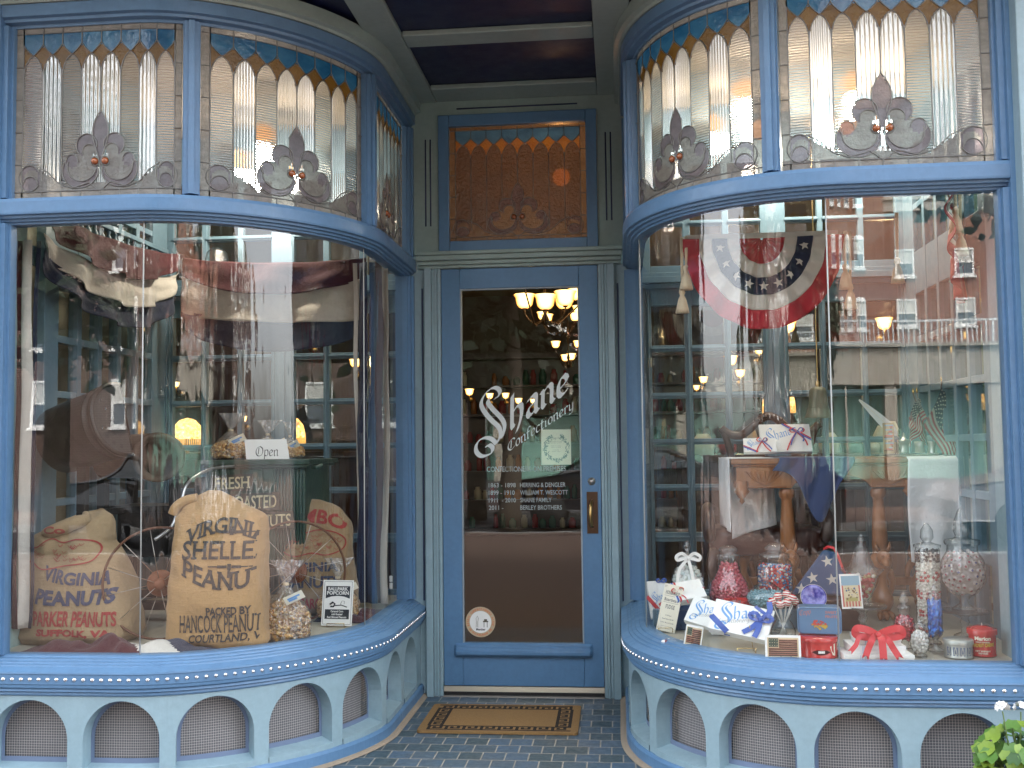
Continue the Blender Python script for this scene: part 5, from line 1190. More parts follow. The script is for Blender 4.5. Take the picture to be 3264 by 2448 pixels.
def stand(label, c, r_, h):
    t_ = thing('cake_stand', label, 'cake stand', c); m = MB(); m.lathe([(.0001, .001), (r_ * .52, .002), (r_ * .46, .010), (r_ * .17, .022), (r_ * .13, h * .45), (r_ * .22, h * .6), (r_ * .14, h * .75), (r_ * .3, h - .012), (r_, h - .004), (r_ * 1.02, h + .006), (r_ * .98, h + .001), (.0001, h)], seg=36, flute=.0); m.build('pressed_glass', CRYSTAL, t_); return t_
stand('pressed glass cake stand under the large globe jar', (1.94, -.99, .502), .092, .107)
stand('pressed glass cake stand holding the covered crystal dish and a postcard', (1.53, -.98, .502), .098, .125)
t_ = thing('covered_dish', 'crystal covered dish with a bell lid, on the cake stand by the flat pane', 'dish', (1.535, -.97, .630)); m = MB(); m.lathe([(.0001, .0), (.03, .002), (.02, .02), (.035, .035), (.05, .08), (.062, .12), (.088, .148), (.086, .152)], seg=36, flute=.05, nf=14); m.build('bowl', CRYSTAL, t_)
m = MB(); m.lathe([(.066, .152), (.05, .165), (.036, .20), (.026, .24), (.012, .256), (.008, .262), (.016, .275), (.010, .288), (.0001, .302)], seg=32, flute=.05, nf=12); m.build('lid', CRYSTAL, t_)
m = MB(); fill(m, [(.03, .03), (.05, .08), (.062, .12)], .036, .125, .009, 12, lambda g, p: g.choice([0, 1, 2]), tries=900); m.build('sweets', mats((.50, .04, .05), (.55, .42, .20), (.70, .66, .6)), t_)
# lollipop vase
t_ = thing('lollipop_vase', 'clear round vase of red and white swirl lollipops behind the propped flag card', 'vase', (1.178, -1.14, .502)); t_.scale = (1.15, 1.15, 1.12); m = MB(); m.lathe([(.0001, .001), (.03, .002), (.042, .02), (.044, .045), (.032, .072), (.022, .085), (.03, .105)], seg=28); m.build('glass_body', JARGLASS, t_)
SWIRL = NT('swirl_candy'); wv = SWIRL.n('TexWave', wave_type='RINGS', rings_direction='SPHERICAL'); wv.inputs['Scale'].default_value = 38; wv.inputs['Distortion'].default_value = 3; SWIRL.l(SWIRL.co.outputs['Object'], wv.inputs['Vector']); pq = SWIRL.pr(Base_Color=SWIRL.ramp(wv.outputs['Fac'], [(.55, (.72, .68, .62)), (.62, (.45, .02, .03))]), Roughness=.15); SWIRLM = SWIRL.done(pq)
m0, m1 = MB(), MB()
for i, (x, z, y) in enumerate(((-.038, .150, -.01), (-.014, .165, .012), (.012, .148, -.018), (.034, .160, .0), (-.012, .142, -.026), (.018, .172, .02), (.043, .148, .014))):
    m1.tube([(-x * .55, -y, .012), (x * .5, y * .5, .10), (x, y, z)], .0022, 5); m0.ball((x, y, z), .0165, 0, 2)
m0.build('lollipop_head', SWIRLM, t_); m1.build('lollipop_stick', WHITEP, t_)
# ---------------------------------------------------------------- boxes, tins, cards
def candy_box(label, loc, rot, w, d, h, ribs=(), big=1., letter=True, group='white confectioner gift boxes', sub=True):
    t_ = thing('gift_box', label, 'gift box', loc, rot, group); m = MB()
    m.bb((-w / 2 + .002, 0.002, 0), (w / 2 - .002, d - .002, h * .5)); m.build('base', WHITEP, t_, bevel=.0015); m = MB(); m.bb((-w / 2, 0, h * .45), (w / 2, d, h)); m.build('lid', WHITEP, t_, bevel=.0015)
    if letter:
        m = MB(); F = lambda x, y, l=0: (x, y, h + .0004 + l); k = big
        put_nib(m, 'S', F, 0, .15, .0235 * k, R(8), .1, -w * .40 + .026 * k, d * .50, 4e-6); put_nib(m, 'hane', F, 0, .11, .028 * k, R(16), .12, -w * .40 + .054 * k, d * .47, 4e-6)
        if sub: put_nib(m, 'Confectionery', F, 1, .07, .0100 * k, R(16), .12, -w * .36, d * .22, 4e-6)
        m.build('lettering', [INKBLUE, INKGREY], t_)
    for mt, pts, wd in ribs:
        m = MB(); ribbon(m, pts, wd, 0, axis=(0, 0, 1)) if not callable(pts) else pts(m); m.build('ribbon', mt, t_)
    return t_
def flatbow(c, w, wd, tails):
    def f(m):
        x, y, z = c
        for s in (-1, 1):
            ribbon(m, catmull([(x, y, z), (x + s * w * .5, y + w * .35, z + .022), (x + s * w, y + w * .15, z + .02), (x + s * w * .8, y - w * .15, z + .010), (x, y, z + .004)], 5), wd, 0, axis=(0, .3, 1))
        m.ball((x, y, z + .008), wd * .45, 0)
        for q in tails: ribbon(m, catmull([(x, y, z + .003)] + q, 5), wd, 0, axis=(0, 0, 1))
    return f
tilt = lambda a, rz=0, spin=0: tuple((Matrix.Rotation(R(rz), 3, 'Z') @ Matrix.Rotation(R(a), 3, 'X') @ Matrix.Rotation(R(spin), 3, 'Z')).to_euler())
e = .0012
candy_box('large white box with blue blackletter and a blue satin bow, on a gold easel', (.975, -1.30, .545), tilt(46, -8, -13), .235, .145, .034,
    [(BLUERIB, [(-.118, .06, .030), (-.118, .06, .034 + e), (-.04, -.0, .034 + e), (-.04, -.001, .01)], .024), (BLUERIB, [(.118, .10, .02), (.118, .10, .034 + e), (.04, .145, .034 + e), (.04, .146, .02)], .014), (BLUERIB, flatbow((.075, .085, .036), .040, .022, [[(.05, .04, .042), (.02, .012, .038)], [(.075, .03, .044), (.068, .0, .04)], [(.10, .13, .04), (.09, .17, .05)]]), .02)], 1.25)
candy_box('white box with pale blue blackletter and no bow, tilted behind the blue-bowed one', (.860, -1.06, .540), tilt(48, -10, -17), .165, .13, .03, [], .95)
candy_box('white box with a red and blue corner ribbon, behind fudge card', (.69, -.76, .53), tilt(66, 16, 0), .085, .17, .03, [(RED, [(-.053, .10, .03 + e), (.02, .0, .03 + e)], .018), (RED, [(.0, .055, .033), (.035, .08, .045), (.05, .06, .04), (.02, .03, .036)], .018), (BLUERIB, flatbow((.02, .165, .03), .022, .008, []), .01)], .62, sub=False)
candy_box('white box tied with thin red and blue ribbons, lying on the navy box', (.825, -.86, .613), tilt(42, 8, 10), .14, .10, .042, [(RED, [(-.05, 0, .0), (-.05, -.001, .042 + e), (-.05, .10, .042 + e)], .009), (BLUERIB, [(-.062, 0, .0), (-.062, -.001, .042 + e), (-.062, .10, .042 + e)], .009), (RED, [(.04, -.001, .02), (.07, .05, .042 + e)], .01), (RED, flatbow((-.055, .04, .044), .026, .006, [[(-.03, .01, .046), (-.02, -.012, .03)]]), .01)], .5, letter=False)
candy_box('smaller white box tied with red, white and blue ribbons, left on the desk', (1.20, -.40, 1.262), tilt(62, -3, 0), .155, .075, .03, [(RED, [(-.078, .035, .03 + e), (-.01, .0, .03 + e)], .007), (BLUERIB, [(-.078, .028, .03 + 2 * e), (-.02, .0, .03 + 2 * e)], .007), (RED, flatbow((.01, .055, .032), .024, .006, [[(-.01, .02, .036), (-.018, -.005, .034)], [(.03, .02, .036), (.05, -.0, .034)]]), .01), (BLUERIB, flatbow((.014, .055, .034), .018, .006, [[(.04, .03, .038), (.055, .01, .036)]]), .01)], .52, sub=False)
candy_box('larger white box tied with red, white and blue ribbons, propped on the desk top', (1.335, -.33, 1.262), tilt(64, 2, 0), .245, .150, .03, [(RED, [(.0, .15, .03 + e), (.122, .07, .03 + e)], .008), (BLUERIB, [(-.012, .15, .03 + 2 * e), (.122, .062, .03 + 2 * e)], .008), (RED, flatbow((.055, .105, .032), .034, .007, [[(.02, .05, .04), (.0, .005, .036)], [(.09, .06, .04), (.10, .03, .036)]]), .01), (BLUERIB, flatbow((.058, .107, .036), .024, .007, [[(.03, .06, .042), (.02, .03, .04)], [(.085, .07, .042), (.08, .05, .04)]]), .01)], .95, sub=False)
nb = thing('gift_box', 'navy box under the ribboned white one', 'gift box', (.81, -.86, .502), (0, 0, R(8)), 'white confectioner gift boxes'); del nb['group']; m = MB(); m.bb((-.065, 0, 0), (.065, .10, .085)); m.build('base', plainm('navy_card', (.02, .035, .09), .5), nb, bevel=.002); m = MB(); m.bb((-.067, -.002, .086), (.067, .102, .108)); m.build('lid', plainm('navy_card', (.02, .035, .09), .5), nb, bevel=.002)
# stack of three with red bow
for k, (w, z, h, x, lb) in enumerate(((.255, .502, .024, 1.472, 'widest white gift box at the bottom of the red-bowed stack'), (.20, .527, .029, 1.474, 'middle white gift box of the red-bowed stack'), (.165, .557, .028, 1.482, 'smallest white gift box, topmost of the red-bowed stack'))):
    t_ = thing('gift_box', lb, 'gift box', (x, -1.50 + .02 * k, z), (0, 0, R(1)), 'stacked white gift boxes'); d = .15 - .02 * k; m = MB(); m.bb((-w / 2 + .002, .002, 0), (w / 2 - .002, d, h * .55)); m.build('base', WHITEP, t_, bevel=.001); m = MB(); m.bb((-w / 2, 0, h * .5), (w / 2, d + .002, h)); m.build('lid', WHITEP, t_, bevel=.001)
    m = MB()
    for q in (-.018, -.012, .0): m.bb((-w * .2 + q, -.0006, .001), (-w * .2 + q + .0015, .0, h - .001))
    m.build('printed_stripes', INKBLUE, t_)
rb = thing('ribbon_bow', 'big red satin bow tied over the stack of three white gift boxes', 'bow', (1.475, -1.47, .592)); rb.scale = (.84, .9, .86); m = MB()
for s in (-1, 1): ribbon(m, catmull([(0, 0, 0), (s * .045, -.012, .026), (s * .092, -.018, .034), (s * .100, -.016, .008), (s * .05, -.012, -.004), (0, 0, 0)], 6), .032, 0, axis=(0, -1, .25))
ribbon(m, catmull([(0, -.004, 0), (.004, -.040, -.002), (.006, -.050, -.03), (.006, -.062, -.085)], 5), .032, 0, axis=(0, -1, .2), fork=True)
ribbon(m, catmull([(-.01, -.004, 0), (-.035, -.045, -.008), (-.055, -.052, -.045), (-.068, -.060, -.075)], 5), .028, 0, axis=(0, -1, .2), fork=True); ribbon(m, catmull([(.01, -.004, 0), (.03, -.045, -.008), (.052, -.052, -.045), (.072, -.060, -.078)], 5), .028, 0, axis=(0, -1, .2), fork=True)
ribbon(m, catmull([(-.03, .0, .0), (-.085, -.03, .0), (-.105, -.045, -.03), (-.13, -.055, -.055)], 5), .02, 0, axis=(0, -1, .2), fork=True); m.ball((0, -.012, .004), .014, 0, 2); m.build('satin_ribbon', RED, rb)
# tins
t_ = thing('round_tin', 'round red tin printed with smiling lips, under the blue lunchbox', 'tin', (1.268, -1.40, .502)); m = MB(); m.lathe([(.0001, .001), (.070, .001), (.072, .004), (.070, .007), (.070, .06)], seg=40); m.build('tin_body', REDTIN, t_); m = MB(); m.lathe([(.0735, .0605), (.0735, .074), (.071, .077), (.0001, .075)], seg=40); m.build('tin_lid', REDTIN, t_)
def wrap(r_, a0=-90): return lambda x, y, l=0: ((r_ + .0006 + l) * math.cos(R(a0) + x / r_), (r_ + .0006 + l) * math.sin(R(a0) + x / r_), y)
Wp = wrap(.070); m = MB()
def patch(m, pts, fn, mi, l=0.): m.add([fn(x, y, l) for x, y in pts], [tuple(range(len(pts)))], mi)
for sgn in (1, -1):
    top = [(-.036 + .072 * i / 14, .026 + sgn * (.011 * math.sin(math.pi * i / 14) - (.004 * math.exp(-((i - 7) / 2) ** 2) if sgn > 0 else 0))) for i in range(15)]
    for a, b in zip(top, top[1:]): patch(m, [(a[0], .026), (b[0], .026), b, a], Wp, 0)
for i in range(4): patch(m, [(-.012 + i * .006, .022), (-.0066 + i * .006, .022), (-.0066 + i * .006, .031), (-.012 + i * .006, .031)], Wp, 1, .0004)
for pts in ([(.034, .046), (.060, .056), (.060, .010), (.046, .014)],): patch(m, pts, Wp, 2, .0002)
m.build('lips_print', [plainm('dark_lip_red', (.05, .004, .006), .3), WHITEP, PAPER], t_)
t_ = thing('lunchbox', 'blue tin lunchbox printed with fruit, sitting on the red lips tin', 'tin', (1.285, -1.345, .579), (0, 0, R(-9)))
def rrect(w, h, r_, n=6):
    o = []
    for cx_, cz, a0 in ((w / 2 - r_, h - r_, 0), (-w / 2 + r_, h - r_, 90), (-w / 2 + r_, r_, 180), (w / 2 - r_, r_, 270)): o += [(cx_ + r_ * math.cos(R(a0 + 90 * q / n)), cz + r_ * math.sin(R(a0 + 90 * q / n))) for q in range(n + 1)]
    return o
m = MB(); o = rrect(.165, .103, .018); n = len(o); v = [(x, y, z) for y in (-.035, .055) for x, z in o]; m.add(v, [tuple(range(n)), tuple(range(2 * n - 1, n - 1, -1))] + [(i, i + n, (i + 1) % n + n, (i + 1) % n) for i in range(n)]); m.build('tin_body', plainm('blue_tin_enamel', (.085, .20, .34), .3, coat=.4), t_, bevel=.003)
m = MB(); o = [(x * .93, z * .93 + .0035) for x, z in o]; m.tube([(x, -.0355, z) for x, z in o], .0012, 4, closed=True); m.build('rim', plainm('blue_rim', (.05, .10, .2), .3), t_)
m = MB()
put_nib(m, 'Copp', lambda x, y, l=0: (x, -.0358 - l, y), 0, .10, .0125, R(12), .1, -.072, .070, 5e-6)
for s_, w, z in (('SWEET', .042, .080), ('FRUITS', .046, .064)): v, f = text2d(s_, w, .010, .03); m.add2d(v, f, lambda x, y: (.022 + x, -.0358, z + y), 0)
g = random.Random(2)
for k in range(46):
    a, r_ = g.uniform(0, 6.28), math.sqrt(g.random()); x, z = .0 + .028 * r_ * math.cos(a), .036 + .016 * r_ * math.sin(a) + .25 * (.0 + .028 * r_ * math.cos(a)) * -.4
    q = g.uniform(.0028, .0046); m.add([(x + q * math.cos(i), -.0358 - k * 8e-6, z + q * math.sin(i)) for i in np.linspace(0, 6.28, 9)[:-1]], [tuple(range(8))], 1 if z > .037 else 2)
m.build('fruit_print', [plainm('faded_pink_print', (.42, .17, .16), .6), plainm('fruit_red', (.45, .06, .04), .5), plainm('fruit_yellow', (.45, .33, .03), .5)], t_)
t_ = thing('round_tin', 'tall red tin with cream lettering in the outer corner of the candy window', 'tin', (1.886, -1.36, .502)); m = MB(); m.lathe([(.0001, .001), (.048, .001), (.050, .004), (.048, .007), (.049, .082)], seg=40); m.build('tin_body', REDTIN, t_); m = MB(); m.lathe([(.055, .0825), (.055, .098), (.052, .102), (.046, .101), (.03, .110), (.0001, .112)], seg=40); m.tube([(0, 0, .11), (0, 0, .122)], .0015, 5, 1); m.build('tin_lid', [REDTIN, WHITEP], t_)
Wp = wrap(.0495, -106); m = MB()
for s_, w, h, z, sl, mi in (('Marion', .058, .015, .062, .02, 0), ('HAND PACKED', .050, .005, .054, 0, 0), ('WALNUT CHEWS', .085, .014, .036, .06, 1), ('NET WEIGHT', .056, .006, .020, 0, 0), ('ONE POUND', .034, .006, .012, 0, 0)):
    v, f = text2d(s_, w, h, .04, .0); v, f = fine(v, f, .006); m.add2d(v, f, lambda x, y: Wp(x - w / 2, z + y + sl * x), mi)
m.build('lettering', [PAPER, plainm('yellow_print', (.62, .45, .05), .5)], t_)
t_ = thing('round_tin', 'low silver tin printed in grey-blue, in front of the glass stand', 'tin', (1.785, -1.40, .502)); m = MB(); m.lathe([(.0001, .001), (.051, .001), (.053, .004), (.051, .007), (.051, .052)], seg=40); SIL = plainm('silver_tin', (.42, .45, .42), .35, .5); m.build('tin_body', SIL, t_); m = MB(); m.lathe([(.0545, .0525), (.0545, .066), (.052, .069), (.0001, .068)], seg=40); m.build('tin_lid', SIL, t_)
Wp = wrap(.051); m = MB()
for i in range(5):
    x = -.05 + i * .025; patch(m, [(x - .009, .012), (x + .009, .012), (x + .009, .044), (x - .009, .044)], Wp, 0); patch(m, [(x - .007, .016), (x + .007, .016), (x + .004, .038), (x - .004, .038)], Wp, 1, .0003); patch(m, [(x - .003, .02), (x + .003, .02), (x + .001, .034), (x - .001, .034)], Wp, 0, .0005)
m.build('tin_print', [plainm('grey_blue_print', (.10, .14, .22), .4), SIL], t_)
rp_ = thing('red_bowl', 'plain red bowl tucked in front of the jar of pink sweets', 'bowl', (1.025, -.845, .502)); m = MB(); m.lathe([(.0001, .001), (.04, .001), (.055, .03), (.064, .10), (.064, .132), (.06, .132), (.056, .09), (.0001, .03)], seg=36); m.build('bowl_body', REDTIN, rp_)
pk = thing('candy_twist', 'wrapped sweet with a twisted top in front of the red bowl', 'sweet', (1.005, -.965, .502)); m = MB(); m.lathe([(.0001, 0), (.016, .003), (.02, .05), (.016, .085), (.005, .10), (.018, .125), (.024, .145)], seg=14, flute=.12, nf=5); m.build('wrapper', CELLO, pk); m = MB(); m.lathe([(.0001, .004), (.012, .008), (.014, .05), (.010, .08), (.0001, .088)], seg=12); m.build('sweet', SWIRLM, pk)
wb = thing('gift_bow', 'white satin bow on a small flat white box behind the blue-bowed box', 'bow', (.955, -.985, .58)); m = MB(); m.bb((-.055, .0, -.075), (.055, .07, -.002)); m.build('small_box', WHITEP, wb, bevel=.001); m = MB(); g = random.Random(3)
for k in range(9): a = 6.283 * k / 9; ribbon(m, catmull([(0, .02, 0), (.022 * math.cos(a), .02 + .016 * math.sin(a), .018), (.034 * math.cos(a), .02 + .02 * math.sin(a), .008), (0, .02, .004)], 4), .012, 0, axis=(.1, .2, 1))
m.build('satin_ribbon', WHITERIB, wb)
# cards
def card(name, label, loc, rot, w, h, mat=PAPER, cat='card'):
    t_ = thing(name, label, cat, loc, rot); m = MB(); m.bb((-w / 2, 0, 0), (w / 2, .0022, h)); m.build('card', mat, t_); return t_
FD = card('sign_card', 'tall narrow cream fudge card on a wire stand', (.708, -.93, .508), (R(-16), R(13), R(-2)), .082, .205); m = MB()
for s_, w, h, z, mi, sf in (('HOUSE-MADE', .062, .016, .160, 0, .05), ('Boardwalk', .060, .015, .130, 1, 0), ('FUDGE', .040, .018, .098, 0, .05), ('$1.00 each', .026, .006, .066, 1, 0), ('Small Box $5.00', .050, .006, .050, 1, 0), ('Large Box $12.00', .055, .006, .034, 1, 0)): v, f = text2d(s_, w, h, .02, sf); m.add2d(v, f, lambda x, y: (-w / 2 + x, -.0004, z + y), mi)
for z in (.153, .124): m.bb((-.033, -.0003, z), (.033, 0, z + .0012), 1)
for x in (-.033, .033):
    for z in (.012, .193): m.tube([(x + .004 * math.cos(q), -.0004, z + .004 * math.sin(q)) for q in np.linspace(0, 5, 8)], .0007, 4, 1)
m.tube([(-.024, -.0004, .022), (.024, -.0004, .022), (.024, -.0004, .012), (-.024, -.0004, .012)], .0005, 4, 1, closed=True); m.build('lettering', [INKGREY, INKGREY], FD)
for nm, lb, c, w in (('wire_stand', 'gold wire stand under the fudge card', (.708, -.93, .502), .03), ('wire_stand', 'gold wire easel under the blue-bowed white box', (1.0, -1.37, .502), .035)):
    m = MB()
    for s in (-1, 1): m.tube([(s * w, .06, .002), (s * w, -.02, .006), (s * w, -.02, .024)], .0014, 5)
    m.tube([(-w, -.02, .024), (w, -.02, .024)], .0014, 5); m.tube([(w, .06, .002), (w * .6, .05, .10)], .0014, 5); tag(m.build(nm, GOLDW, loc=c), lb, 'stand')
def flagcard(label, loc, rot, w, h):
    t_ = card('flag_card', label, loc, rot, w, h, WHITEP); m = MB(); g = random.Random(6); x0, x1, z0, z1 = -w * .40, w * .40, h * .20, h * .86
    m.bb((-w * .44, -.0003, h * .08), (w * .44, 0, h * .9), 2)
    n = 8
    for i in range(n):
        z = z0 + (z1 - z0) * i / n; xa = x0 + (w * .29 if i >= 4 else 0); m.tube([(xa, -.0006, z), ((xa + x1) / 2, -.0006, z + g.uniform(-.001, .001)), (x1, -.0006, z + g.uniform(-.001, .001))], h * .024, 5, 1); m.tube([(xa, -.0004, z + h * .04), (x1, -.0004, z + h * .04)], h * .014, 5, 3)
    m.bb((x0, -.0012, z0 + (z1 - z0) * .5), (x0 + w * .27, -.0003, z1 + .001), 0)
    for a in range(4):
        for b in range(3): m.ball((x0 + w * .27 * (a + .5) / 4, -.0012, z0 + (z1 - z0) * (.5 + .5 * (b + .5) / 3)), w * .012, 2)
    for q in (-.08, .2): m.bb((w * q, -.0008, h * .05), (w * q + w * .03, -.0003, h * .17), 1)
    m.build('flag_print', [plainm('dark_green_print', (.05, .075, .05), .5), plainm('chocolate_stripe', (.085, .04, .03), .5), plainm('tan_card', (.62, .50, .32), .6), plainm('pale_red_stripe', (.45, .20, .14), .6)], t_)
flagcard('small cream card with a striped chocolate flag, leaning in front of the plain white box', (.80, -1.26, .503), (R(-14), R(12), R(4)), .070, .088)
flagcard('larger white card with a striped chocolate flag, beside the red lips tin', (1.122, -1.50, .503), (R(-8), R(1), R(2)), .132, .093)
pc = card('postcard', 'old coloured postcard with red and white striped border, on the cake stand', (1.475, -1.055, .628), (R(-9), R(-2), 0), .085, .142, WHITEP); m = MB(); m.bb((-.037, -.0004, .008), (.037, 0, .134), 0)
m.bb((-.037, -.0007, .095), (.037, -.0004, .134), 1)
for i in range(6): m.bb((-.037 + i * .0124, -.0008, .008), (-.037 + i * .0124 + .0062, -.0004, .03), 2)
for x in (-.037, .031): m.bb((x, -.0008, .03), (x + .006, -.0004, .095), 2)
m.bb((-.024, -.0009, .03), (.024, -.0004, .045), 4); g = random.Random(5)
for k in range(26): x, z = g.uniform(-.024, .026), g.uniform(.04, .085); m.ball((x, -.0009, z), g.uniform(.002, .005), g.choice([3, 3, 5, 4]))
for v_ in m.v[-0:]: pass
m.build('picture', [plainm('postcard_cream', (.62, .54, .36), .6), plainm('postcard_sky', (.22, .38, .48), .6), plainm('postcard_red', (.50, .12, .09), .6), plainm('postcard_brown', (.20, .13, .07), .6), plainm('postcard_olive', (.40, .36, .12), .6), plainm('postcard_blue', (.10, .16, .26), .6)], pc)
pc2 = card('postcard', 'brown and blue upright picture card on the desk, at the quill', (1.78, -.50, 1.262), (R(-6), 0, R(-14)), .050, .145, plainm('picture_tan', (.42, .35, .20), .6)); m = MB()
for k in range(18): m.bb((g.uniform(-.022, .012), -.0004 - k * 3e-5, .01 + k * .0070), (g.uniform(.014, .023), 0, .017 + k * .0070), k % 3)
m.build('picture', [plainm('postcard_brown', (.20, .13, .07)), plainm('postcard_red', (.50, .12, .09)), plainm('postcard_sky', (.22, .38, .48))], pc2)
# riser under the big jars, wooden case, folded flag, purple plate
m = MB(); m.bb((.66, -.80, .5), (1.32, -.55, .582)); tag(m.build('display_riser', GREYBLUE, bevel=.004), 'low blue riser step carrying the three big candy jars', 'riser')
m = MB(); m.bb((1.29, -.85, .5), (1.57, -.62, .62)); m.bb((1.285, -.855, .6205), (1.575, -.615, .632)); tag(m.build('wooden_case', DARKWOOD, bevel=.004), 'dark wooden case under the folded starry flag', 'case')
ff = thing('folded_flag', 'blue flag folded to a triangle with white stars and a red edge', 'flag', (1.43, -.72, .634), (R(-14), 0, R(-6))); m = MB()
tri = [(-.155, 0), (.135, .0), (.055, .190), (.0, .205)]; o = []
n = len(tri); m.add([(x, y, z) for y in (-.028, .028) for x, z in tri], [tuple(range(n)), tuple(range(2 * n - 1, n - 1, -1))] + [(i, i + n, (i + 1) % n + n, (i + 1) % n) for i in range(n)]); m.build('folded_cloth', FLAGBLUE, ff, bevel=.012)
m = MB()
def star(m, cx_, cz, r_, rot, fn, mi=0):
    v = [fn(cx_ + (r_ if i % 2 == 0 else r_ * .4) * math.cos(R(90 + rot + 36 * i)), cz + (r_ if i % 2 == 0 else r_ * .4) * math.sin(R(90 + rot + 36 * i))) for i in range(10)]
    c_ = fn(cx_, cz); m.add([c_] + v, [(0, i + 1, (i + 1) % 10 + 1) for i in range(10)], mi)
for x, z in ((-.055, .075), (.012, .148), (.028, .068), (-.105, .025), (-.03, .015), (.085, .03)): star(m, x, z, .027, 12 * math.sin(x * 90), lambda a, b: (a, -.0292, b))
m.build('star', CREAMC, ff); m = MB(); ribbon(m, [(.052, -.03, .192), (.06, -.034, .17), (.078, -.032, .11), (.105, -.03, .04)], .011, 0); ribbon(m, catmull([(-.0, -.0, .206), (.02, -.02, .215), (.045, -.03, .205), (.055, -.03, .18)], 5), .012, 0); m.build('red_edge', RED, ff, solid=.0012)
pp_ = thing('decorative_plate', 'deep blue and violet glass plate standing on edge behind the lunchbox', 'plate', (1.322, -1.02, .502)); m = MB(); M = Matrix.Rotation(R(68), 3, 'X'); m.lathe([(.0001, 0), (.03, .0), (.046, .008), (.053, .012), (.053, .015), (.04, .008), (.0001, .004)], c=(0, 0, .165), M=M, seg=40); t = NT('violet_glass'); pv = t.pr(Base_Color=t.ramp(t.noise(40, 4), [(.4, (.012, .02, .26)), (.62, (.22, .22, .60))]), Roughness=.08); m.build('plate', t.done(pv), pp_); m = MB(); m.lathe([(.053, .0125), (.0545, .0145), (.053, .016)], c=(0, 0, .165), M=M, seg=40); m.build('rim', WHITEP, pp_); m = MB(); m.lathe([(.0001, 0), (.04, 0), (.03, .012), (.01, .02), (.01, .09), (.03, .105), (.0001, .108)], c=(0, .02, 0), seg=20); m.build('stand', CRYSTAL, pp_)
hb = thing('wrapped_sweets', 'few clear wrapped sweets scattered at the curved glass by the fudge card', 'sweets', (.74, -1.17, .502)); m = MB(); g = random.Random(8)
for k in range(9): m.lathe([(.0001, .0), (.008, .003), (.012, .009), (.008, .014), (.0001, .016)], c=(g.uniform(-.05, .06), g.uniform(-.02, .03), 0), seg=9, flute=.15, nf=4, mi=k % 2)
m.build('sweet', [WHITERIB, plainm('plum_wrap', (.18, .05, .07), .3)], hb)

# ---------------------------------------------------------------- desk, chair and what stands on them
dk = thing('carved_desk', 'carved golden oak library desk with griffin feet', 'desk', (1.55, -.3, .5)); W = dict(parent=dk, world=True)
m = MB(); m.bb((1.045, -.555, 1.218), (2.10, -.02, 1.245)); m.bb((1.055, -.545, 1.206), (2.09, -.03, 1.2175)); m.build('desk_top', OAK, bevel=.008, **W)
m = MB()
def archrail(x0, x1, y, ztop, zlow, rise, n=22):
    v = []
    for i in range(n + 1):
        u = i / n; x = x0 + (x1 - x0) * u; zl = zlow + rise * math.sin(math.pi * u) ** .55; v += [(x, y, ztop), (x, y, zl), (x, y + .03, zl), (x, y + .03, ztop)]
    m.add(v, [(4 * i + a, 4 * i + (a + 1) % 4, 4 * (i + 1) + (a + 1) % 4, 4 * (i + 1) + a) for i in range(n) for a in range(4)])
m.bb((1.07, -.535, 1.105), (1.325, -.50, 1.206)); m.bb((1.69, -.535, 1.105), (1.875, -.50, 1.206)); archrail(1.325, 1.69, -.53, 1.206, 1.105, .065); m.bb((1.07, -.50, 1.12), (1.10, -.06, 1.206)); m.bb((2.05, -.50, 1.12), (2.08, -.06, 1.206)); m.bb((1.10, -.08, 1.12), (2.05, -.05, 1.206)); m.bb((1.875, -.535, 1.12), (2.08, -.50, 1.206))
for x0, x1 in ((1.10, 1.30), (1.71, 1.85)):
    for i in range(9):
        a = (i - 4) / 4; m.tube(catmull([((x0 + x1) / 2, -.537, 1.12), ((x0 + x1) / 2 + a * .05, -.538, 1.15), ((x0 + x1) / 2 + a * .085, -.537, 1.185)], 4), .0045, 5)
    m.tube([(x0, -.537, 1.112), (x1, -.537, 1.112)], .006, 6)
m.build('carved_apron', OAK, bevel=.004, **W)
for x in (1.095, 1.865):
    m = MB(); m.lathe([(.03, .055), (.034, .03), (.028, .015), (.034, .005), (.022, -.012), (.010, -.03), (.012, -.042), (.0001, -.055)], c=(x, -.525, 1.085), seg=16, flute=.08, nf=6); m.build('drop_finial', OAK, **W)
legp = [(.030, .60), (.036, .585), (.034, .565), (.026, .555), (.024, .54), (.031, .45), (.036, .34), (.034, .30), (.04, .29), (.032, .275)]
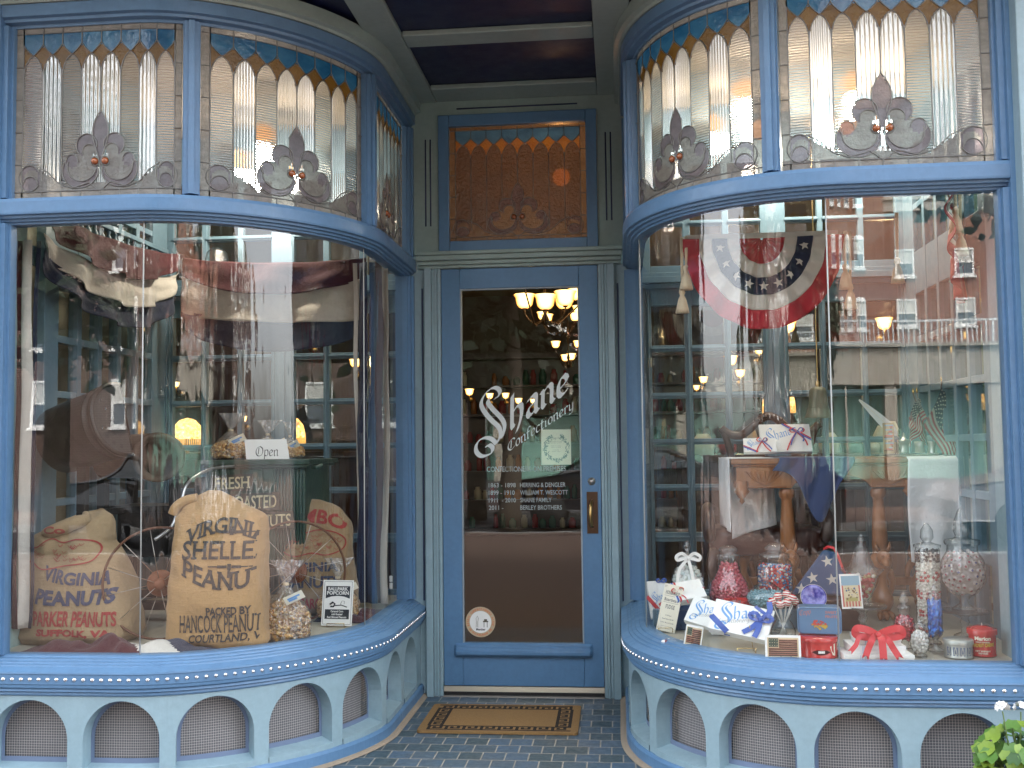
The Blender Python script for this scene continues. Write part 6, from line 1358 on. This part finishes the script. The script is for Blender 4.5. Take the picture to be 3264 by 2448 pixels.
for x, y in ((1.305, -.50), (1.725, -.50), (1.14, -.1), (2.0, -.1)):
    m = MB(); m.lathe(legp, c=(x, y, .5), seg=24, flute=.04, nf=12); lg = m.build('leg', OAK, **W)
    gr = MB()
    q = lambda p: (x + p[0], y + p[1], .5 + p[2])
    gr.tube([q(p) for p in catmull([(0, .0, .30), (.0, -.02, .25), (.0, -.03, .19), (.0, -.015, .12), (0, -.02, .06), (0, -.04, .02)], 4)], [.034 + .016 * math.sin(i * .55) for i in range(21)], 12)
    gr.ball(q((0, -.065, .285)), .034, 0, 2, 1.15); gr.tube([q((0, -.07, .27)), q((0, -.105, .262)), q((0, -.112, .25))], [.024, .018, .010], 8); gr.ball(q((-.014, -.095, .295)), .008); gr.ball(q((.014, -.095, .295)), .008)
    for s in (-1, 1): gr.tube([q((s * .02, -.055, .31)), q((s * .03, -.05, .335)), q((s * .032, -.045, .355))], [.010, .008, .002], 6); gr.tube(catmull([q((s * .03, -.02, .22)), q((s * .05, .0, .17)), q((s * .045, .015, .10))], 4), [.02, .02, .018, .017, .015, .014, .012, .008, .004], 8)
    for s in (-1, 0, 1): gr.tube([q((s * .02, -.04, .03)), q((s * .028, -.075, .024)), q((s * .03, -.09, .006))], [.014, .013, .006], 8)
    gr.ball(q((0, -.035, .022)), .03, 0, 2, .75); go = gr.build('griffin', OAK, **W); go.parent = lg
m = MB(); m.bb((1.14, -.12, .60), (2.0, -.08, .64)); m.build('stretcher', OAK, bevel=.004, **W)
ch = thing('carved_armchair', 'dark carved armchair with brown leather seat, drawn up behind the desk', 'chair', (1.31, .0, .5)); W = dict(parent=ch, world=True)
m = MB(); m.tube(catmull([(1.06, .06, 1.40), (1.10, .06, 1.37), (1.16, .06, 1.36), (1.22, .06, 1.40), (1.27, .06, 1.445), (1.31, .06, 1.46), (1.35, .06, 1.445), (1.40, .06, 1.40), (1.46, .06, 1.36), (1.52, .06, 1.37), (1.57, .06, 1.415)], 5), .022, 10)
for k in range(7): m.ball((1.25 + k * .02, .045, 1.44 + .02 * math.sin(math.pi * k / 6)), .014, 0, 2)
m.build('crest_rail', DARKWOOD, **W); m = MB()
for s in (-1, 1): m.tube(catmull([(1.31 + s * .24, .06, 1.40), (1.31 + s * .20, .06, 1.25), (1.31 + s * .20, .05, 1.05), (1.31 + s * .22, .04, .88)], 5), .019, 8)
m.bb((1.12, .05, 1.22), (1.50, .075, 1.25)); m.build('back_posts', DARKWOOD, **W)
m = MB()
def cush(u, v):
    a = 6.2832 * u; k = (abs(math.cos(a)) ** 5 + abs(math.sin(a)) ** 5) ** -.2; e = math.sin(math.pi * min(1, v * 1.0) * .5); rr = [.0, .93, 1, 1, .97, .6, .0][min(6, int(v * 6.01))]
    z = [.76, .76, .775, .86, .885, .905, .912][min(6, int(v * 6.01))]; return (1.25 + .29 * rr * k * math.cos(a), -.05 + .20 * rr * k * math.sin(a), z)
m.grid(cush, 48, 6, closed=True); m.build('leather_seat', LEATHER, **W)
for s in (-1, 1):
    m = MB(); m.tube(catmull([(1.25 + s * .25, .05, .98), (1.25 + s * .28, -.08, .99), (1.25 + s * .29, -.20, .96), (1.25 + s * .29, -.25, .90), (1.25 + s * .285, -.22, .85), (1.25 + s * .28, -.19, .87)], 5), [.022 + .012 * math.sin(i / 25 * 3) for i in range(26)], 10); m.build('scroll_arm', DARKWOOD, **W)
    m = MB(); m.tube(catmull([(1.25 + s * .26, -.20, .78), (1.25 + s * .28, -.24, .70), (1.25 + s * .25, -.22, .58), (1.25 + s * .27, -.24, .515)], 5), [.034 - .001 * i for i in range(16)], 10); m.build('leg', DARKWOOD, **W)
    m = MB(); m.tube([(1.25 + s * .23, .1, .78), (1.25 + s * .24, .12, .505)], .018, 8); m.build('leg', DARKWOOD, **W)
def clothpanel(name, label, mat, fn, nu=30, nv=40, cat='cloth'):
    m = MB(); m.grid(fn, nu, nv); return tag(m.build(name, mat, solid=.002), label, cat)
clothpanel('table_runner', 'white linen runner hanging off the right end of the desk front', LINEN, lambda u, v: ((1.84 + .335 * u + .006 * math.sin(v * 7 + u * 3), (-.06 - .52 * (v / .35) if v < .35 else -.578 - .012 * math.sin(u * 14 + v * 3) * (v - .35) * 2), 1.2475 if v < .33 else 1.2475 - (v - .33) / .67 * (.48 + .02 * math.sin(u * 5)))), 30, 60)
clothpanel('table_runner', 'white linen runner hanging low off the left end of the desk', LINEN, lambda u, v: ((1.22 - .195 * (v / .3) if v < .3 else 1.022 - .010 * math.sin(u * 9 + v * 2) * v, -.53 + .42 * u, 1.2475 if v < .3 else 1.2475 - (v - .3) / .7 * (.37 - .05 * u)), ), 30, 50) if False else None
m = MB()
m.grid(lambda u, v: (1.24 - .20 * v, -.56 + .44 * u, 1.2475), 10, 6); m.grid(lambda u, v: (1.045 + .225 * u + .012 * v, -.40 - .025 * math.sin(u * 6 + v * 2) + .10 * u, 1.205 - v * (.345 - .06 * u)), 26, 30); m.grid(lambda u, v: (1.036 - .006 * math.sin(u * 9), -.56 + .50 * u, 1.2475 - v * .345), 26, 30)
tag(m.build('table_runner', LINEN, solid=.002), 'white linen runner hanging low off the left end of the desk', 'cloth')
clothpanel('navy_cloth', 'navy blue cloth drooping over the middle of the desk front', plainm('navy_wool', (.022, .045, .125), .85, sheen=.2), lambda u, v: (1.245 + .34 * u + .02 * math.sin(v * 4), (-.25 - .31 * (v / .3) if v < .3 else -.565 - .02 * abs(math.sin(u * 11 + v))), 1.249 if v < .3 else 1.249 - (v - .3) / .7 * (.06 + .24 * math.exp(-((u - .62) / .24) ** 2))), 40, 40)
# desk top things
iw = thing('inkwell', 'pewter inkwell holding a white quill', 'inkwell', (1.875, -.40, 1.262)); m = MB(); m.lathe([(.0001, 0), (.022, 0), (.024, .006), (.019, .02), (.022, .045), (.029, .058), (.027, .064), (.012, .066), (.006, .09), (.0001, .10)], seg=24); m.build('pot', PEWTER, iw)
ql = thing('quill', 'long white feather quill leaning left out of the inkwell', 'quill', (1.868, -.405, 1.325)); m = MB(); n = 20
pth = catmull([(0, 0, -.01), (-.05, -.01, .05), (-.12, -.015, .12), (-.20, -.02, .195)], 7)
for i, (a, b) in enumerate(zip(pth, pth[1:])):
    k = i / len(pth); w0 = .026 * math.sin(math.pi * min(1, max(0, (k - .18) / .84)) ** .6) if k > .18 else .0005; k2 = (i + 1) / len(pth); w1 = .026 * math.sin(math.pi * min(1, max(0, (k2 - .18) / .84)) ** .6) if k2 > .18 else .0005
    d = (Vector(b) - Vector(a)).normalized(); nn = Vector((d.z, 0, -d.x)); m.add([Vector(a) - nn * w0, Vector(a), Vector(a) + nn * w0 * .8, Vector(b) - nn * w1, Vector(b), Vector(b) + nn * w1 * .8], [(0, 1, 4, 3), (1, 2, 5, 4)], 0, True)
m.tube(pth, .0014, 5, 1); m.build('feather', [WHITEP, PAPER], ql)
p2 = thing('pewter_cup', 'small pewter cup beside the inkwell', 'cup', (1.958, -.36, 1.262)); m = MB(); m.lathe([(.0001, 0), (.022, 0), (.020, .03), (.025, .055), (.022, .055), (.016, .03), (.0001, .006)], seg=24); m.build('cup', PEWTER, p2)
ty = thing('writing_tray', 'silver tray with ball edge under the inkwell and cup', 'tray', (1.90, -.38, 1.2505)); m = MB(); m.bb((-.12, -.06, 0), (.12, .06, .008))
for i in range(25): m.ball((-.12 + .01 * i, -.06, .008), .004)
m.build('tray', PEWTER, ty)
clothpanel('dark_sash', 'dark navy felt strip lying across the linen on the desk', plainm('dark_felt', (.012, .015, .03), .8), lambda u, v: (1.72 + .36 * u, -.47 - .055 * v - .07 * max(0, u - .75) * v * 2, 1.2505 + .010 * math.sin(u * 3.1) - (.055 * max(0, (u - .8) / .2) ** 1.2 * max(0, (v - .3)))), 30, 8)
hd = thing('flag_holder', 'small pewter holder for the little flags on the desk', 'holder', (2.025, -.33, 1.2505)); m = MB(); m.lathe([(.0001, 0), (.028, 0), (.022, .01), (.018, .06), (.020, .066), (.0001, .06)], seg=20); m.build('holder', PEWTER, hd)
def smallflag(label, base, top, dirx, L=.21, Hh=.12):
    t_ = thing('small_flag', label, 'flag', base, group='small flags on sticks'); b = Vector(top) - Vector(base); m = MB(); m.tube([(0, 0, 0), b], .0028, 6); m.lathe([(.0001, .03), (.003, .024), (.007, .012), (.003, .0)], c=b, seg=8, mi=1); m.build('stick', [DARKWOOD, GOLDW], t_)
    m = MB(); k = L / .30; sg = 1 if dirx > 0 else -1
    A, B_, C_, D_ = [Vector((q[0] * sg * k, 0, q[1] * k)) for q in ((0, 0), (-.078, -.151), (.047, -.213), (.047, -.37))]
    def fn(u, v):
        p = A * (1 - u) * (1 - v) + B_ * (1 - u) * v + C_ * u * (1 - v) + D_ * u * v
        return (b.x * .93 + p.x + .006 * math.sin(u * 11 + v * 3), b.y - .004 - .022 * math.sin(u * 7 + v * 5) * (.3 + u) - .02 * v * (1 - u), b.z * .93 + p.z + .008 * math.sin(u * 9))
    def mi(u, v): return 2 if (u < .42 and v < .54) else (0 if int(v * 13) % 2 == 0 else 1)
    m.grid(fn, 26, 26, mi=mi); fl = m.build('flag_cloth', [BRIGHTRED, CREAMC, NAVYC], t_); st = MB()
    for i in range(6):
        for k in range(5):
            u, v = (i + .5) / 6 * .42, (k + .5) / 5 * .54; p = Vector(fn(u, v)) + Vector((0, -.0015, 0)); star(st, p.x, p.z, .0058, 0, lambda a, c_: (a, p.y, c_))
    so2 = st.build('star', CREAMC); so2.parent = fl
smallflag('nearest small flag on a stick, drooping right over the linen', (2.025, -.36, 1.26), (2.065, -.38, 1.60), .62, .36)
smallflag('small flag on a stick in the middle of the holder', (2.02, -.31, 1.26), (1.985, -.25, 1.555), .5, .20)
smallflag('small flag on a stick farthest left in the holder', (2.015, -.33, 1.26), (1.96, -.28, 1.55), -.5, .20)
bl = thing('hanging_bell', 'greenish brass bell hung on a cord over the desk', 'bell', (1.50, -.3, 1.44)); m = MB(); m.lathe([(.064, -.002), (.066, .004), (.058, .02), (.048, .05), (.043, .09), (.041, .125), (.034, .145), (.014, .152), (.0001, .153)], seg=36); m.lathe([(.0485, .046), (.0505, .05), (.0485, .054)], seg=36); m.build('bell', plain('verdigris_brass', (.20, .20, .14), .5, .35, var=.2), bl); m = MB(); m.tube([(0, 0, .15), (0, 0, .175), (.0, 0, 1.68)], .0035, 6); m.lathe([(.009, .15), (.012, .165), (.009, .18)], seg=12); m.build('cord', BRASS, bl); m = MB(); m.tube([(0, 0, .1), (0, 0, .01)], .003, 6); m.ball((0, 0, .006), .011); m.build('clapper', IRON, bl)

# ---------------------------------------------------------------- fan buntings with tassels
def fan(label, c, ax, rad, group, bands, a0=180, a1=360, squash=1., stars=True):
    t_ = thing('fan_bunting', label, 'bunting', c, (0, 0, ax), group)
    def pt(r_, a, y=0): return (r_ * rad * math.cos(R(a)), -.018 * math.cos(R(a) * 16) * r_ - .02 * r_ + y, r_ * rad * squash * math.sin(R(a)))
    for nm, mt, r0, r1 in bands:
        m = MB(); m.grid(lambda u, v: pt(r0 + (r1 - r0) * v, a0 + (a1 - a0) * u), 120, 6); m.build(nm, mt, t_, solid=.0015)
    if stars:
        m = MB()
        for k in range(9):
            a = a0 + (a1 - a0) * (k + .5) / 9; p = pt(.565, a, -.006); star(m, p[0], p[2], .023, a + 90, lambda x, z: (x, p[1], z))
        m.build('star', CREAMC, t_)
    m = MB(); m.bb((-rad, -.012, -.0), (rad, -.004, .022)); m.build('header_tape', CREAMC, t_); return t_
FB = 'fan buntings in the candy window'
fan('wide red, cream and navy fan bunting with white stars, hung high in the candy window', (1.155, -.98, 2.205), 0, .322, FB, [('red_centre', BRIGHTRED, .02, .30), ('cream_ring', CREAMC, .30, .46), ('navy_ring', NAVYC, .46, .665), ('cream_ring', CREAMC, .665, .84), ('red_ring', BRIGHTRED, .84, 1.06)], squash=1.17)
fan('red and cream fan bunting turned along the outer side of the candy window', (1.97, -.92, 2.33), R(68), .32, FB, [('red_centre', BRIGHTRED, .02, .30), ('cream_ring', CREAMC, .30, .62), ('navy_ring', NAVYC, .62, .70), ('cream_ring', CREAMC, .70, .82), ('red_ring', BRIGHTRED, .82, 1.1)], squash=1.2)
def tassel(label, top, zb, w=.014):
    t_ = thing('tassel', label, 'tassel', (top[0], top[1], zb)); m = MB(); h = top[2] - zb
    m.tube([(0, 0, h), (0, 0, .10)], .004, 6); m.tube([(.008, .0, h), (.002, 0, .10)], .004, 6); m.build('cord', ROPE, t_); m = MB(); m.lathe([(.0001, .112), (.010, .105), (.013, .09), (.008, .078), (.016, .06), (w * 1.35, .02), (w * 1.5, .0), (.0001, .004)], seg=24, flute=.10, nf=12); m.build('fringe', ROPE, t_)
for lb, tp, zb in (('cream rope tassel hanging by the left end of the wide fan, upper of two', (.826, -1.0, 2.22), 1.985), ('cream rope tassel hanging by the left end of the wide fan, lower of two', (.808, -.99, 2.22), 1.885), ('cream rope tassel by the right end of the wide fan, upper of two', (1.50, -1.0, 2.22), 1.97), ('cream rope tassel by the right end of the wide fan, lower of two', (1.52, -.99, 2.22), 1.885), ('cream rope tassel on the street side of the turned fan', (1.70, -1.06, 2.28), 1.98), ('large cream rope tassel near the outer post, upper of two', (1.915, -1.15, 2.45), 2.165), ('large cream rope tassel near the outer post, lower of two', (1.935, -1.14, 2.45), 2.075)): tassel(lb, tp, zb, .018)
# ---------------------------------------------------------------- across the street (seen mirrored in the glass)
def brickmat(name, c1, c2):
    t = NT(name); sx = t.n('SeparateXYZ'); t.l(t.co.outputs['Object'], sx.inputs[0]); cb = t.n('CombineXYZ')
    ad = t.n('Math', operation='ADD'); t.l(sx.outputs[0], ad.inputs[0]); t.l(sx.outputs[1], ad.inputs[1]); t.l(ad.outputs[0], cb.inputs[0]); t.l(sx.outputs[2], cb.inputs[1])
    b = t.n('TexBrick', offset=.5); t.l(cb.outputs[0], b.inputs['Vector'])
    for k, v in {'Scale': 1, 'Mortar Size': .012, 'Brick Width': .24, 'Row Height': .085}.items(): b.inputs[k].default_value = v
    b.inputs['Color1'].default_value = (*c1, 1); b.inputs['Color2'].default_value = (*c2, 1); b.inputs['Mortar'].default_value = (.30, .25, .21, 1)
    return t.done(t.pr(Base_Color=t.mixc(t.noise(.6), b.outputs['Color'], mul(c1, .8)), Roughness=.85))
BRICK = brickmat('red_brick', (.27, .10, .058), (.35, .145, .085)); BRICK2 = brickmat('brown_brick', (.060, .028, .02), (.09, .042, .028))
WHITEF = plain('white_window_frame', (.72, .72, .70), .5); DARKG = plain('dark_window_glass', (.10, .12, .14), .08, var=.3, scale=.8)
def building(label, x0, x1, y0, y1, h, mat, wins, ww=1.0, wh=1.6, arch=False, face='y'):
    t_ = thing('brick_building', label, 'building', ((x0 + x1) / 2, y0, -.17)); W = dict(parent=t_, world=True)
    m = MB(); m.bb((x0, y0 - y1, -.17), (x1, y0, h)); m.build('wall', mat, **W)
    m = MB(); m.bb((x0 - .15, y0 + .002, h - .5), (x1 + .15, y0 + .22, h)); m.bb((x0 - .25, y0 - y1 - .1, h + .001), (x1 + .25, y0 + .32, h + .16)); m.build('roof', plainm('stone_cornice', (.40, .36, .31), .8), **W)
    f0 = None
    for (wx, wz) in wins:
        if f0 is None:
            f = MB(); f.bb((-ww / 2, .002, 0), (ww / 2, .07, .1)); f.bb((-ww / 2, .002, wh - .09), (ww / 2, .07, wh)); f.bb((-ww / 2, .002, .1), (-ww / 2 + .08, .06, wh - .09)); f.bb((ww / 2 - .08, .002, .1), (ww / 2, .06, wh - .09)); f.bb((-ww / 2 + .08, .002, wh * .5 - .04), (ww / 2 - .08, .055, wh * .5 + .04)); f.bb((-ww / 2 - .08, .002, -.1), (ww / 2 + .08, .12, -.001))
            if arch: f.lathe([(ww / 2, 0), (ww / 2, .05), (.0001, .05)], c=(0, .002, wh), M=Matrix.Rotation(R(-90), 3, 'X') @ Matrix.Diagonal((1, .28, 1)), seg=24)
            fo = f.build('window', WHITEF); g = MB(); g.bb((-ww / 2 + .08, .003, .1), (ww / 2 - .08, .02, wh * .5 - .04)); g.bb((-ww / 2 + .08, .003, wh * .5 + .04), (ww / 2 - .08, .025, wh - .09), 1); go = g.build('pane', [DARKG, plainm('window_blind', (.55, .54, .50), .7)]); go.parent = fo; f0 = fo
        else:
            fo = f0.copy(); COL.objects.link(fo)
            for c_ in [q for q in bpy.data.objects if q.parent == f0]: d = c_.copy(); COL.objects.link(d); d.parent = fo
        fo.parent = t_; fo.location = (wx - (x0 + x1) / 2, 0, wz + .17)
building('tall red brick building with white sash windows, mirrored in the flat candy window pane', -5.7, 12.55, -45, 12, 17, BRICK, [(x, z) for x in (-4.4, -2.4, -.4, 1.6, 3.6, 5.6, 7.6, 9.4, 10.93) for z in (6.3, 9.1, 11.9, 14.7)], .95, 1.35, True)
building('lower red brick wing with white windows, mirrored beside the taller block', 12.6, 47, -45.5, 12, 12.2, BRICK, [(x, z) for x in (13.45, 16, 19, 22, 25, 28, 31, 34, 37, 40, 43) for z in (6.5, 8.75)], .85, 1.25)
building('long brown brick building standing across the street, left of the tall one', -34, -6, -33, 12, 10.5, BRICK2, [(x, z) for x in range(-32, -7, 3) for z in (2.2, 5.0, 7.8)], 1.1, 1.7)
building('far red brick building closing the street at the right', 31, 48, -30, 14, 11, BRICK2, [(x, z) for x in range(33, 47, 3) for z in (3, 6, 8.6)], 1.1, 1.6)
t_ = thing('low_building', 'low cream and mint building across the street, mirrored in the flat pane', 'building', (12, -41, -.17)); W = dict(parent=t_, world=True)
m = MB(); m.bb((-5.5, -44.8, 3.6), (42, -40, 5.1)); m.bb((-5.5, -44.8, 5.1), (42, -39.8, 5.25)); m.build('wall', plainm('cream_concrete', (.34, .31, .255), .8), **W)
m = MB(); m.bb((-5.5, -44, -.17), (42, -41.6, 3.6)); m.build('shopfront', plainm('mint_panels', (.22, .42, .34), .6), **W)
m = MB()
for x in range(-5, 43, 4): m.bb((x, -40.6, -.17), (x + .5, -40.1, 3.6))
m.build('column', plainm('cream_concrete', (.34, .31, .255), .8), **W)
m = MB()
for i in range(230): m.bb((-5 + i * .2, -40.05, 5.25), (-4.95 + i * .2, -40.0, 6.1))
m.bb((-5.5, -40.07, 6.1), (42, -39.98, 6.18)); m.build('railing', plainm('white_rail', (.6, .62, .62), .5), **W)
# parked cars
def car(label, loc, rz, c):
    t_ = thing('parked_car', label, 'car', loc, (0, 0, rz), 'cars parked along the far kerb'); PNT = plainm('car_paint_%d' % int(c[0] * 999), c, .18, 0, coat=1.)
    pr_ = [(-2.15, .35), (-2.2, .62), (-2.05, .86), (-1.2, .98), (-.55, 1.40), (.75, 1.46), (1.55, 1.06), (2.1, .98), (2.2, .7), (2.15, .35)]
    m = MB(); secs = [(-.86, .0, .93), (-.88, .02, 1), (-.6, .0, 1), (.6, .0, 1), (.88, .02, 1), (.86, .0, .93)]
    v = []
    for y, a, k in ((-.84, 0, .97), (-.90, .0, 1), (-.72, 1, 1), (.72, 1, 1), (.90, 0, 1), (.84, 0, .97)):
        v += [(x * k, y * (1 - (.14 if (z > 1.0 and abs(y) > .8) else 0)), z if (a or z < 1) else .55 + (z - .55) * .93) for x, z in pr_]
    n = len(pr_); m.add(v, [(i * n + j, i * n + (j + 1) % n, (i + 1) * n + (j + 1) % n, (i + 1) * n + j) for i in range(5) for j in range(n)] + [tuple(range(n - 1, -1, -1)), tuple(range(5 * n, 6 * n))], 0, False); m.build('body', PNT, t_, bevel=.05)
    g = MB()
    for s in (-1, 1): g.add([(-1.0, s * .82, 1.03), (1.35, s * .82, 1.08), (.68, s * .795, 1.37), (-.5, s * .795, 1.33)], [(0, 1, 2, 3)])
    g.add([(-1.17, -.66, 1.015), (-1.17, .66, 1.015), (-.6, .62, 1.375), (-.6, -.62, 1.375)], [(0, 1, 2, 3)]); g.build('window_glass', DARKG, t_)
    wm = MB(); wm.lathe([(.0001, .09), (.20, .09), (.30, .10), (.33, .06), (.33, -.06), (.30, -.1), (.0001, -.1)], M=Matrix.Rotation(R(90), 3, 'X'), seg=24); w0 = None
    for x in (-1.35, 1.35):
        for s in (-1, 1):
            o = wm.build('wheel', RUBBER) if w0 is None else w0.copy()
            if w0 is not None: COL.objects.link(o)
            w0 = w0 or o; o.parent = t_; o.location = (x, s * .82, .33)
    for s in (-1, 1): l = MB(); l.bb((2.15, s * .55, .70), (2.215, s * .82, .84)); l.build('tail_light', plainm('tail_red', (.4, .02, .02), .2), t_)
car('dark car parked across the street, mirrored in the door glass', (.6, -13.6, -.17), 0, (.018, .018, .022))
car('silver car parked across the street, mirrored low in the candy window', (7.5, -13.8, -.17), R(2), (.35, .36, .38))
car('black car parked across the street, mirrored low in the peanut window', (-6.0, -13.8, -.17), R(180), (.02, .02, .02))
# street trees
LEAFM = NT('leaf_green'); pl_ = LEAFM.pr(Base_Color=LEAFM.mixc(LEAFM.noise(1.2), (.012, .024, .010), (.032, .05, .02)), Roughness=.6); LEAF = LEAFM.done(pl_)
def tree(label, loc, h, rad, n, z0, seed, droop=.6):
    t_ = thing('street_tree', label, 'tree', loc, group='street trees'); g = random.Random(seed); m = MB(); m.tube(catmull([(0, 0, -.1), (.08, .05, h * .3), (-.05, .1, h * .6), (.02, 0, h * .95)], 5), [.20 - .0105 * i for i in range(16)], 10); cl = []
    for k in range(16):
        a = g.uniform(0, 6.28); z = g.uniform(z0 + .2, h * .9); l = rad * g.uniform(.55, 1.) * (1.1 - .6 * (z - z0) / (h - z0)); e = Vector((l * math.cos(a), l * math.sin(a), z - l * droop * .3)); m.tube([(0, 0, z - .3), e * .5 + Vector((0, 0, z * .5 + .1)), e], [.06, .04, .012], 6)
        for q in range(6): cl.append(Vector((0, 0, z)).lerp(e, g.uniform(.35, 1.05)) + Vector((g.gauss(0, .25), g.gauss(0, .25), g.gauss(0, .2))))
    m.build('trunk', plainm('bark', (.09, .07, .05), .9, bump=.4), t_); c = MB()
    for k in range(n):
        p = g.choice(cl) + Vector((g.gauss(0, .32), g.gauss(0, .32), g.gauss(0, .26) - droop * abs(g.gauss(0, .25)))); d = Vector((g.gauss(0, 1), g.gauss(0, 1), g.gauss(0, .6) - droop)).normalized(); b = d.orthogonal().normalized(); b = Matrix.Rotation(g.uniform(0, 6.28), 3, d) @ b; L = g.uniform(.16, .36); w = L * .30
        c.add([p, p + d * L * .5 + b * w, p + d * L, p + d * L * .5 - b * w], [(0, 1, 2, 3)])
    c.build('crown', LEAF, t_)
tree('drooping dark evergreen street tree, mirrored across the upper door glass', (-1.3, -11.5, -.03), 9, 3.0, 12000, 2.4, 1)
dtree = [q for q in bpy.data.objects if q.name.startswith('street_tree')][0]
for dx, dy, rz, lb in ((1.6, -2.4, 2.1, 'dark evergreen street tree standing behind the one mirrored in the door glass'), (-1.0, -3.2, 4.0, 'dark evergreen street tree farthest behind the door glass reflection')):
    c = copy_tree(dtree); c.location = (dtree.location.x + dx, dtree.location.y + dy, -.03); c.rotation_euler = (0, 0, rz); c['label'] = lb
tree('street tree whose branches mirror at the upper outer corner of the candy window', (6.6, -11.6, -.03), 8.5, 2.4, 4200, 4.4, 2)
tree('street tree mirrored at the outer edge of the peanut window', (-6.9, -10.6, -.03), 8, 2.6, 4600, 2.8, 3)
# ---------------------------------------------------------------- geranium at the lower right corner
ge = thing('potted_geranium', 'green geranium with a white flower head at the corner of the candy window', 'plant', (1.80, -1.93, 0)); g = random.Random(11)
m = MB(); m.lathe([(.0001, 0), (.07, 0), (.10, .15), (.108, .15), (.108, .175), (.098, .175), (.0001, .16)], seg=32); m.build('pot', plainm('terracotta', (.36, .15, .08), .85), ge)
st, lf, fl = MB(), MB(), MB()
def leafdisc(c, n, r_, mi):
    q = Vector(n).to_track_quat('Z', 'Y').to_matrix(); k = 18; v = [c]
    for i in range(k):
        a = 6.2832 * i / k; rr = r_ * (1 + .09 * math.cos(a * 6)) * (.55 if abs(a - math.pi * 1.5) < .25 else 1); v.append(Vector(c) + q @ Vector((rr * math.cos(a), rr * math.sin(a), r_ * .22 * (1 + .35 * math.cos(a * 6)))))
    lf.add(v, [(0, i + 1, (i + 1) % k + 1) for i in range(k)], mi, True)
for k in range(150):
    a = g.uniform(0, 6.28); r_ = .125 * math.sqrt(g.random()); z = .19 + g.uniform(0, .22) * (1 - .4 * r_ / .125); p = Vector((r_ * math.cos(a) - .005, r_ * math.sin(a), z)); st.tube([(p.x * .25, p.y * .25, .15), p * .6 + Vector((0, 0, z * .3)), p], .0022, 5); leafdisc(p, (p.x * 5 + g.gauss(0, .3), p.y * 5 - .4, .75), g.uniform(.016, .031), 0 if g.random() < .65 else (1 if g.random() < .6 else 2))
for fx, fy, fz in ((-.062, -.05, .455), (.075, -.02, .42), (.03, .05, .43)):
    st.tube([(fx * .4, fy * .4, .22), (fx * .8, fy * .8, fz - .08), (fx, fy, fz - .01)], .0022, 5)
    for k in range(16):
        d = Vector((g.gauss(0, 1), g.gauss(0, 1), abs(g.gauss(0, .8)))).normalized() * .019; c = Vector((fx, fy, fz)) + d
        for i in range(5): a = 1.2566 * i; q = d.normalized().to_track_quat('Z', 'Y').to_matrix(); e = q @ Vector((math.cos(a), math.sin(a), .3)); b = q @ Vector((-math.sin(a), math.cos(a), 0)); fl.add([c, c + e * .007 + b * .0045, c + e * .0115, c + e * .007 - b * .0045], [(0, 1, 2, 3)], 0, True)
st.build('stem', plainm('stem_green', (.10, .16, .04), .6), ge)
lf.build('leaves', [plainm('leaf_mid', (.07, .17, .022), .5), plainm('leaf_light', (.17, .27, .03), .5), plainm('leaf_dark', (.035, .10, .02), .5)], ge); fl.build('flower_head', plainm('white_petal', (.82, .82, .80), .6, var=.03), ge)
